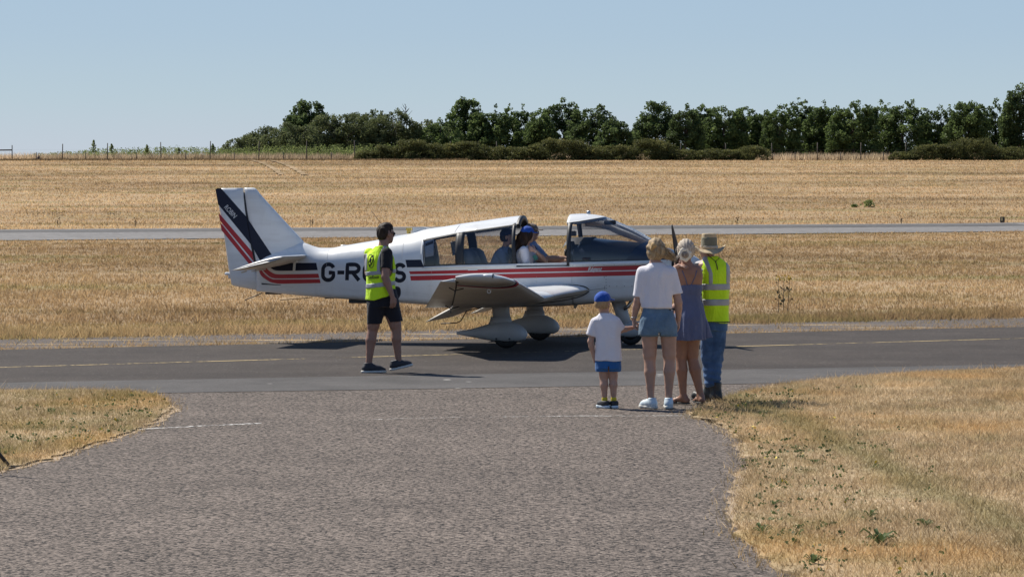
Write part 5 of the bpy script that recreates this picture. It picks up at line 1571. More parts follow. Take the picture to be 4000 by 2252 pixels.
# fin and rudder bands, cut at the hinge
def band(name, mat, A, B_, C_, D_):
    """A-B upper edge, D-C lower edge, running from the rudder's trailing edge down to the front"""
    A, B_, C_, D_ = (np.array(p) for p in (A, B_, C_, D_))
    def cut(P, Q):
        for t in np.linspace(0, 1, 400):
            p = P + (Q - P) * t
            if p[0] >= hx(p[1]): return t
        return 1.0
    t1, t2 = cut(A, B_), cut(D_, C_)
    U1 = A + (B_ - A) * t1; U2 = D_ + (C_ - D_) * t2
    g = np.array([0.007, 0])
    finpatch(name, mat, [tuple(A), tuple(D_), tuple(U2 - g), tuple(U1 - g)], rud, 0.0515)
    if t1 < 1: finpatch(name, mat, [tuple(U1 + g), tuple(U2 + g), tuple(C_), tuple(B_)], PL, 0.0590)
finpatch('navy_band', M_navy, [(-4.620, 2.238), (-4.600, 2.262), (-4.534, 2.262), (hx(1.83) - 0.007, 1.845), (hx(1.40) - 0.007, 1.43), (-4.580, 2.025)], rud, 0.0515)
finpatch('navy_band', M_navy, [(hx(1.82) + 0.007, 1.825), (-3.745, 1.262), (-3.939, 1.199), (hx(1.40) + 0.007, 1.405)], PL, 0.0590)
finpatch('red_band', M_red, [(-4.576, 1.905), (-4.554, 1.786), (-4.030, 1.175), (hx(1.21) - 0.007, 1.20), (hx(1.32) - 0.007, 1.325)], rud, 0.0515)
finpatch('red_band', M_red, [(-4.551, 1.764), (-4.529, 1.642), (-4.105, 1.141), (-4.045, 1.155)], rud, 0.0515)

def text_mesh(body, size, fn, name, mat, parent, shear=0.0, space=1.0, bold=0.0):
    """letters as flat print: fn maps (u,v) in text units to a 3-D point"""
    cu = bpy.data.curves.new(name, 'FONT'); cu.body = body; cu.size = size; cu.space_character = space; cu.shear = shear; cu.offset = bold; cu.resolution_u = 4
    o = bpy.data.objects.new(name, cu); COL.objects.link(o)
    dg = bpy.context.evaluated_depsgraph_get(); me0 = o.evaluated_get(dg).to_mesh()
    bm = bmesh.new(); bm.from_mesh(me0)
    o.evaluated_get(dg).to_mesh_clear()
    bpy.data.objects.remove(o); bpy.data.curves.remove(cu)
    bmesh.ops.triangulate(bm, faces=bm.faces)
    xs_ = [v.co.x for v in bm.verts]; ys_ = [v.co.y for v in bm.verts]
    x0, x1, y0, y1 = min(xs_), max(xs_), min(ys_), max(ys_)
    for v in bm.verts:
        v.co = fn((v.co.x - x0) / (x1 - x0), (v.co.y - y0) / (y1 - y0))
    me = bpy.data.meshes.new(name); bm.to_mesh(me); bm.free(); me.materials.append(mat)
    return link(bpy.data.objects.new(name, me), parent)

# registration letters, one object each, drawn as bold strokes
def glyph(ch):
    """centre lines in a 1 x 1.4 box"""
    def arc(cx, cy, rx, ry, a0, a1, n=14): return [(cx + rx * math.cos(R(a0 + (a1 - a0) * i / n)), cy + ry * math.sin(R(a0 + (a1 - a0) * i / n))) for i in range(n + 1)]
    if ch == 'G': return [arc(0.5, 0.95, 0.5, 0.45, 20, 180) + arc(0.5, 0.45, 0.5, 0.45, 180, 360) + [(1.0, 0.66), (0.55, 0.66)]]
    if ch == 'R': return [[(0, 0), (0, 1.4), (0.5, 1.4)] + arc(0.55, 1.05, 0.42, 0.35, 90, -90) + [(0, 0.70)], [(0.45, 0.70), (1.0, 0.0)]]
    if ch == 'O': return [arc(0.5, 0.95, 0.5, 0.45, 0, 180) + arc(0.5, 0.45, 0.5, 0.45, 180, 360) + [(1.0, 0.95)]]
    if ch == 'B': return [[(0, 0), (0, 1.4), (0.5, 1.4)] + arc(0.52, 1.06, 0.40, 0.34, 90, -90) + [(0, 0.72)], [(0.5, 0.72)] + arc(0.55, 0.36, 0.43, 0.36, 90, -90) + [(0, 0)]]
    if ch == 'S': return [arc(0.5, 1.05, 0.48, 0.36, 20, 250, 14) + arc(0.5, 0.36, 0.5, 0.36, 60, -160, 14)]
    if ch == '-': return [[(-0.35, 0.68), (1.35, 0.68)]]
def stroke_letter(ch, x0, x1, z0, z1, wd, sg, lean):
    V = []; F = []
    for line in glyph(ch):
        P = [np.array((x0 + wd / 2 + (u) * (x1 - x0 - wd), z0 + wd / 2 + v / 1.4 * (z1 - z0 - wd))) for u, v in line]
        dn = []
        for a, b_ in zip(P, P[1:]):
            k = max(1, int(np.linalg.norm(b_ - a) / 0.03)); dn += [a + (b_ - a) * i / k for i in range(k)]
        dn.append(P[-1]); P = dn
        base = len(V)
        for i, p in enumerate(P):
            t = P[min(i + 1, len(P) - 1)] - P[max(i - 1, 0)]; t = t / (np.linalg.norm(t) + 1e-9); nn = np.array((-t[1], t[0]))
            e = 1.0
            for s in (-1, 1):
                q = p + nn * s * wd / 2 * e
                xx = q[0] - lean * (q[1] - z0)
                V.append((xx, sg * (float(W(xx, q[1])) + 0.0022), q[1]))
            if i: 
                a_ = base + 2 * i; f = (a_ - 2, a_, a_ + 1, a_ - 1); F.append(f)
    return V, F
LET = [('G', -2.964, -2.738), ('-', -2.712, -2.592), ('R', -2.580, -2.335), ('O', -2.310, -2.085), ('B', -2.060, -1.855), ('S', -1.835, -1.637)]
for sg in (-1, 1):
    for ch, a_, b_ in LET:
        if sg > 0:   # the other side reads the other way round
            a2, b2 = -2.964 + (-1.637 - b_), -2.964 + (-1.637 - a_)
            V, F = stroke_letter(ch, a2, b2, 0.893, 1.180, 0.057, sg, 0.0); mid = (a2 + b2) / 2
            V = [(2 * mid - x, y, z) for x, y, z in V]
            V = [(x, sg * (float(W(x, z)) + 0.0022), z) for x, y, z in V]
        else:
            V, F = stroke_letter(ch, a_, b_, 0.893, 1.180, 0.057, sg, -0.035 if ch != 'O' else -0.035)
        obj('letter', V, F, M_letter, PL, smooth=False)
# maker's name on the fin band, following its slope
P0_, PX, PZ = np.array((-4.452, 2.008)), np.array((0.150, -0.158)), np.array((0.046, 0.038))
for sg in (-1, 1):
    def fm(u, v, sg=sg):
        if sg > 0: u = 1 - u
        p = P0_ - PZ * 0.9 + PX * u + PZ * 1.25 * v
        return Vector((p[0], sg * 0.0530, p[1]))
    text_mesh('ROBIN', 1.0, fm, 'lettering', M_paint, rud)
# script on the red stripe: flowing strokes
def fm2(u, v): 
    x = 1.045 + 0.205 * u; z = 1.054 + 0.078 * v + 0.004
    return Vector((x, -(float(W(x, z, f_cowl)) + 0.0045), z))
text_mesh('Régent', 1.0, fm2, 'lettering', M_paint, PL, shear=0.35, bold=0.02)
# panel lines on the nose and small placard, door catch
for P in ([(1.279, 1.00), (1.284, 0.831), (1.29, 0.66)], [(1.284, 0.831), (0.98, 0.79), (0.68, 0.752)]):
    b = MB(); b.tube([(x, -(float(W(x, z, f_cowl)) + 0.0005), z) for x, z in P], 0.0028, 5); b.build('panel_line', M_frame, PL)
b = MB()
for z in np.linspace(0.70, 1.00, 8): b.lathe([(0, 0.006), (-0.0025, 0.005), (-0.003, 0.0)], 'Y', (1.305, -(float(W(1.305, z, f_cowl))), z), 8)
for x in np.linspace(1.35, 2.1, 8): b.lathe([(0, 0.006), (-0.0025, 0.005), (-0.003, 0.0)], 'Y', (x, -(float(W(x, 0.86, f_cowl))), 0.86), 8)
o_ = b.build('cowl_fasteners', M_frame, PL); o_['kind'] = 'stuff'
for P in ([(1.30, 0.845), (1.7, 0.845), (2.18, 0.90)], [(0.30, 1.0), (0.30, 0.90)], [(-1.25, 1.10), (-1.25, 0.60)], [(-2.30, 1.45), (-2.30, 1.2)]):
    b = MB(); q_ = [(P[i][0] + (P[i + 1][0] - P[i][0]) * t / 6, P[i][1] + (P[i + 1][1] - P[i][1]) * t / 6) for i in range(len(P) - 1) for t in range(7)]
    b.tube([(x, -(float(W(x, z, f_cowl if x > 0.8 else f_top)) + 0.0004), z) for x, z in q_], 0.002, 4); b.build('panel_line', M_under, PL)
V_, F_ = patch([(-0.705, 1.075), (-0.565, 1.080), (-0.565, 1.105), (-0.705, 1.100)], 2, 1, -1, off=0.004); obj('fuel_placard', V_, F_, M_paint, PL)
b = MB(); b.tube([(-2.875, -(float(W(-2.875, z)) + 0.0005), z) for z in np.linspace(1.12, 1.37, 12)], 0.002, 4); b.build('panel_line', M_under, PL)
b = MB(); b.tube([(-1.70, -(float(W(-1.70, z)) + 0.0005), z) for z in np.linspace(1.2, 1.58, 14)], 0.002, 4); b.build('panel_line', M_under, PL)
# ------------------------------------------------------------------ people: smooth bodies from blended volumes
def smin(a, b, k):
    h = np.clip(0.5 + 0.5 * (b - a) / k, 0, 1)
    return b + (a - b) * h - k * h * (1 - h)

class Vol:
    """signed-distance volume; parts are blended in, cut and meshed as one continuous surface"""
    def __init__(s): s.ops = []; s.lo = np.full(3, 1e9); s.hi = np.full(3, -1e9)
    def _b(s, lo, hi): s.lo = np.minimum(s.lo, lo); s.hi = np.maximum(s.hi, hi)
    def cap(s, a, b, ra, rb=None, k=0.02):
        a, b = np.array(a, float), np.array(b, float); rb = ra if rb is None else rb
        m = max(ra, rb); lo, hi = np.minimum(a, b) - m, np.maximum(a, b) + m
        def fn(X, Y, Z):
            d = b - a; L = d @ d + 1e-12
            px, py, pz = X - a[0], Y - a[1], Z - a[2]
            t = np.clip((px * d[0] + py * d[1] + pz * d[2]) / L, 0, 1)
            return np.sqrt((px - t * d[0]) ** 2 + (py - t * d[1]) ** 2 + (pz - t * d[2]) ** 2) - (ra + (rb - ra) * t)
        s._b(lo, hi); s.ops.append(('u', fn, lo, hi, k)); return s
    def ell(s, c, r, rot=None, k=0.02):
        c, r = np.array(c, float), np.array(r, float); m = max(r) * (1 if rot is not None else 1)
        ext = r if rot is None else np.full(3, m)
        lo, hi = c - ext, c + ext
        Mi = np.array(rot.transposed()) if rot is not None else np.eye(3)
        def fn(X, Y, Z):
            p = [X - c[0], Y - c[1], Z - c[2]]
            q = [Mi[i][0] * p[0] + Mi[i][1] * p[1] + Mi[i][2] * p[2] for i in range(3)]
            k0 = np.sqrt(sum((q[i] / r[i]) ** 2 for i in range(3))); k1 = np.sqrt(sum((q[i] / r[i] ** 2) ** 2 for i in range(3))) + 1e-9
            return k0 * (k0 - 1) / k1
        s._b(lo, hi); s.ops.append(('u', fn, lo, hi, k)); return s
    def loft(s, rows, yaw=0.0, p=2.3, k=0.02, fold=None):
        """rows: (z, cx, cy, rx, ry) from bottom to top; superellipse sections turned by yaw"""
        rows = sorted(rows); zs = [q[0] for q in rows]
        f = [pchip(zs, [q[i] for q in rows]) for i in range(1, 5)]
        rm = max(max(q[3], q[4]) for q in rows) + (0.06 if fold else 0.01)
        lo = np.array([min(q[1] for q in rows) - rm, min(q[2] for q in rows) - rm, zs[0]]); hi = np.array([max(q[1] for q in rows) + rm, max(q[2] for q in rows) + rm, zs[-1]])
        c_, s_ = math.cos(yaw), math.sin(yaw)
        def fn(X, Y, Z):
            zc = np.clip(Z, zs[0], zs[-1])
            cx, cy, rx, ry = (g(zc) for g in f)
            dx, dy = X - cx, Y - cy
            u, v = dx * c_ + dy * s_, -dx * s_ + dy * c_
            if fold is not None:
                fo = fold(np.arctan2(v, u), zc)
                rx = rx * (1 + fo); ry = ry * (1 + fo)
            kk = ((np.abs(u) / rx) ** p + (np.abs(v) / ry) ** p) ** (1 / p)
            d = (kk - 1) * np.minimum(rx, ry)
            return np.maximum(d, np.maximum(Z - zs[-1], zs[0] - Z))
        s._b(lo, hi); s.ops.append(('u', fn, lo, hi, k)); return s
    def cut(s, fn): s.ops.append(('c', fn)); return s
    def warp(s, fn): s.ops.append(('w', fn)); return s
    def mesh(s, h):
        lo = s.lo - 3 * h; n = np.ceil((s.hi + 3 * h - lo) / h).astype(int) + 1
        X = (lo[0] + h * np.arange(n[0]))[:, None, None].astype(np.float32); Y = (lo[1] + h * np.arange(n[1]))[None, :, None].astype(np.float32); Z = (lo[2] + h * np.arange(n[2]))[None, None, :].astype(np.float32)
        D = np.full(n, 0.5, np.float32)
        for o in s.ops:
            if o[0] == 'u':
                _, fn, a, b, k = o
                i0 = np.clip(np.floor((a - lo - k - 2 * h) / h).astype(int), 0, n - 1); i1 = np.clip(np.ceil((b - lo + k + 2 * h) / h).astype(int) + 1, 1, n)
                sl = tuple(slice(p, q) for p, q in zip(i0, i1))
                d = fn(X[sl[0]], Y[:, sl[1]], Z[:, :, sl[2]]).astype(np.float32)
                D[sl] = smin(D[sl], d, k)
            elif o[0] == 'c': D = np.maximum(D, o[1](X, Y, Z)).astype(np.float32)
            else: D = (D + o[1](X, Y, Z)).astype(np.float32)
        return nets(D, lo, h)

def nets(D, lo, h):
    S_ = D < 0
    c8 = np.zeros(tuple(q - 1 for q in D.shape), np.int8)
    offs = [(i, j, k) for i in (0, 1) for j in (0, 1) for k in (0, 1)]
    sh = c8.shape
    for o in offs: c8 += S_[o[0]:o[0] + sh[0], o[1]:o[1] + sh[1], o[2]:o[2] + sh[2]]
    act = (c8 > 0) & (c8 < 8)
    ii = np.argwhere(act)
    idx = np.full(sh, -1, np.int32); idx[act] = np.arange(len(ii))
    acc = np.zeros((len(ii), 3)); cnt = np.zeros(len(ii))
    val = {o: D[ii[:, 0] + o[0], ii[:, 1] + o[1], ii[:, 2] + o[2]] for o in offs}
    for a in offs:
        for ax in range(3):
            if a[ax]: continue
            b = list(a); b[ax] = 1; b = tuple(b)
            da, db = val[a], val[b]; m = (da < 0) != (db < 0)
            t = da / np.where(m, da - db, 1)
            p = np.array(a)[None] + t[:, None] * (np.array(b) - np.array(a))[None]
            acc[m] += p[m]; cnt[m] += 1
    V = lo + h * (ii + acc / cnt[:, None])
    Fs = []
    for ax in range(3):
        sl0 = [slice(1, -1)] * 3; sl1 = [slice(1, -1)] * 3
        sl0[ax] = slice(0, -1); sl1[ax] = slice(1, None)
        s0, s1 = S_[tuple(sl0)], S_[tuple(sl1)]
        e = np.argwhere(s0 != s1); up = s0[tuple(e.T)]
        base = e.copy()
        for q in range(3):
            if q != ax: base[:, q] += 1
        u, v = (ax + 1) % 3, (ax + 2) % 3
        def cell(du, dv):
            q = base.copy(); q[:, u] -= du; q[:, v] -= dv
            return idx[q[:, 0], q[:, 1], q[:, 2]]
        q4 = np.stack([cell(1, 1), cell(0, 1), cell(0, 0), cell(1, 0)], 1)
        q4[~up] = q4[~up][:, ::-1]
        Fs.append(q4)
    return V, np.concatenate(Fs).astype(np.int32)

def vol(name, v, mat, parent, h=0.009):
    V, F = v.mesh(h)
    return obj(name, V, F, mat, parent, True)

def wrinkle(amp, f=18.0, seed=0):
    r_ = np.random.default_rng(seed); K = r_.normal(0, 1, (6, 3)); K[:, 2] *= 0.55; K *= f; ph = r_.random(6) * 6.28
    def fn(X, Y, Z):
        a = 0
        for q, p in zip(K, ph): a = a + np.sin(q[0] * X + q[1] * Y + q[2] * Z + p + 0.9 * np.sin(q[2] * X * 0.6 + q[0] * Z * 0.5))
        return amp * a / 2.2
    return fn

def skin_mat(name, col):
    m, n, p = new_mat(name)
    tc = node(n, 'ShaderNodeTexCoord'); a = noise(n, 12.0, 5, 0.6, tc.outputs['Object'])
    r = ramp_node(n, a.outputs['Fac'], [(0.3, tuple(c * q for c, q in zip(col, (0.88, 0.84, 0.82)))), (0.7, tuple(c * q for c, q in zip(col, (1.08, 1.04, 1.02))))])
    n.links.new(r.outputs[0], p.inputs['Base Color'])
    p.inputs['Roughness'].default_value = 0.5
    p.inputs['Specular IOR Level'].default_value = 0.35
    p.inputs['Subsurface Weight'].default_value = 0.12
    p.inputs['Subsurface Radius'].default_value = (0.012, 0.005, 0.003)
    return m
def hair_mat(name, lo, hi, sc=(90, 90, 6)):
    m, n, p = new_mat(name)
    tc = node(n, 'ShaderNodeTexCoord')
    a = noise(n, 1.0, 4, 0.6, scaled(n, tc.outputs['Object'], sc))
    r = ramp_node(n, a.outputs['Fac'], [(0.32, lo), (0.68, hi)])
    n.links.new(r.outputs[0], p.inputs['Base Color']); p.inputs['Roughness'].default_value = 0.62; p.inputs['Specular IOR Level'].default_value = 0.25
    bump(n, p, a.outputs['Fac'], 0.6, 0.01)
    return m
def cloth(name, col, var=0.1, rough=0.9, b=0.25, bs=60):
    """woven cloth: uneven dye, fine weave and soft creases that run mostly downwards"""
    m = simple(name, col, rough, var, 7.0, spec=0.2, sheen=0.15)
    n = m.node_tree; p = n.nodes['Principled BSDF']; tc = node(n, 'ShaderNodeTexCoord')
    cr_ = noise(n, 1.0, 3, 0.55, scaled(n, tc.outputs['Object'], (10, 10, 5))); cr_.inputs['Distortion'].default_value = 1.6
    fi = noise(n, bs, 3, 0.6, tc.outputs['Object'])
    ad = node(n, 'ShaderNodeMath', operation='MULTIPLY_ADD'); n.links.new(fi.outputs['Fac'], ad.inputs[0]); ad.inputs[1].default_value = 0.10 * b; n.links.new(cr_.outputs['Fac'], ad.inputs[2])
    bump(n, p, ad.outputs[0], 0.6, 0.024)
    return m
SK_fair = skin_mat('skin_fair', (0.43, 0.275, 0.21)); SK_tan = skin_mat('skin_tanned', (0.30, 0.165, 0.11)); SK_mid = skin_mat('skin_medium', (0.50, 0.31, 0.235)); SK_man = skin_mat('skin_man', (0.31, 0.18, 0.135))
C_white = cloth('white_cotton', (0.70, 0.685, 0.73), 0.03); C_black = cloth('black_cotton', (0.016, 0.016, 0.019)); C_hivis = cloth('hi_vis_yellow', (0.60, 0.90, 0.02), 0.06, 0.75, 0.15)
C_refl = simple('reflective_tape', (0.33, 0.34, 0.36), 0.4, 0.08, 12, spec=0.6); C_navyshort = cloth('dark_navy_shorts', (0.018, 0.018, 0.024)); C_denim = cloth('light_denim', (0.115, 0.185, 0.265), 0.22, 0.95, 0.3, 90)
C_jeans = cloth('blue_jeans', (0.055, 0.115, 0.235), 0.4, 0.95, 0.4, 70); C_dress = cloth('slate_blue_dress', (0.105, 0.125, 0.215), 0.08, 0.9, 0.2, 70); C_boyshort = cloth('royal_blue_shorts', (0.028, 0.115, 0.31), 0.08)
C_cap = cloth('royal_blue_cap', (0.012, 0.070, 0.34), 0.10, 0.8, 0.15); C_navycap = cloth('navy_cap', (0.014, 0.020, 0.065)); C_khaki = cloth('khaki_canvas', (0.47, 0.365, 0.225), 0.12, 0.9, 0.2); C_band = cloth('olive_hat_mesh', (0.19, 0.18, 0.125), 0.1)
C_blueshirt = cloth('light_blue_shirt', (0.20, 0.27, 0.42)); C_sock = cloth('yellow_sock', (0.55, 0.44, 0.04)); C_shoe_w = simple('white_trainer', (0.58, 0.66, 0.71), 0.55, 0.04, 10); C_shoe_b = simple('black_trainer', (0.025, 0.025, 0.030), 0.65, 0.2, 20)
C_sole = simple('pale_sole', (0.55, 0.54, 0.50), 0.6, 0.06, 12); C_boot = simple('black_boot_leather', (0.018, 0.019, 0.017), 0.5, 0.25, 16); C_cream = cloth('cream_scrunchie', (0.72, 0.66, 0.54), 0.05)
H_brown = hair_mat('dark_brown_hair', (0.012, 0.008, 0.006), (0.055, 0.034, 0.022)); H_long = hair_mat('long_dark_hair', (0.014, 0.008, 0.006), (0.05, 0.026, 0.017), (80, 80, 8)); H_blonde = hair_mat('dark_blonde_hair', (0.20, 0.135, 0.072), (0.50, 0.375, 0.225)); H_ash = hair_mat('ash_blonde_hair', (0.28, 0.22, 0.165), (0.62, 0.54, 0.44)); H_boy = hair_mat('sandy_hair', (0.25, 0.16, 0.085), (0.45, 0.31, 0.18))
M_shades = simple('sunglasses', (0.008, 0.008, 0.009), 0.15, 0.1, 10)
def striped_mat():
    m, n, p = new_mat('striped_shirt'); tc = node(n, 'ShaderNodeTexCoord'); mp = scaled(n, tc.outputs['Object'], (1, 1, 1))
    wv = node(n, 'ShaderNodeTexWave'); wv.bands_direction = 'Z'; wv.inputs['Scale'].default_value = 4.2; wv.inputs['Distortion'].default_value = 0.5; n.links.new(mp, wv.inputs['Vector'])
    r = ramp_node(n, wv.outputs['Fac'], [(0.48, (0.02, 0.022, 0.032)), (0.54, (0.55, 0.53, 0.54))]); n.links.new(r.outputs[0], p.inputs['Base Color']); p.inputs['Roughness'].default_value = 0.9
    return m
C_stripe = striped_mat()

def Vv3(*a): return Vector(a)
def rotz(v, a): return Matrix.Rotation(a, 3, 'Z') @ Vector(v)

def hand(v, wr, d, nrm, thumb, size=0.18, curl=0.35, spread=0.0):
    """palm and five bent fingers; d: direction of the hand, nrm: way the palm faces, thumb: sideways towards the thumb"""
    d = Vector(d).normalized(); nrm = (Vector(nrm) - d * Vector(nrm).dot(d)).normalized(); th = d.cross(nrm)
    if th.dot(Vector(thumb)) < 0: th = -th
    k = size / 0.18; wr = Vector(wr)
    kn = [wr + d * (0.088 * k) + th * (o * k) for o in (0.031, 0.011, -0.010, -0.029)]
    for q in kn: v.cap(wr + (q - wr) * 0.15, q, 0.0165 * k, 0.0125 * k, 0.010)
    for i, (q, L) in enumerate(zip(kn, (0.072, 0.082, 0.076, 0.060))):
        a = 0.0; p = q; dirn = (d + th * spread * (1.5 - i) * 0.25).normalized()
        for f, rr, c in ((0.45, 0.0098, curl), (0.30, 0.0092, curl * 1.2), (0.25, 0.0086, curl * 0.9)):
            a += c; dd = (dirn * math.cos(a) + nrm * math.sin(a)).normalized()
            e = p + dd * (L * f * k); v.cap(p, e, rr * k, rr * 0.94 * k, 0.004); p = e
    p0 = wr + d * 0.025 * k + th * 0.022 * k; p1 = p0 + (d * 0.55 + th * 0.65 + nrm * 0.35).normalized() * 0.042 * k; p2 = p1 + (d * 0.85 + th * 0.25 + nrm * 0.4).normalized() * 0.032 * k; p3 = p2 + (d * 0.95 + nrm * 0.35).normalized() * 0.024 * k
    v.cap(p0, p1, 0.0150 * k, 0.0118 * k, 0.008).cap(p1, p2, 0.0112 * k, 0.0102 * k, 0.004).cap(p2, p3, 0.0100 * k, 0.0088 * k, 0.004)

def head(v, c, f, s=1.0, tilt=0.0, child=False):
    """skull, jaw, nose, lips, brow, ears around centre c facing f (horizontal direction)"""
    f = Vector((f[0], f[1], 0)).normalized(); r = Vector((f.y, -f.x, 0)); u = Vector((0, 0, 1))
    M_ = Matrix((r, f, u)).transposed()
    c = Vector(c)
    def P(a, b, z): return c + M_ @ Vector((a * s, b * s, z * s))
    v.ell(P(0, -0.008, 0.022), (0.074 * s, 0.094 * s, 0.092 * s), M_, 0.02)
    v.ell(P(0, 0.028, -0.045), (0.056 * s, 0.062 * s, 0.072 * s), M_, 0.03)
    v.ell(P(0, 0.062, -0.088), (0.026 * s, 0.022 * s, 0.022 * s), M_, 0.02)
    v.cap(P(0, 0.086, 0.008), P(0, 0.104, -0.028), 0.010 * s, 0.014 * s, 0.012)
    v.ell(P(0, 0.083, -0.057), (0.024 * s, 0.012 * s, 0.010 * s), M_, 0.006)
    v.cap(P(-0.04, 0.075, 0.020), P(0.04, 0.075, 0.020), 0.012 * s, 0.012 * s, 0.012)
    for q in (-1, 1):
        v.ell(P(q * 0.032, 0.073, -0.002), (0.014 * s, 0.012 * s, 0.009 * s), M_, 0.004)
        v.ell(P(q * 0.076, -0.005, -0.008), (0.012 * s, 0.022 * s, 0.033 * s), M_, 0.006)
    return P, M_

def limb(v, pts, rad, k=0.02):
    k = min(k, 0.012)
    for a, b, ra, rb in zip(pts, pts[1:], rad, rad[1:]): v.cap(a, b, ra, rb, k)

def legv(v, hip, knee, ank, r, back=(0, -1, 0), k=0.03):
    """thigh, knee, calf and shin; r = (thigh, above knee, knee, calf, ankle)"""
    hip, knee, ank, back = Vector(hip), Vector(knee), Vector(ank), Vector(back); k = 0.010
    v.cap(hip, hip.lerp(knee, 0.85), r[0], r[1], k).cap(hip.lerp(knee, 0.85), knee, r[1], r[2], k)
    m = knee.lerp(ank, 0.30) + back * 0.012; l = knee.lerp(ank, 0.68) + back * 0.004
    v.cap(knee, m, r[2] * 0.98, r[3], k).cap(m, l, r[3], (r[3] + r[4]) / 2 * 0.88, k).cap(l, ank, (r[3] + r[4]) / 2 * 0.88, r[4], k)

def shoe(parent, ank, d, L, upper, sole, tiltz=0.0, h=0.007, hi=0.075, wd=0.047):
    """trainer: shaped sole under a rounded upper; ank = point on the ground below the ankle, d = toe direction"""
    d = Vector((d[0], d[1], 0)).normalized(); r = Vector((d.y, -d.x, 0)); M_ = Matrix((r, d, Vector((0, 0, 1)))).transposed()
    if tiltz: M_ = M_ @ Matrix.Rotation(tiltz, 3, 'X')
    a = Vector(ank)
    def P(x, y, z): return a + M_ @ Vector((x, y, z))
    e = L / 0.28
    v = Vol()
    v.cap(P(0, -0.055 * e, 0.050), P(0, 0.02 * e, 0.052), wd * 0.86, wd * 0.86, 0.02).cap(P(0, 0.02 * e, 0.050), P(0, 0.105 * e, 0.036), wd * 0.84, wd * 0.86, 0.03).cap(P(0, 0.105 * e, 0.036), P(0.004, 0.155 * e, 0.030), wd * 0.86, wd * 0.60, 0.03)
    v.cap(P(0, -0.045 * e, 0.05), P(0, -0.028 * e, hi + 0.02 * e), wd * 0.95, wd * 0.92, 0.02).cap(P(0, -0.02 * e, hi * 0.75), P(0, 0.075 * e, hi * 0.62), wd * 0.80, wd * 0.66, 0.03)
    Mi = np.array(M_.transposed()); av = np.array(a)
    zl = lambda X, Y, Z: Mi[2][0] * (X - av[0]) + Mi[2][1] * (Y - av[1]) + Mi[2][2] * (Z - av[2])
    v.cut(lambda X, Y, Z: 0.024 - zl(X, Y, Z)); v.cut(lambda X, Y, Z: zl(X, Y, Z) - hi - 0.030 * e ** 2)
    v.cap(P(0, 0.045 * e, 0.062), P(0, 0.002, hi + 0.026 * e), wd * 0.42, wd * 0.36, 0.015)
    o = vol('shoe', v, upper, parent, h)
    lb_ = MB()
    for q in range(4): lb_.tube([P(-wd * 0.5, (0.035 + q * 0.022) * e, hi * 1.02 - q * 0.009), P(0, (0.040 + q * 0.022) * e, hi * 1.16 - q * 0.010), P(wd * 0.5, (0.035 + q * 0.022) * e, hi * 1.02 - q * 0.009)], 0.0035, 5)
    lb_.build('laces', sole, o, True)
    v = Vol()
    v.cap(P(0, -0.06 * e, 0.015), P(0, 0.03 * e, 0.015), wd * 0.98, wd * 0.88, 0.02).cap(P(0, 0.03 * e, 0.015), P(0, 0.115 * e, 0.015), wd * 0.88, wd * 1.04, 0.03).cap(P(0, 0.115 * e, 0.018), P(0.004, 0.160 * e, 0.020), wd * 1.0, wd * 0.62, 0.03)
    v.cut(lambda X, Y, Z: -zl(X, Y, Z)); v.cut(lambda X, Y, Z: zl(X, Y, Z) - 0.030)
    vol('sole', v, sole, o, h)
    return o

def ring_band(name, maker, mat, parent, z0, z1, grow=0.005, h=0.009, extra=None):
    v = maker(grow)
    v.cut(lambda X, Y, Z: np.maximum(Z - z1, z0 - Z) + 0 * X + 0 * Y)
    if extra: v.cut(extra)
    return vol(name, v, mat, parent, h)

def cap_hat(parent, P, M_, mat, s=1.0, brim=True, name='cap', yaw=0.0, h=0.007, back_gap=False):
    v = Vol()
    v.ell(P(0, -0.006, 0.040), (0.084 * s, 0.103 * s, 0.088 * s), M_, 0.01)
    Mi = np.array(M_.transposed()); c0 = np.array(P(0, 0, 0.026))
    v.cut(lambda X, Y, Z: -(Mi[2][0] * (X - c0[0]) + Mi[2][1] * (Y - c0[1]) + Mi[2][2] * (Z - c0[2])) - 0.10 * (-(Mi[1][0] * (X - c0[0]) + Mi[1][1] * (Y - c0[1]))) )
    v.warp(wrinkle(0.0016, 30, 3))
    o = vol(name, v, mat, parent, h)
    v = Vol(); v.cap(P(-0.035, 0.085, 0.036), P(0.035, 0.085, 0.036), 0.05 * s, 0.05 * s, 0.02).cap(P(-0.022, 0.125, 0.030), P(0.022, 0.125, 0.030), 0.045 * s, 0.045 * s, 0.03)
    c1 = np.array(P(0, 0.1, 0.036)); 
    v.cut(lambda X, Y, Z: np.abs(Z - c1[2] + 0.12 * (Mi[1][0] * (X - c1[0]) + Mi[1][1] * (Y - c1[1]))) - 0.006)
    vol('brim', v, mat, o, h)
    if back_gap:
        v = Vol(); v.ell(P(0, -0.103 * s, 0.030), (0.032 * s, 0.012, 0.020 * s), M_, 0.004); vol('strap_opening', v, back_gap, o, 0.006)
    b = MB(); b.lathe([(0, 0.0), (0.004, 0.009), (0.010, 0.007), (0.012, 0)], 'Z', tuple(P(0, -0.006, 0.126 * s + 0.002)), 10); b.build('button', mat, o, True)
    return o
def mkP(x0, z0, s): return lambda x, y, d=0.0: Vector(((x - x0) / s, d, (z0 - y) / s))

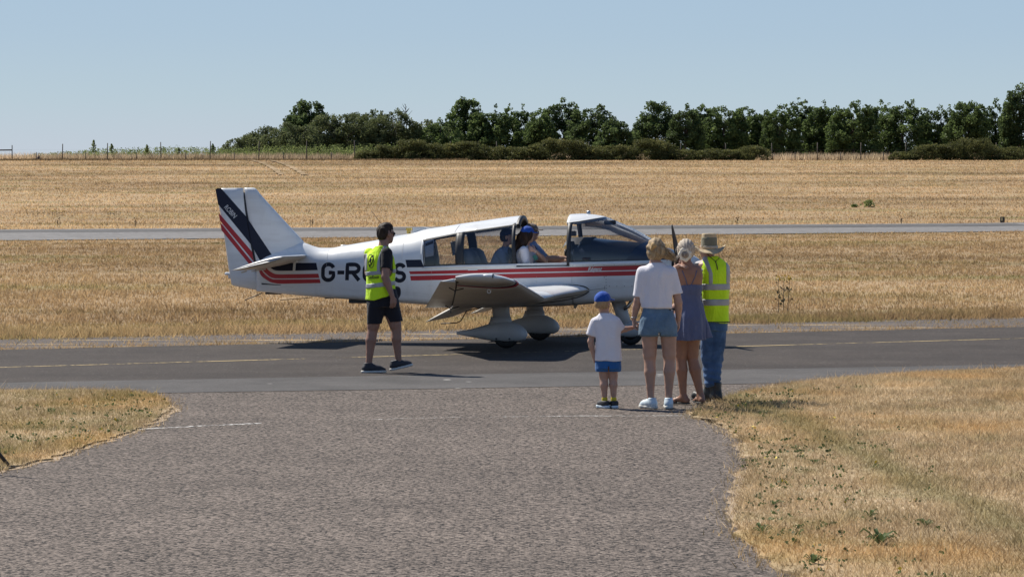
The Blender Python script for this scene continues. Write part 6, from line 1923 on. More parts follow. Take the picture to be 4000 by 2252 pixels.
# ================= woman in white T-shirt and denim shorts, seen from behind =================
root = thing('person', 'woman with windblown blonde hair in white T-shirt and denim shorts holding the boy\'s hand', 'person', (1.4456, 31.878, 0.006), 0, 'people watching the aircraft')
P = mkP(655, 1352, 706.0)
B = Vol()
hl, hr = P(614, 800, 0.0), P(740, 800, 0.0)
legv(B, P(612, 770), P(612, 1012, 0.012), P(619, 1285, -0.01), (0.090, 0.067, 0.057, 0.059, 0.035))
legv(B, P(742, 770), P(752, 1008, 0.012), P(746, 1285, 0.0), (0.090, 0.067, 0.057, 0.059, 0.035))
B.loft([(0.78, 0.01, 0, 0.12, 0.07), (0.84, 0.015, -0.008, 0.165, 0.105), (0.90, 0.015, -0.01, 0.172, 0.115), (1.03, 0.012, 0, 0.126, 0.088), (1.16, 0.008, 0.008, 0.142, 0.10), (1.30, 0.012, 0.005, 0.155, 0.100), (1.40, 0.012, 0, 0.130, 0.080), (1.455, 0.010, 0, 0.070, 0.058), (1.47, 0.008, 0, 0.06, 0.055)], k=0.05)
B.cap(P(650, 320, -0.005), P(650, 255, 0.012), 0.054, 0.049, 0.03)
hp, hM = head(B, P(652, 222, 0.025), (0.12, 1, 0))
shL, shR = P(550, 384, 0), P(776, 384, 0.0)
elL, wrL = P(528, 585, 0.01), P(499, 716, 0.05)
limb(B, [shL + Vector((0.012, 0, -0.01)), elL, elL.lerp(wrL, 0.35), wrL], [0.043, 0.040, 0.039, 0.025], 0.03)
hand(B, wrL, (0.10, 0.02, -1), (0.8, -0.2, 0), (0, 1, 0), 0.165, 0.55)
elR, wrR = P(814, 600, -0.005), P(817, 722, 0.04)
limb(B, [shR + Vector((-0.012, 0, -0.01)), elR, elR.lerp(wrR, 0.35), wrR], [0.043, 0.040, 0.038, 0.025], 0.03)
hand(B, wrR, (0.02, 0.1, -1), (-1, 0, 0), (0, 1, 0), 0.165, 0.3)
vol('body', B, SK_fair, root, 0.008)
# T-shirt: loose boxy body and short sleeves, hem tucked at the waist
v = Vol()
fo = lambda a, z: 0.014 * np.sin(5 * a + 9 * z) + 0.012 * np.sin(9 * a - 14 * z)
v.loft([(1.003, 0.018, 0.0, 0.160, 0.118), (1.02, 0.018, 0, 0.172, 0.130), (1.10, 0.018, 0.002, 0.170, 0.128), (1.22, 0.014, 0.005, 0.172, 0.125), (1.34, 0.012, 0.004, 0.174, 0.120), (1.40, 0.012, 0, 0.148, 0.104), (1.445, 0.010, 0, 0.094, 0.080), (1.468, 0.008, -0.002, 0.070, 0.064)], k=0.04, fold=fo, p=2.2)
sL2 = shL.lerp(elL, 0.84); sR2 = shR.lerp(elR, 0.70)
v.cap(shL + Vector((0.012, 0, 0)), sL2 + Vector((-0.002, 0, 0)), 0.054, 0.056, 0.05).cap(shR - Vector((0.012, 0, 0)), sR2 + Vector((0.006, 0, 0)), 0.054, 0.058, 0.05)
for a, b in ((shL, sL2), (shR, sR2)):
    dn = (b - a).normalized(); e = b + dn * 0.012
    v.cut(lambda X, Y, Z, dn=dn, e=e, sx=(1 if a.x > 0 else -1): np.where((X * sx > 0.165), (X - e.x) * dn.x + (Y - e.y) * dn.y + (Z - e.z) * dn.z, -1.0))
v.warp(wrinkle(0.0042, 15, 1)).warp(wrinkle(0.0016, 34, 51))
tee = vol('t_shirt', v, C_white, root, 0.008)
# denim shorts with rolled hems, pockets and belt label
v = Vol()
v.loft([(0.735, 0.012, -0.004, 0.186, 0.130), (0.80, 0.014, -0.012, 0.188, 0.135), (0.88, 0.015, -0.012, 0.184, 0.128), (0.97, 0.015, -0.004, 0.158, 0.108), (1.028, 0.014, 0, 0.146, 0.098)], k=0.03, p=2.4)
v.cap(P(613, 770), P(613, 835), 0.096, 0.089, 0.02).cap(P(742, 770), P(744, 832), 0.096, 0.089, 0.02)
v.cut(lambda X, Y, Z: 0.728 - Z + 0 * X + 0 * Y)
gx = P(677, 0).x
v.cut(lambda X, Y, Z: np.where(Z < 0.765, 0.006 + 0.55 * (0.765 - Z) * 0.4 - np.abs(X - gx), -1.0) + 0 * Y)
v.warp(wrinkle(0.0022, 26, 2))
sh_ = vol('shorts', v, C_denim, root, 0.008)
for cx_, w_ in ((613, 0.0935), (743, 0.0935)):
    v = Vol(); c = P(cx_, 826)
    v.loft([(0.722, c.x, 0, w_, w_ + 0.002), (0.750, c.x, 0, w_ + 0.003, w_ + 0.004)], k=0.01, p=2.2)
    v.cut(lambda X, Y, Z, s=(1 if cx_ < 677 else -1): (X - gx) * s + 0.004 + 0 * Y + 0 * Z)
    vol('hem', v, C_denim, sh_, 0.008)
bvh = None
def tree_of(o): return BVHTree.FromPolygons([v.co.copy() for v in o.data.vertices], [tuple(p.vertices) for p in o.data.polygons])
def press(o, pts, off=0.004, d=(0, 1, 0), start=None):
    """lay points onto the side of a garment that faces against direction d"""
    t = tree_of(o); d = Vector(d).normalized(); outp = []
    for p in pts:
        p = Vector(p); h_ = t.ray_cast(p - d * 1.0, d)
        outp.append((h_[0] - d * off) if h_[0] else p)
    return outp
def patch_on(o, name, mat, u0, u1, z0, z1, off=0.004, n=8, m=6, parent=None, bow=0.0):
    pts = [(u0 + (u1 - u0) * i / n, 0, z0 + (z1 - z0) * j / m - bow * (1 - (2 * i / n - 1) ** 2) * (1 - j / m)) for j in range(m + 1) for i in range(n + 1)]
    V = press(o, pts, off); F = [(j * (n + 1) + i, j * (n + 1) + i + 1, (j + 1) * (n + 1) + i + 1, (j + 1) * (n + 1) + i) for j in range(m) for i in range(n)]
    return obj(name, V, F, mat, parent or o, True)
patch_on(sh_, 'back_pocket', C_denim, P(580, 0).x, P(650, 0).x, P(0, 768).z, P(0, 690).z, 0.004, bow=0.02)
patch_on(sh_, 'back_pocket', C_denim, P(715, 0).x, P(785, 0).x, P(0, 768).z, P(0, 690).z, 0.004, bow=0.02)
patch_on(sh_, 'leather_label', C_boot, P(748, 0).x, P(788, 0).x, P(0, 656).z, P(0, 643).z, 0.006)
patch_on(sh_, 'label_print', C_white, P(760, 0).x, P(785, 0).x, P(0, 656).z, P(0, 651).z, 0.008)
# hair: swept round the head, twisted up in a clip, long ends blowing to the right
v = Vol(); hc = P(652, 215, 0.012)
v.ell(P(652, 212, 0.005), (0.083, 0.104, 0.104), k=0.02).ell(P(645, 255, -0.025), (0.072, 0.062, 0.075), k=0.03).ell(P(690, 240, -0.02), (0.055, 0.06, 0.07), k=0.04)
v.cap(P(690, 235, -0.04), P(735, 268, -0.03), 0.048, 0.034, 0.04).cap(P(735, 268, -0.03), P(775, 292, -0.015), 0.032, 0.014, 0.03)
v.cap(P(615, 215, -0.03), P(610, 265, -0.02), 0.035, 0.022, 0.03)
v.cut(lambda X, Y, Z: np.where(Z < 1.60, Y - 0.045, Y - 0.10 + 0 * X))
def strand_w(X, Y, Z): return 0.0035 * np.sin(70 * (X * 0.8 + Z * 0.5) + 6 * np.sin(12 * Z)) + 0.003 * np.sin(110 * (X - Z * 0.3))
v.warp(strand_w)
hair = vol('hair', v, H_blonde, root, 0.008)
v = Vol(); v.ell(P(636, 198, -0.085), (0.030, 0.024, 0.030), k=0.02).cap(P(636, 198, -0.09), P(622, 222, -0.085), 0.026, 0.014, 0.02); v.warp(strand_w); vol('hair_twist', v, hair_mat('golden_hair', (0.34, 0.22, 0.09), (0.62, 0.44, 0.22)), hair, 0.008)
b = MB(); r_ = np.random.default_rng(3)
for k in range(90):
    t0 = r_.random(); s0 = P(670 + 50 * t0 + r_.normal(0, 8), 190 + 80 * t0 + r_.normal(0, 10), -0.07 + r_.normal(0, 0.012))
    e = P(735 + 75 * r_.random(), 262 + 55 * r_.random(), -0.02 + r_.normal(0, 0.02)); m = s0.lerp(e, 0.5) + Vector((0.01, -0.01, 0.012 + r_.normal(0, 0.008)))
    b.tube([s0, s0.lerp(m, 0.6), m, m.lerp(e, 0.6) + Vector((0, 0, 0.003)), e], [0.0038, 0.0036, 0.003, 0.0022, 0.0008], 4, False)
sm = b.build('hair_strands', H_blonde, hair, True); sm['kind'] = 'stuff'
b = MB(); b.lathe([(-0.006, 0), (-0.004, 0.008), (0.004, 0.008), (0.006, 0)], 'X', tuple(P(605, 238, -0.06)), 8); b.build('earring', M_lamp, root, True)
# bracelet
b = MB(); pw = wrL.lerp(elL, 0.06); b.lathe([(-0.005, 0.026), (0.005, 0.026), (0.005, 0.031), (-0.005, 0.031), (-0.005, 0.026)], 'Z', tuple(pw), 14); b.build('bracelet', M_metal, root, True)
shoe(root, P(617, 1352, -0.01), (-0.62, 0.78, 0), 0.25, C_shoe_w, C_sole, hi=0.085, wd=0.043)
shoe(root, P(746, 1352, 0.0), (0.02, 1, 0), 0.25, C_shoe_w, C_sole, hi=0.085, wd=0.043)
HAND_W = root.location + Vector(wrL)

# ================= small boy =================
root = thing('person', 'small boy in blue cap, white T-shirt and blue shorts seen from behind', 'person', (0.968, 31.917, 0.006), 0, 'people watching the aircraft')
P = mkP(318, 1352, 704.0)
B = Vol()
legv(B, P(286, 1040), P(287, 1140, 0.012), P(293, 1300), (0.056, 0.045, 0.041, 0.041, 0.025))
legv(B, P(350, 1040), P(354, 1140, 0.012), P(357, 1300), (0.056, 0.045, 0.041, 0.041, 0.025))
B.loft([(0.43, 0, 0, 0.08, 0.05), (0.52, 0, 0, 0.105, 0.075), (0.62, 0, 0.004, 0.108, 0.082), (0.80, -0.005, 0, 0.108, 0.074), (0.89, -0.015, 0, 0.085, 0.055), (0.95, -0.03, 0, 0.042, 0.040)], k=0.04)
B.cap(P(295, 700, 0), P(285, 640, 0.01), 0.043, 0.040, 0.03)
hp, hM = head(B, P(281, 608, 0.012), (0.55, 0.84, 0), 0.90)
sL, sR = P(224, 744), P(370, 740)
eL, wL = P(192, 880, -0.01), P(216, 985, 0.0)
limb(B, [sL, eL, eL.lerp(wL, 0.35), wL], [0.036, 0.029, 0.028, 0.019], 0.02)
hand(B, wL, (0.10, 0.35, -1), (0.9, 0.3, 0), (0, 1, 0), 0.118, 0.6)
eR, wR = P(412, 800, 0.03), P(489, 785, 0.075)
limb(B, [sR, eR, eR.lerp(wR, 0.35), wR], [0.036, 0.029, 0.028, 0.020], 0.02)
hand(B, wR, (1, 0.1, 0.15), (0.1, -0.2, 1), (-0.3, -1, 0.2), 0.118, 0.65)
vol('body', B, SK_fair, root, 0.0075)
v = Vol()
v.loft([(0.478, 0.0, 0.0, 0.136, 0.108), (0.49, 0.0, 0, 0.138, 0.110), (0.62, 0, 0, 0.134, 0.104), (0.76, -0.003, 0, 0.132, 0.098), (0.88, -0.012, 0, 0.124, 0.088), (0.925, -0.022, 0, 0.088, 0.070), (0.958, -0.03, 0, 0.058, 0.056)], k=0.03, fold=lambda a, z: 0.018 * np.sin(4 * a + 8 * z) + 0.012 * np.sin(9 * a - 12 * z), p=2.5)
s2L = P(196, 828, -0.004); s2R = P(405, 790, 0.022)
v.cap(sL, s2L, 0.047, 0.044, 0.035).cap(sR - Vector((0.01, 0, 0)), s2R, 0.047, 0.048, 0.04)
for a, b_, lim in ((sL, s2L, -1), (sR, s2R, 1)):
    dn = (b_ - a).normalized(); e = b_ + dn * 0.014
    v.cut(lambda X, Y, Z, dn=dn, e=e, lim=lim: np.where((X * lim > 0.125) & (Z > 0.66), (X - e.x) * dn.x + (Y - e.y) * dn.y + (Z - e.z) * dn.z, -1.0))
v.warp(wrinkle(0.0036, 18, 5)).warp(wrinkle(0.0014, 38, 52))
vol('t_shirt', v, C_white, root, 0.0075)
v = Vol()
v.loft([(0.395, 0, 0, 0.124, 0.108), (0.49, 0, 0, 0.122, 0.094)], k=0.03)
v.cap(P(284, 1020), P(279, 1085), 0.076, 0.074, 0.02).cap(P(350, 1020), P(356, 1080), 0.076, 0.074, 0.02)
v.cut(lambda X, Y, Z: 0.368 - Z + 0 * X + 0 * Y); v.cut(lambda X, Y, Z: np.where(Z < 0.425, 0.005 - np.abs(X - 0.002), -1.0) + 0 * Y); v.warp(wrinkle(0.0018, 28, 6))
vol('shorts', v, C_boyshort, root, 0.0075)
v = Vol(); v.ell(hp(0, -0.012, 0.0), (0.076, 0.092, 0.078), hM, 0.01)
f_ = Vector((0.55, 0.84, 0)).normalized(); c_ = hp(0, 0, 0)
v.cut(lambda X, Y, Z: (X - c_.x) * f_.x + (Y - c_.y) * f_.y - 0.045 + 0 * Z); v.cut(lambda X, Y, Z: c_.z - 0.058 - Z + 0 * X + 0 * Y)
vol('hair', v, H_boy, root, 0.0075)
cap_hat(root, hp, hM, C_cap, 0.95, back_gap=H_boy)
for x in (293, 357):
    v = Vol(); v.cap(P(x, 1306), P(x, 1282), 0.030, 0.0295, 0.01); v.cut(lambda X, Y, Z: Z - 0.118 + 0 * X + 0 * Y); vol('sock', v, C_sock, root, 0.0075)
shoe(root, P(292, 1352, 0.0), (-0.55, 0.83, 0), 0.185, C_shoe_b, C_shoe_w, h=0.006, hi=0.062, wd=0.036)
shoe(root, P(358, 1352, 0.0), (-0.30, 0.95, 0), 0.185, C_shoe_b, C_shoe_w, h=0.006, hi=0.062, wd=0.036)

# ================= woman in the slate blue sundress =================
root = thing('person', 'tanned woman with cream scrunchie and bare back in a short slate blue sundress', 'person', (1.798, 32.476, 0.006), 0, 'people watching the aircraft')
P = mkP(880, 1325, 689.0)
B = Vol()
legv(B, P(838, 800), P(835, 1000, 0.015), P(851, 1275, 0.0), (0.088, 0.062, 0.055, 0.058, 0.034))
legv(B, P(912, 800, 0.0), P(916, 1000, 0.02), P(972, 1265, -0.02), (0.088, 0.062, 0.055, 0.060, 0.034))
B.loft([(0.70, 0, 0, 0.14, 0.1), (0.80, 0, 0, 0.165, 0.115), (0.95, 0.008, 0.0, 0.145, 0.10), (1.10, 0.020, 0.012, 0.108, 0.085), (1.22, 0.022, 0.010, 0.122, 0.095), (1.33, 0.015, -0.004, 0.140, 0.092), (1.39, 0.008, -0.008, 0.130, 0.075), (1.435, -0.004, -0.006, 0.07, 0.052), (1.45, -0.008, -0.004, 0.05, 0.046)], k=0.05)
B.cap(P(872, 330, -0.002), P(868, 270, 0.012), 0.048, 0.045, 0.03)
hp, hM = head(B, P(867, 243, 0.02), (-0.05, 1, 0), 0.98)
sL, sR = P(808, 372, 0.0), P(944, 372, 0.0)
eR, wR = P(962, 470, 0.16), P(930, 420, 0.36)
limb(B, [sR, eR, eR.lerp(wR, 0.35), wR], [0.046, 0.037, 0.036, 0.024], 0.03)
hand(B, wR, (-0.9, 0.3, 0.1), (0, -1, 0.1), (0, 0, 1), 0.16, 0.5)
eL, wL = P(795, 500, 0.14), P(850, 520, 0.34)
limb(B, [sL, eL, eL.lerp(wL, 0.35), wL], [0.046, 0.037, 0.036, 0.024], 0.03)
hand(B, wL, (0.9, 0.3, 0.1), (0, -1, 0.1), (0, 0, 1), 0.16, 0.5)
# feet
for ax, dr in ((P(851, 1312, 0.0), (-0.80, 0.6, 0)), (P(972, 1308, -0.02), (-0.25, 0.97, 0))):
    d = Vector(dr).normalized(); r = Vector((d.y, -d.x, 0))
    B.cap(ax + Vector((0, 0, 0.055)) - d * 0.01, ax + Vector((0, 0, 0.026)) - d * 0.045, 0.034, 0.030, 0.02).cap(ax + Vector((0, 0, 0.05)) , ax + d * 0.10 + Vector((0, 0, 0.022)), 0.032, 0.028, 0.025).cap(ax - d * 0.03 + Vector((0, 0, 0.022)), ax + d * 0.10 + r * 0.012 + Vector((0, 0, 0.02)), 0.028, 0.026, 0.02).cap(ax + d * 0.09 + r * -0.02 + Vector((0, 0, 0.02)), ax + d * 0.11 + r * 0.026 + Vector((0, 0, 0.018)), 0.020, 0.018, 0.02)
    for q in range(5): B.cap(ax + d * 0.115 + r * (-0.030 + q * 0.014) + Vector((0, 0, 0.017)), ax + d * (0.158 - q * 0.008) + r * (-0.030 + q * 0.0145) + Vector((0, 0, 0.014)), 0.0105, 0.0085, 0.004)
vol('body', B, SK_tan, root, 0.008)
for ax, dr in ((P(851, 1312, 0.0), (-0.80, 0.6, 0)), (P(972, 1308, -0.02), (-0.25, 0.97, 0))):
    d = Vector(dr).normalized(); r = Vector((d.y, -d.x, 0)); v = Vol()
    v.cap(ax - d * 0.045, ax + d * 0.04, 0.036, 0.036, 0.02).cap(ax + d * 0.04, ax + d * 0.13, 0.038, 0.040, 0.02); z_ = ax.z
    v.cut(lambda X, Y, Z, z_=z_: np.abs(Z - z_ + 0.004) - 0.008 + 0 * X + 0 * Y); so = vol('sandal', v, C_boot, root, 0.006)
    b = MB(); b.tube([ax + d * 0.06 + r * 0.036 + Vector((0, 0, 0.004)), ax + d * 0.09 + r * 0.02 + Vector((0, 0, 0.050)), ax + d * 0.09 - r * 0.02 + Vector((0, 0, 0.050)), ax + d * 0.06 - r * 0.036 + Vector((0, 0, 0.004))], 0.007, 6); b.build('strap', C_boot, so, True)
# dress: shirred bodice, gathered skirt, hem lifted to the right by the wind
v = Vol()
sk = lambda a, z: np.clip((1.10 - z) / 0.40, 0, 1) * (0.055 * np.sin(7 * a + 1.5) + 0.045 * np.sin(11 * a + 4 * z)) + np.clip((z - 1.08) / 0.05, 0, 1) * 0.012 * np.sin(60 * z)
v.loft([(0.655, 0.010, -0.005, 0.166, 0.166), (0.75, 0.008, -0.003, 0.166, 0.158), (0.88, 0.010, 0.0, 0.162, 0.142), (1.00, 0.016, 0.005, 0.135, 0.108), (1.10, 0.021, 0.010, 0.117, 0.096), (1.20, 0.023, 0.010, 0.128, 0.106), (1.225, 0.022, 0.009, 0.130, 0.106)], k=0.02, fold=sk, p=2.2)
v.cut(lambda X, Y, Z: 0.662 + 0.05 * np.clip((X + 0.1) / 0.3, -1, 1) * 0 - Z + 0 * Y)
v.warp(wrinkle(0.002, 20, 8))
dr_ = vol('dress', v, C_dress, root, 0.008)
# flap of skirt blown out to the right
v = Vol()
v.cap(P(955, 640, 0.02), P(990, 790, 0.02), 0.040, 0.060, 0.04).cap(P(985, 760, 0.02), P(1028, 862, 0.03), 0.055, 0.050, 0.04).cap(P(950, 620, 0.02), P(960, 760, 0.0), 0.05, 0.06, 0.04).cap(P(940, 700, 0.0), P(975, 850, 0.0), 0.06, 0.055, 0.04)
v.cut(lambda X, Y, Z: (0.665 + 0.02 * np.clip((X - 0.14) / 0.1, 0, 1)) - Z + 0 * Y)
v.cut(lambda X, Y, Z: np.abs(Y - 0.015 - 0.018 * np.sin(34 * X + 5 * Z)) - 0.030 + 0 * Z)
v.warp(wrinkle(0.002, 22, 9))
vol('skirt_flap', v, C_dress, dr_, 0.007)
for pts in ([P(838, 378, -0.075), P(846, 400, -0.095), P(862, 440, -0.10), P(876, 490, -0.098)], [P(940, 378, -0.07), P(930, 420, -0.095), P(906, 470, -0.098), P(893, 490, -0.098)]):
    q = [Vector((p.x, 0, p.z)) for p in pts]
    fine = [q[i].lerp(q[i + 1], t) for i in range(3) for t in (0, 0.34, 0.67)] + [q[3]]
    body_o = [c for c in root.children if c.name.startswith('body')][0]
    b = MB(); b.tube(press(body_o, fine, 0.002), 0.0045, 6); b.build('shoulder_strap', C_dress, dr_, True)
# ash blonde hair drawn back into a low bun with a cream scrunchie
v = Vol()
v.ell(P(868, 232, 0.012), (0.093, 0.108, 0.112), k=0.02)
v.cut(lambda X, Y, Z: np.where(Z < 1.56, Y - 0.04, Y - 0.105) + 0 * X)
bc = P(857, 268, -0.085)
v.warp(lambda X, Y, Z: 0.0032 * np.sin(26 * np.arctan2(Z - bc.z, X - bc.x)))
hair = vol('hair', v, H_ash, root, 0.008)
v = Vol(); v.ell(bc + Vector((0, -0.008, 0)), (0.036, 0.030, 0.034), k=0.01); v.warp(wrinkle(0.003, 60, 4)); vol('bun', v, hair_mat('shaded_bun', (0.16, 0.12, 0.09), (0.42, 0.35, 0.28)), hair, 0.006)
v = Vol()
for k in range(22):
    a0, a1 = 2 * math.pi * k / 22, 2 * math.pi * (k + 1) / 22
    r0, r1 = 0.047 + 0.008 * math.sin(k * 1.9), 0.047 + 0.008 * math.sin((k + 1) * 1.9)
    v.cap(bc + Vector((r0 * math.cos(a0), 0.002, r0 * math.sin(a0) * 1.08)), bc + Vector((r1 * math.cos(a1), 0.002, r1 * math.sin(a1) * 1.08)), 0.016, 0.016, 0.006)
v.warp(wrinkle(0.003, 70, 7)); vol('scrunchie', v, C_cream, root, 0.006)
b = MB(); r_ = np.random.default_rng(6)
for k in range(26):
    sg = 1 if k % 3 else -1
    s0 = P(868 + sg * 55 + r_.normal(0, 6), 230 + r_.normal(0, 25), -0.01); e = s0 + Vector((0.05 + 0.06 * r_.random() if sg > 0 else -0.02 * r_.random(), r_.normal(0, 0.02), -0.035 + r_.normal(0, 0.02)))
    b.tube([s0, s0.lerp(e, 0.5) + Vector((0, 0, 0.012)), e], [0.0022, 0.0018, 0.0006], 4, False)
o = b.build('loose_hair', H_ash, hair, True); o['kind'] = 'stuff'

# ================= toddler carried in front of her, one arm over her shoulder =================
root2 = thing('person', 'small dark-haired child carried in front of the woman in the sundress, hand on her shoulder', 'person', (1.798, 32.476, 0.006), 0, 'people watching the aircraft')
B = Vol()
B.loft([(0.98, -0.02, 0.27, 0.085, 0.08), (1.10, -0.02, 0.26, 0.092, 0.08), (1.25, -0.03, 0.25, 0.095, 0.07), (1.32, -0.035, 0.24, 0.06, 0.05)], k=0.04)
B.cap((-0.04, 0.24, 1.30), (-0.05, 0.235, 1.37), 0.036, 0.034, 0.02)
hp2, hM2 = head(B, (-0.055, 0.235, 1.435), (0.3, -1, 0), 0.82)
a0, a1, a2 = Vector((-0.10, 0.23, 1.29)), Vector((-0.135, 0.06, 1.385)), Vector((-0.095, -0.065, 1.425))
limb(B, [a0, a1, a1.lerp(a2, 0.3), a2], [0.033, 0.027, 0.027, 0.020], 0.02)
hand(B, a2, (0.80, -0.55, -0.10), (0, 0.4, -1), (0.3, 0, 1), 0.118, 0.22, 0.5)
limb(B, [Vector((0.05, 0.24, 1.28)), Vector((0.11, 0.16, 1.20)), Vector((0.09, 0.1, 1.28))], [0.033, 0.027, 0.02], 0.02)
limb(B, [Vector((-0.07, 0.27, 1.0)), Vector((-0.16, 0.16, 0.96)), Vector((-0.17, 0.10, 0.82))], [0.055, 0.042, 0.028], 0.02)
limb(B, [Vector((0.03, 0.27, 1.0)), Vector((0.10, 0.16, 0.96)), Vector((0.12, 0.14, 0.82))], [0.055, 0.042, 0.028], 0.02)
vol('body', B, SK_fair, root2, 0.0075)
v = Vol(); v.loft([(0.97, -0.02, 0.27, 0.10, 0.094), (1.10, -0.02, 0.26, 0.104, 0.092), (1.25, -0.03, 0.25, 0.106, 0.082), (1.325, -0.035, 0.24, 0.066, 0.056)], k=0.03); v.warp(wrinkle(0.002, 24, 3)); vol('top', v, C_navyshort, root2, 0.009)
v = Vol(); v.ell(hp2(0, -0.012, 0.022), (0.070, 0.086, 0.082), hM2); f2 = Vector((0.3, -1, 0)).normalized(); c2 = hp2(0, 0, 0); v.cut(lambda X, Y, Z: (X - c2.x) * f2.x + (Y - c2.y) * f2.y - 0.045 + 0 * Z); v.cut(lambda X, Y, Z: c2.z - 0.05 - Z + 0 * X + 0 * Y); vol('hair', v, H_brown, root2, 0.008)

# ================= man in the bush hat and hi-vis vest =================
root = thing('person', 'man in khaki bush hat, hi-vis vest, striped shirt and blue jeans', 'person', (2.0875, 32.929, 0.006), 0, 'people watching the aircraft')
P = mkP(1060, 1305, 681.0)
yw = 0.20
B = Vol()
B.loft([(0.80, 0.0, 0, 0.14, 0.11), (1.0, 0, 0, 0.14, 0.11), (1.3, 0, 0, 0.16, 0.11), (1.42, 0, 0, 0.16, 0.09), (1.48, -0.03, 0.01, 0.07, 0.06)], yaw=yw, k=0.05)
B.cap(P(1038, 310, 0.0), P(1022, 255, 0.025), 0.060, 0.056, 0.03)
hp, hM = head(B, P(1024, 224, 0.035), (-0.62, 0.78, 0), 1.0)
sL, sR = P(962, 358, 0.03), P(1118, 362, 0.0)
eL, wL = P(946, 470, 0.10), P(975, 420, 0.34)
limb(B, [sL, eL, eL.lerp(wL, 0.35), wL], [0.058, 0.045, 0.044, 0.030], 0.03)
hand(B, wL, (0.2, 1, 0.1), (0, 0, -1), (1, 0, 0), 0.185, 0.35)
eR, wR = P(1120, 500, 0.16), P(1070, 520, 0.36)
limb(B, [sR, eR, eR.lerp(wR, 0.35), wR], [0.058, 0.045, 0.044, 0.030], 0.03)
hand(B, wR, (-0.8, 0.5, 0.1), (0, -0.3, -1), (0, 1, 0.5), 0.185, 0.4)
limb(B, [P(1030, 800), P(1030, 1000, 0.02), P(1035, 1110)], [0.06, 0.045, 0.035], 0.03)
limb(B, [P(1100, 800), P(1085, 1000, 0.02), P(1075, 1110)], [0.06, 0.045, 0.035], 0.03)
vol('body', B, SK_fair, root, 0.0085)
# shirt with sleeves
v = Vol()
v.loft([(1.0, 0.0, 0, 0.150, 0.118), (1.2, 0, 0, 0.158, 0.12), (1.36, 0, 0, 0.165, 0.115), (1.44, -0.01, 0.002, 0.12, 0.085), (1.50, -0.03, 0.008, 0.070, 0.066)], yaw=yw, k=0.04)
m1 = sL.lerp(eL, 0.95); m2 = sR.lerp(eR, 0.9)
v.cap(sL, m1, 0.072, 0.060, 0.04).cap(sR, m2, 0.070, 0.060, 0.04); v.warp(wrinkle(0.0025, 18, 2))
vol('shirt', v, C_stripe, root, 0.0085)
def vest_h(g=0.0):
    v = Vol()
    v.loft([(0.825, 0.014, -0.004, 0.155 + g, 0.142 + g), (0.86, 0.012, -0.003, 0.150 + g, 0.138 + g), (1.0, 0.008, 0, 0.151 + g, 0.134 + g), (1.15, 0.008, 0, 0.158 + g, 0.134 + g), (1.30, 0.010, -0.004, 0.160 + g, 0.130 + g), (1.40, 0.012, -0.006, 0.150 + g, 0.112 + g), (1.465, 0.0, -0.002, 0.110 + g, 0.084 + g), (1.51 + g * 0.3, -0.022, 0.004, 0.070 + g, 0.068 + g)], yaw=yw, k=0.03, p=2.5, fold=lambda a, z: 0.012 * np.sin(5 * a + 7 * z) + 0.008 * np.sin(8 * a - 9 * z))
    v.warp(wrinkle(0.0034, 14, 12)).warp(wrinkle(0.0014, 34, 54))
    return v
def neck_cut(X, Y, Z): return 0.072 - np.sqrt((X + 0.028) ** 2 + (Y - 0.008) ** 2) - np.maximum(0, 1.50 - Z) * 3
v = vest_h(); v.cut(neck_cut)
vs = vol('vest', v, C_hivis, root, 0.0085)
ring_band('reflective_band', vest_h, C_refl, vs, P(0, 515).z, P(0, 471).z, 0.005, 0.0085)
ring_band('reflective_band', vest_h, C_refl, vs, P(0, 624).z, P(0, 578).z, 0.005, 0.0085)
for xa, xb in ((P(1023, 0).x, P(1052, 0).x),):
    v = vest_h(0.005); za = P(0, 471).z
    v.cut(lambda X, Y, Z: np.maximum(np.maximum(X - (xb - 0.05 * np.clip((Z - 1.33) / 0.15, 0, 1)), (xa - 0.06 * np.clip((Z - 1.33) / 0.15, 0, 1)) - X), za - Z) + 0 * Y); v.cut(lambda X, Y, Z: Y - 0.02 + 0 * X + 0 * Z); v.cut(neck_cut)
    vol('reflective_brace', v, C_refl, vs, 0.0085)
v = vest_h(0.005); v.cut(lambda X, Y, Z: np.maximum(np.maximum((P(1150, 0).x - 0.005) - X, P(0, 471).z - Z), Z - 1.47) + 0 * Y); vol('reflective_brace', v, C_refl, vs, 0.0085)
v = vest_h(0.004); v.cut(lambda X, Y, Z: np.maximum(Z - 0.838, 0.822 - Z) + 0 * X + 0 * Y); vol('vest_hem', v, C_boot, vs, 0.0085)
# jeans bunched over heavy boots
v = Vol(); kn = wrinkle(0.0045, 24, 21)
v.loft([(0.74, 0.008, 0, 0.145, 0.12), (0.86, 0.008, 0, 0.150, 0.125)], yaw=yw, k=0.04)
v.cap(P(1025, 780, 0.0), P(1028, 1000, 0.03), 0.090, 0.068, 0.02).cap(P(1028, 1000, 0.03), P(1042, 1195, 0.0), 0.066, 0.060, 0.02)
v.cap(P(1100, 780, -0.01), P(1086, 1000, 0.01), 0.088, 0.066, 0.02).cap(P(1086, 1000, 0.01), P(1072, 1190, -0.01), 0.064, 0.058, 0.02)
v.cut(lambda X, Y, Z: 0.150 - Z + 0 * X + 0 * Y)
v.warp(lambda X, Y, Z: kn(X, Y, Z) + 0.006 * np.clip((0.55 - Z) / 0.4, 0, 1) * np.sin(95 * Z + 14 * X))
vol('jeans', v, C_jeans, root, 0.0085)
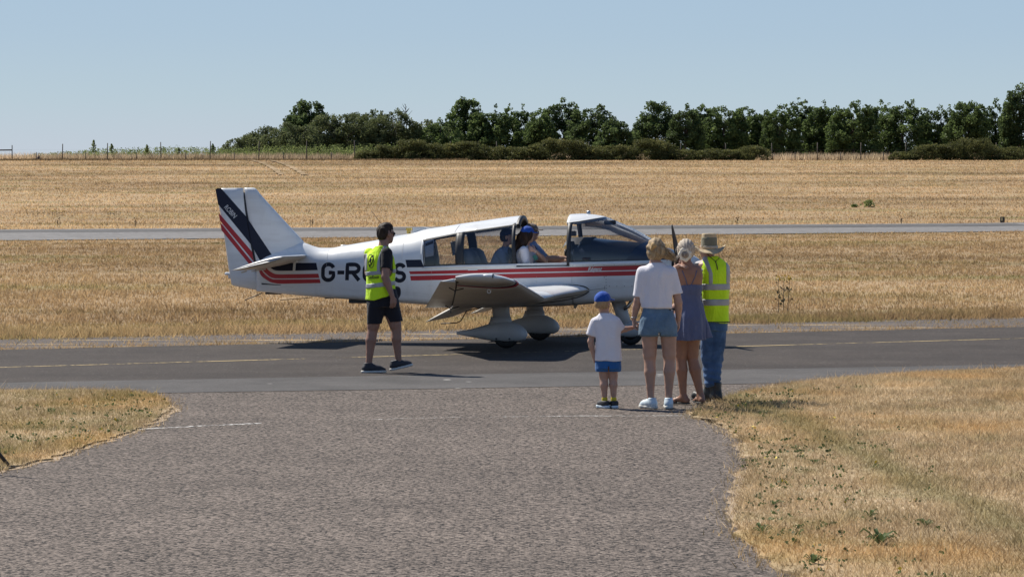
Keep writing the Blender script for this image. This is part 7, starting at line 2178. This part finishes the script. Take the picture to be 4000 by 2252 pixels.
for ax, dr in ((P(1036, 1296, 0.05), (-0.80, 0.60, 0)), (P(1076, 1305, 0.0), (-0.25, 0.97, 0))):
    d = Vector(dr).normalized(); v = Vol()
    v.cap(ax + Vector((0, 0, 0.05)) - d * 0.045, ax + Vector((0, 0, 0.055)) + d * 0.03, 0.056, 0.054, 0.03).cap(ax + Vector((0, 0, 0.055)) + d * 0.03, ax + Vector((0, 0, 0.042)) + d * 0.165, 0.054, 0.046, 0.03).cap(ax + Vector((0, 0, 0.06)) - d * 0.02, ax + Vector((0, 0, 0.185)) - d * 0.01, 0.060, 0.066, 0.03)
    z_ = ax.z
    v.cut(lambda X, Y, Z: np.maximum(z_ + 0.004 - Z, Z - 0.205) + 0 * X + 0 * Y); v.warp(wrinkle(0.0035, 45, 5)); bo = vol('boot', v, C_boot, root, 0.0075)
    v = Vol(); v.cap(ax - d * 0.055, ax + d * 0.03, 0.060, 0.056, 0.02).cap(ax + d * 0.03, ax + d * 0.17, 0.056, 0.050, 0.02); v.cut(lambda X, Y, Z: np.abs(Z - z_ - 0.013) - 0.014 + 0 * X + 0 * Y); vol('sole', v, simple('boot_sole', (0.055, 0.053, 0.05), 0.8) if 'boot_sole' not in bpy.data.materials else bpy.data.materials['boot_sole'], bo, 0.007)
# bush hat: tall crown, curled brim, chin cord
v = Vol(); hc = P(1032, 200, 0.02)
v.loft([(hc.z - 0.055, hc.x, hc.y, 0.084, 0.100), (hc.z + 0.01, hc.x, hc.y, 0.080, 0.096), (hc.z + 0.095, hc.x - 0.001, hc.y, 0.077, 0.090), (hc.z + 0.122, hc.x - 0.001, hc.y, 0.074, 0.086), (hc.z + 0.130, hc.x - 0.001, hc.y, 0.060, 0.072)], p=2.1, k=0.01)
v.cut(lambda X, Y, Z: Z - (hc.z + 0.121) - 0.35 * ((X - hc.x) ** 2 + (Y - hc.y) ** 2) + 0.0 * X)
hat = vol('hat', v, C_khaki, root, 0.007)
v = Vol(); v.loft([(hc.z - 0.012, hc.x, hc.y, 0.0845, 0.1005), (hc.z + 0.084, hc.x, hc.y, 0.0815, 0.0955)], p=2.1); vol('hat_band', v, C_band, hat, 0.007)
V = []; F = []; nr, na = 7, 48
for j in range(nr + 1):
    for i in range(na):
        a = 2 * math.pi * i / na; t = j / nr
        rx, ry = 0.080 + (0.172 - 0.080) * t, 0.096 + (0.160 - 0.096) * t
        ca, sa = math.cos(a), math.sin(a)
        side_up = abs(ca) ** 3
        z_ = -0.038 - 0.030 * t * (sa < 0) * abs(sa) - 0.012 * t * (1 - side_up) + side_up * (0.052 * t ** 1.6 if ca < 0 else 0.060 * t ** 1.4) - 0.010 * t * (ca > 0)
        V.append((hc.x + rx * ca - (0.004 * t if ca < 0 else 0), hc.y + ry * sa, hc.z + z_))
nV = len(V); V += [(x, y, z - 0.004) for x, y, z in V]
for j in range(nr):
    for i in range(na):
        a_, b_ = j * na + i, j * na + (i + 1) % na
        F.append((a_, a_ + na, b_ + na, b_)); F.append((a_ + nV, b_ + nV, b_ + na + nV, a_ + na + nV))
for i in range(na): a_, b_ = nr * na + i, nr * na + (i + 1) % na; F.append((a_, a_ + nV, b_ + nV, b_))
obj('brim', V, F, C_khaki, hat, True)
b = MB(); r_ = np.random.default_rng(2)
for k in range(40):
    a = 2 * math.pi * k / 40; a2 = a + 0.25
    b.tube([(hc.x + 0.087 * math.cos(a), hc.y + 0.103 * math.sin(a), hc.z - 0.030), (hc.x + 0.089 * math.cos(a2), hc.y + 0.105 * math.sin(a2), hc.z - 0.006)], 0.0035, 5)
o = b.build('plaited_band', C_cream, hat, True); o['kind'] = 'stuff'
bk = press(vs, [P(1072, 312), P(1078, 330), P(1083, 350), P(1086, 372)], 0.006)
b = MB(); b.tube([P(1000, 232, -0.04), P(1020, 265, -0.06), P(1045, 290, -0.085), Vector(bk[0])], 0.003, 6).tube([P(1094, 235, -0.02), P(1099, 262, -0.05), P(1098, 290, -0.085), Vector(bk[0])], 0.003, 6).tube([Vector(p) for p in bk], [0.006, 0.004, 0.006, 0.004], 6); b.build('chin_cord', C_boot, hat, True)
# short white hair
v = Vol(); v.ell(hp(0, -0.012, 0.0), (0.082, 0.101, 0.085), hM); f3 = Vector((-0.62, 0.78, 0)).normalized(); c3 = hp(0, 0, 0)
v.cut(lambda X, Y, Z: (X - c3.x) * f3.x + (Y - c3.y) * f3.y - 0.02 + 0 * Z); v.cut(lambda X, Y, Z: c3.z - 0.055 - Z + 0 * X + 0 * Y); vol('hair', v, hair_mat('grey_hair', (0.20, 0.18, 0.16), (0.42, 0.39, 0.36)), root, 0.008)

# ================= man walking in hi-vis vest and dark shorts =================
root = thing('person', 'dark-haired man in hi-vis vest, black T-shirt and dark shorts walking beside the aircraft', 'person', (-1.6075, 38.401, 0.008), 0)
P = mkP(230, 1400, 730.0)
yw = -0.62                                   # turned to the right and away
fd = Vector((math.sin(0.72), math.cos(0.72), 0))
B = Vol()
B.loft([(0.80, 0.03, 0, 0.15, 0.115), (0.95, 0.03, 0, 0.15, 0.115), (1.08, 0.02, 0, 0.145, 0.11), (1.30, 0.015, 0, 0.175, 0.115), (1.42, 0.01, 0, 0.175, 0.095), (1.50, 0.03, 0, 0.085, 0.065), (1.53, 0.04, 0, 0.06, 0.055)], yaw=yw, k=0.05)
B.cap(P(268, 270, 0.0), P(278, 205, 0.02), 0.060, 0.057, 0.03)
hp, hM = head(B, P(290, 172, 0.03), (0.80, 0.60, 0), 1.06)
sR = P(300, 345, -0.12); eR, wR = P(288, 548, -0.20), P(350, 715, -0.205)
limb(B, [sR, eR, eR.lerp(wR, 0.3), wR], [0.060, 0.047, 0.047, 0.029], 0.03)
hand(B, wR, (0.12, 0.0, -1), (-0.5, 0.8, 0), (0.9, 0.3, 0), 0.185, 0.4)
sL = P(140, 340, 0.12); eL = P(130, 520, 0.20); wL = P(185, 640, 0.34)
limb(B, [sL, eL, eL.lerp(wL, 0.3), wL], [0.060, 0.047, 0.047, 0.029], 0.03)
hand(B, wL, (0.4, 0.5, -0.6), (0.3, -0.8, 0), (0, 0.5, 0.7), 0.185, 0.5)
legv(B, P(205, 800, -0.02), P(172, 1020, 0.02), P(137, 1325, 0.0), (0.105, 0.074, 0.062, 0.064, 0.038), (-0.6, -0.6, 0), 0.03)
legv(B, P(320, 800, 0.02), P(380, 1010, 0.03), P(399, 1300, 0.04), (0.105, 0.074, 0.062, 0.061, 0.038), (-0.6, -0.6, 0), 0.03)
vol('body', B, SK_man, root, 0.0085)
v = Vol()
v.loft([(1.0, 0.02, 0, 0.155, 0.125), (1.2, 0.02, 0, 0.17, 0.125), (1.38, 0.012, 0, 0.182, 0.112), (1.46, 0.015, 0, 0.13, 0.085), (1.525, 0.035, 0, 0.072, 0.066)], yaw=yw, k=0.04)
s2 = sR.lerp(eR, 0.62)
v.cap(sR, s2, 0.072, 0.066, 0.04)
dn = (eR - sR).normalized(); e = s2 + dn * 0.012
v.cut(lambda X, Y, Z: np.where((Z < 1.30) & (Y < -0.02) & (X > -0.02), np.where(np.sqrt((X - s2.x) ** 2 + (Y - s2.y) ** 2) < 0.11, (X - e.x) * dn.x + (Y - e.y) * dn.y + (Z - e.z) * dn.z, -1.0), -1.0))
v.cap(sL, sL.lerp(eL, 0.6), 0.06, 0.055, 0.04); v.warp(wrinkle(0.002, 18, 31))
vol('t_shirt', v, C_black, root, 0.0085)
def vest_m(g=0.0):
    v = Vol()
    v.loft([(0.88, 0.010, -0.002, 0.180 + g, 0.160 + g), (0.95, 0.012, 0, 0.176 + g, 0.156 + g), (1.10, 0.014, 0, 0.176 + g, 0.148 + g), (1.25, 0.012, -0.002, 0.182 + g, 0.145 + g), (1.38, 0.008, -0.004, 0.178 + g, 0.128 + g), (1.46, 0.012, -0.002, 0.135 + g, 0.096 + g), (1.53 + g * 0.3, 0.03, 0.0, 0.078 + g, 0.072 + g)], yaw=yw, k=0.03, p=2.5, fold=lambda a, z: 0.020 * np.sin(5 * a + 5 * z) + 0.012 * np.sin(9 * a - 9 * z))
    v.cap(P(140, 345, 0.10), P(128, 365, 0.12), 0.070 + g, 0.058 + g, 0.04)
    # hem dips at the back and the arm hole is cut out round the black sleeve
    v.cut(lambda X, Y, Z: (0.895 + 0.30 * np.clip(X - 0.0, -0.1, 0.25)) - Z + 0 * Y)
    v.cut(lambda X, Y, Z: 0.083 - np.sqrt((X - sR.x) ** 2 + (Y - sR.y + 0.01) ** 2 + (np.clip(Z, 1.24, 1.40) - Z) ** 2))
    v.cut(lambda X, Y, Z: 0.076 - np.sqrt((X - 0.052) ** 2 + (Y - 0.01) ** 2) - np.maximum(0, 1.515 - Z) * 3)
    v.warp(wrinkle(0.0042, 16, 33)).warp(wrinkle(0.0016, 36, 53))
    return v
vs = vol('vest', vest_m(), C_hivis, root, 0.0085)
tz = lambda X: 0.06 * np.clip(X, -0.2, 0.25)
def band(za, zb, sl):
    v = vest_m(0.005); v.cut(lambda X, Y, Z: np.maximum(Z - (zb + sl * X), (za + sl * X) - Z) + 0 * Y); return vol('reflective_band', v, C_refl, vs, 0.0085)
band(P(0, 532).z, P(0, 495).z, 0.10); band(P(0, 642).z, P(0, 602).z, 0.12)
v = vest_m(0.005)
v.cut(lambda X, Y, Z: np.maximum(np.abs(X - (0.0 + 0.075 * np.clip((Z - 1.28) / 0.25, -0.2, 1) ** 2)) - 0.021, P(0, 500).z - Z) + 0 * Y); v.cut(lambda X, Y, Z: Y - 0.03 + 0 * X + 0 * Z); vol('reflective_brace', v, C_refl, vs, 0.0085)
v = vest_m(0.005); v.cut(lambda X, Y, Z: np.maximum(X + 0.145, P(0, 500).z - Z) + 0 * Y); v.cut(lambda X, Y, Z: Z - 1.44 + 0 * X + 0 * Y); vol('reflective_brace', v, C_refl, vs, 0.0085)
# printed emblem (an oval ring with a leaf-like wing) and lettering on the back
C_print = simple('black_print', (0.012, 0.013, 0.012), 0.7, 0.1, 20)
def flat(name, poly, off=0.0045, mat=C_print):
    pts = press(vs, [P(x, y) for x, y in poly], off)
    return obj(name, pts, [tuple(range(len(pts)))], mat, vs, False)
b = MB(); ring_ = [P(160 + 27 * math.cos(t) - 4 * math.sin(t), 412 - 58 * math.sin(t) ) for t in np.linspace(0, 2 * math.pi, 41)]
b.tube(press(vs, ring_, 0.003), 0.0042, 5, False); b.build('emblem_ring', C_print, vs, True)
em = [(172, 360), (184, 356), (181, 392), (176, 425), (160, 450), (150, 462), (139, 452), (140, 425), (150, 392), (160, 372)]
V = press(vs, [P(x, y) for x, y in em] + [P(162, 412)], 0.005); F = [(i, (i + 1) % 10, 10) for i in range(10)]
obj('emblem_wing', V, F, C_print, vs, False)
b = MB(); b.tube(press(vs, [P(140, 436), P(146, 424), P(152, 446), P(166, 420), P(176, 385)], 0.0075), 0.0040, 5); b.build('emblem_line', C_hivis, vs, True)
tv = tree_of(vs)
def fmv(u, v_):
    p = P(146 + 86 * u, 572 - 8 * u - 32 * v_); h_ = tv.ray_cast(p - Vector((0, 1, 0)), Vector((0, 1, 0)))
    return (h_[0] if h_[0] else p) - Vector((0, 0.0045, 0))
text_mesh('enRoute', 1.0, fmv, 'lettering', C_print, vs, shear=0.2, bold=0.012)
# shorts
v = Vol()
v.loft([(0.80, 0.045, 0, 0.185, 0.140), (0.90, 0.045, 0, 0.182, 0.142), (1.02, 0.04, 0, 0.165, 0.128)], yaw=yw * 0.6, k=0.03)
v.cap(P(205, 790, -0.02), P(188, 965, 0.0), 0.118, 0.090, 0.03).cap(P(318, 790, 0.02), P(378, 950, 0.028), 0.116, 0.086, 0.03)
cA = P(188, 965); 
v.cut(lambda X, Y, Z: np.where(X < 0.045, P(0, 968).z + 0.05 * (X + 0.06) - Z, P(0, 948).z + 0.06 * (X - 0.2) - Z) + 0 * Y)
v.ell(P(385, 690, 0.05), (0.05, 0.05, 0.075), None, 0.03)
v.warp(wrinkle(0.003, 20, 35)); vol('shorts', v, C_navyshort, root, 0.0085)
# hair and sunglasses
v = Vol(); v.ell(hp(0, -0.010, 0.034), (0.087, 0.110, 0.098), hM, 0.02).ell(hp(0, -0.05, -0.03), (0.066, 0.056, 0.06), hM, 0.03).ell(hp(0, 0.035, 0.085), (0.052, 0.045, 0.038), hM, 0.03)
f4 = Vector((0.80, 0.60, 0)).normalized(); c4 = hp(0, 0, 0)
v.cut(lambda X, Y, Z: np.where(Z > c4.z + 0.050, (X - c4.x) * f4.x + (Y - c4.y) * f4.y - 0.074, (X - c4.x) * f4.x + (Y - c4.y) * f4.y - 0.018 + 0 * Z))
v.warp(wrinkle(0.0065, 60, 9)); vol('hair', v, H_brown, root, 0.0075)
b = MB()
b.tube([hp(0.080, -0.01, 0.008), hp(0.080, 0.05, 0.008), hp(0.068, 0.078, 0.006)], 0.004, 6)
b.tube([hp(-0.080, -0.01, 0.008), hp(-0.080, 0.05, 0.008), hp(-0.068, 0.078, 0.006)], 0.004, 6)
sg_ = b.build('sunglasses', M_shades, root, True)
for q in (-1, 1):
    v = Vol(); v.ell(hp(q * 0.036, 0.084, 0.000), (0.032, 0.010, 0.022), hM); vol('lens', v, M_shades, sg_, 0.006)
shoe(root, P(150, 1400, 0.0), (0.96, 0.28, 0), 0.30, C_shoe_b, C_sole, hi=0.088, wd=0.052)
shoe(root, P(398, 1368, 0.04), (0.96, 0.28, 0), 0.27, C_shoe_b, C_sole, R(12), hi=0.088, wd=0.052)
# ------------------------------------------------------------------ people in the cockpit (metres of the aircraft's own frame)
def seated(label, group='people seated in the aircraft'):
    return thing('person', label, 'person', PL.location[:], R(-11), group)
# --- front passenger: woman with long dark hair and blue cap ---
root = seated('woman with long dark hair and royal blue cap in the front seat')
B = Vol()
B.loft([(0.88, 0.06, -0.27, 0.12, 0.16), (1.05, 0.045, -0.27, 0.105, 0.14), (1.25, 0.06, -0.27, 0.11, 0.155), (1.37, 0.07, -0.27, 0.09, 0.15), (1.425, 0.085, -0.27, 0.055, 0.075)], k=0.04)
B.cap((0.09, -0.27, 1.42), (0.10, -0.27, 1.50), 0.050, 0.046, 0.03)
hp, hM = head(B, (0.115, -0.27, 1.585), (0.72, 0.70, 0), 0.98)
sR, eR, wR = Vector((0.085, -0.42, 1.365)), Vector((0.14, -0.45, 1.13)), Vector((0.34, -0.36, 1.06))
limb(B, [sR, eR, eR.lerp(wR, 0.35), wR], [0.048, 0.040, 0.038, 0.026]); hand(B, wR, (1, 0.1, 0), (0, 0, -1), (0, 1, 0), 0.16, 0.4)
sL, eL, wL = Vector((0.10, -0.12, 1.365)), Vector((0.375, -0.30, 1.215)), Vector((0.262, -0.425, 1.355))
limb(B, [sL, Vector((0.25, -0.12, 1.22)), eL, eL.lerp(wL, 0.4), wL], [0.047, 0.042, 0.040, 0.038, 0.027])
hand(B, wL, (-0.85, 0.12, 0.36), (-0.1, 1.0, 0), (0, 0, 1), 0.165, 0.28, 0.3)
limb(B, [Vector((0.06, -0.34, 0.93)), Vector((0.45, -0.34, 0.98)), Vector((0.60, -0.34, 0.80))], [0.085, 0.06, 0.045], 0.03)
limb(B, [Vector((0.06, -0.20, 0.93)), Vector((0.45, -0.20, 0.98)), Vector((0.60, -0.20, 0.80))], [0.085, 0.06, 0.045], 0.03)
vol('body', B, SK_mid, root, 0.009)
v = Vol()
v.loft([(0.90, 0.06, -0.27, 0.140, 0.180), (1.05, 0.05, -0.27, 0.128, 0.165), (1.25, 0.065, -0.27, 0.130, 0.172), (1.36, 0.072, -0.27, 0.108, 0.165), (1.41, 0.08, -0.27, 0.075, 0.10), (1.435, 0.088, -0.27, 0.060, 0.062)], k=0.04, p=2.5)
e = sR.lerp(eR, 0.72)
v.cap(sR, e, 0.066, 0.060, 0.04).cap(sL, Vector((0.20, -0.12, 1.27)), 0.064, 0.058, 0.04); v.warp(wrinkle(0.003, 20, 41))
tee = vol('t_shirt', v, C_white, root, 0.009)
b = MB(); b.tube(press(tee, [(0.16, 0, 1.42), (0.20, 0, 1.36), (0.23, 0, 1.30), (0.25, 0, 1.24)], 0.006), 0.016, 6); b.build('lanyard', C_navyshort, root, True)
b = MB(); b.box((0.262, -0.452, 1.262), (0.055, 0.006, 0.075), Matrix.Rotation(R(-25), 3, 'Y')); b.build('green_badge', simple('green_card', (0.02, 0.16, 0.12), 0.5), root)
b = MB(); b.lathe([(-0.008, 0.024), (0.008, 0.024), (0.008, 0.032), (-0.008, 0.032), (-0.008, 0.024)], 'X', tuple(wL.lerp(eL, 0.06)), 12); b.build('watch', M_metal, root, True)
v = Vol()
v.ell(hp(0, -0.014, 0.015), (0.086, 0.106, 0.100), hM, 0.03).cap((0.05, -0.28, 1.56), (-0.01, -0.31, 1.44), 0.082, 0.070, 0.05).cap((-0.01, -0.31, 1.44), (-0.035, -0.32, 1.34), 0.066, 0.035, 0.05).cap((0.12, -0.34, 1.56), (0.07, -0.36, 1.45), 0.06, 0.045, 0.04)
v.warp(lambda X, Y, Z: 0.005 * np.sin(60 * X + 40 * Y + 8 * Z) + 0.004 * np.sin(36 * Z + 50 * X)); f5 = Vector((0.72, 0.70, 0)).normalized(); c5 = hp(0, 0, 0)
v.cut(lambda X, Y, Z: np.where(Z > 1.50, (X - c5.x) * f5.x + (Y - c5.y) * f5.y - 0.05, -1.0))
vol('hair', v, H_long, root, 0.009)
cap_hat(root, hp, hM, C_cap, 1.06, h=0.008)

# --- pilot on the far side: light blue shirt, dull cap, sunglasses ---
root = seated('pilot in light blue shirt, brown cap and sunglasses beside the long-haired woman')
B = Vol()
B.loft([(0.88, 0.05, 0.26, 0.13, 0.18), (1.10, 0.04, 0.26, 0.125, 0.165), (1.30, 0.05, 0.26, 0.12, 0.18), (1.42, 0.05, 0.26, 0.095, 0.165), (1.475, 0.06, 0.26, 0.06, 0.08)], k=0.04)
B.cap((0.06, 0.26, 1.47), (0.07, 0.26, 1.54), 0.056, 0.053, 0.03)
hp, hM = head(B, (0.075, 0.26, 1.622), (1, -0.12, 0), 1.0)
for y0, el, wr in ((0.10, (0.345, 0.08, 1.235), (0.57, 0.10, 1.25)), (0.42, (0.30, 0.45, 1.16), (0.52, 0.36, 1.22))):
    s, el, wr = Vector((0.07, y0, 1.405)), Vector(el), Vector(wr)
    limb(B, [s, el, el.lerp(wr, 0.35), wr], [0.055, 0.045, 0.043, 0.029]); hand(B, wr, (1, 0.02, 0.12), (0, 0, -1), (0, 1 if y0 < 0.2 else -1, 0), 0.18, 0.45)
limb(B, [Vector((0.06, 0.34, 0.93)), Vector((0.48, 0.34, 0.98)), Vector((0.64, 0.34, 0.80))], [0.09, 0.065, 0.05], 0.03)
limb(B, [Vector((0.06, 0.18, 0.93)), Vector((0.48, 0.18, 0.98)), Vector((0.64, 0.18, 0.80))], [0.09, 0.065, 0.05], 0.03)
vol('body', B, SK_mid, root, 0.009)
v = Vol()
v.loft([(0.90, 0.05, 0.26, 0.155, 0.20), (1.10, 0.045, 0.26, 0.15, 0.19), (1.30, 0.055, 0.26, 0.145, 0.20), (1.415, 0.055, 0.26, 0.115, 0.185), (1.47, 0.06, 0.26, 0.078, 0.10), (1.49, 0.065, 0.26, 0.066, 0.07)], k=0.04, p=2.5)
for y0, el in ((0.10, (0.345, 0.08, 1.235)), (0.42, (0.30, 0.45, 1.16))):
    s, el = Vector((0.07, y0, 1.405)), Vector(el); v.cap(s, s.lerp(el, 0.80), 0.072, 0.062, 0.04)
v.warp(wrinkle(0.0035, 20, 43)); vol('shirt', v, C_blueshirt, root, 0.009)
cap_hat(root, hp, hM, cloth('taupe_cap', (0.17, 0.13, 0.105)), 1.02, h=0.008)
b = MB(); b.tube([hp(0.080, -0.01, 0.006), hp(0.078, 0.05, 0.006), hp(0.066, 0.090, 0.004)], 0.004, 6).tube([hp(-0.080, -0.01, 0.006), hp(-0.078, 0.05, 0.006), hp(-0.066, 0.090, 0.004)], 0.004, 6); sg_ = b.build('sunglasses', M_shades, root, True)
for q in (-1, 1):
    v = Vol(); v.ell(hp(q * 0.037, 0.092, -0.002), (0.031, 0.010, 0.021), hM); vol('lens', v, M_shades, sg_, 0.006)
v = Vol(); v.ell(hp(0, -0.02, 0.0), (0.079, 0.092, 0.075), hM); c6 = hp(0, 0, 0); v.cut(lambda X, Y, Z: X - c6.x - 0.01 + 0 * Y + 0 * Z); v.cut(lambda X, Y, Z: c6.z - 0.055 - Z + 0 * X + 0 * Y); vol('hair', v, H_brown, root, 0.008)

# --- rear passenger leaning forward behind the window ---
root = seated('passenger in navy cap on the rear seat, leaning forward behind the cabin window')
B = Vol()
B.loft([(0.92, -0.42, 0.05, 0.13, 0.16), (1.15, -0.36, 0.05, 0.12, 0.15), (1.32, -0.31, 0.05, 0.105, 0.15), (1.40, -0.28, 0.05, 0.06, 0.08)], k=0.04)
B.cap((-0.28, 0.05, 1.39), (-0.26, 0.05, 1.47), 0.048, 0.045, 0.03)
hp, hM = head(B, (-0.245, 0.05, 1.552), (1, 0.06, 0), 0.96)
for y0 in (-0.10, 0.20):
    s = Vector((-0.31, y0, 1.33)); el = Vector((-0.22, y0 + (-0.04 if y0 < 0 else 0.04), 1.12)); wr = Vector((-0.10, y0 * 0.6 + 0.02, 1.30))
    limb(B, [s, el, el.lerp(wr, 0.35), wr], [0.046, 0.038, 0.036, 0.025]); hand(B, wr, (0.6, 0, 0.8), (1, 0, 0), (0, 1 if y0 < 0 else -1, 0), 0.155, 0.4)
limb(B, [Vector((-0.42, 0.12, 0.97)), Vector((-0.12, 0.12, 1.0)), Vector((-0.08, 0.12, 0.78))], [0.08, 0.06, 0.045], 0.03)
limb(B, [Vector((-0.42, -0.02, 0.97)), Vector((-0.12, -0.02, 1.0)), Vector((-0.08, -0.02, 0.78))], [0.08, 0.06, 0.045], 0.03)
vol('body', B, SK_mid, root, 0.009)
v = Vol()
v.loft([(0.95, -0.42, 0.05, 0.150, 0.18), (1.15, -0.36, 0.05, 0.140, 0.17), (1.32, -0.31, 0.05, 0.125, 0.17), (1.385, -0.285, 0.05, 0.085, 0.11), (1.41, -0.275, 0.05, 0.062, 0.065)], k=0.04, p=2.5)
for y0 in (-0.10, 0.20):
    s = Vector((-0.31, y0, 1.33)); el = Vector((-0.22, y0 + (-0.04 if y0 < 0 else 0.04), 1.12)); v.cap(s, s.lerp(el, 0.75), 0.062, 0.056, 0.04)
v.warp(wrinkle(0.003, 20, 47)); vol('top', v, C_blueshirt, root, 0.009)
cap_hat(root, hp, hM, C_navycap, 1.04, h=0.008)
v = Vol(); v.ell(hp(0, -0.02, -0.005), (0.078, 0.092, 0.085), hM); c7 = hp(0, 0, 0); v.cut(lambda X, Y, Z: X - c7.x - 0.02 + 0 * Y + 0 * Z); v.cut(lambda X, Y, Z: c7.z - 0.07 - Z + 0 * X + 0 * Y); vol('hair', v, H_brown, root, 0.008)
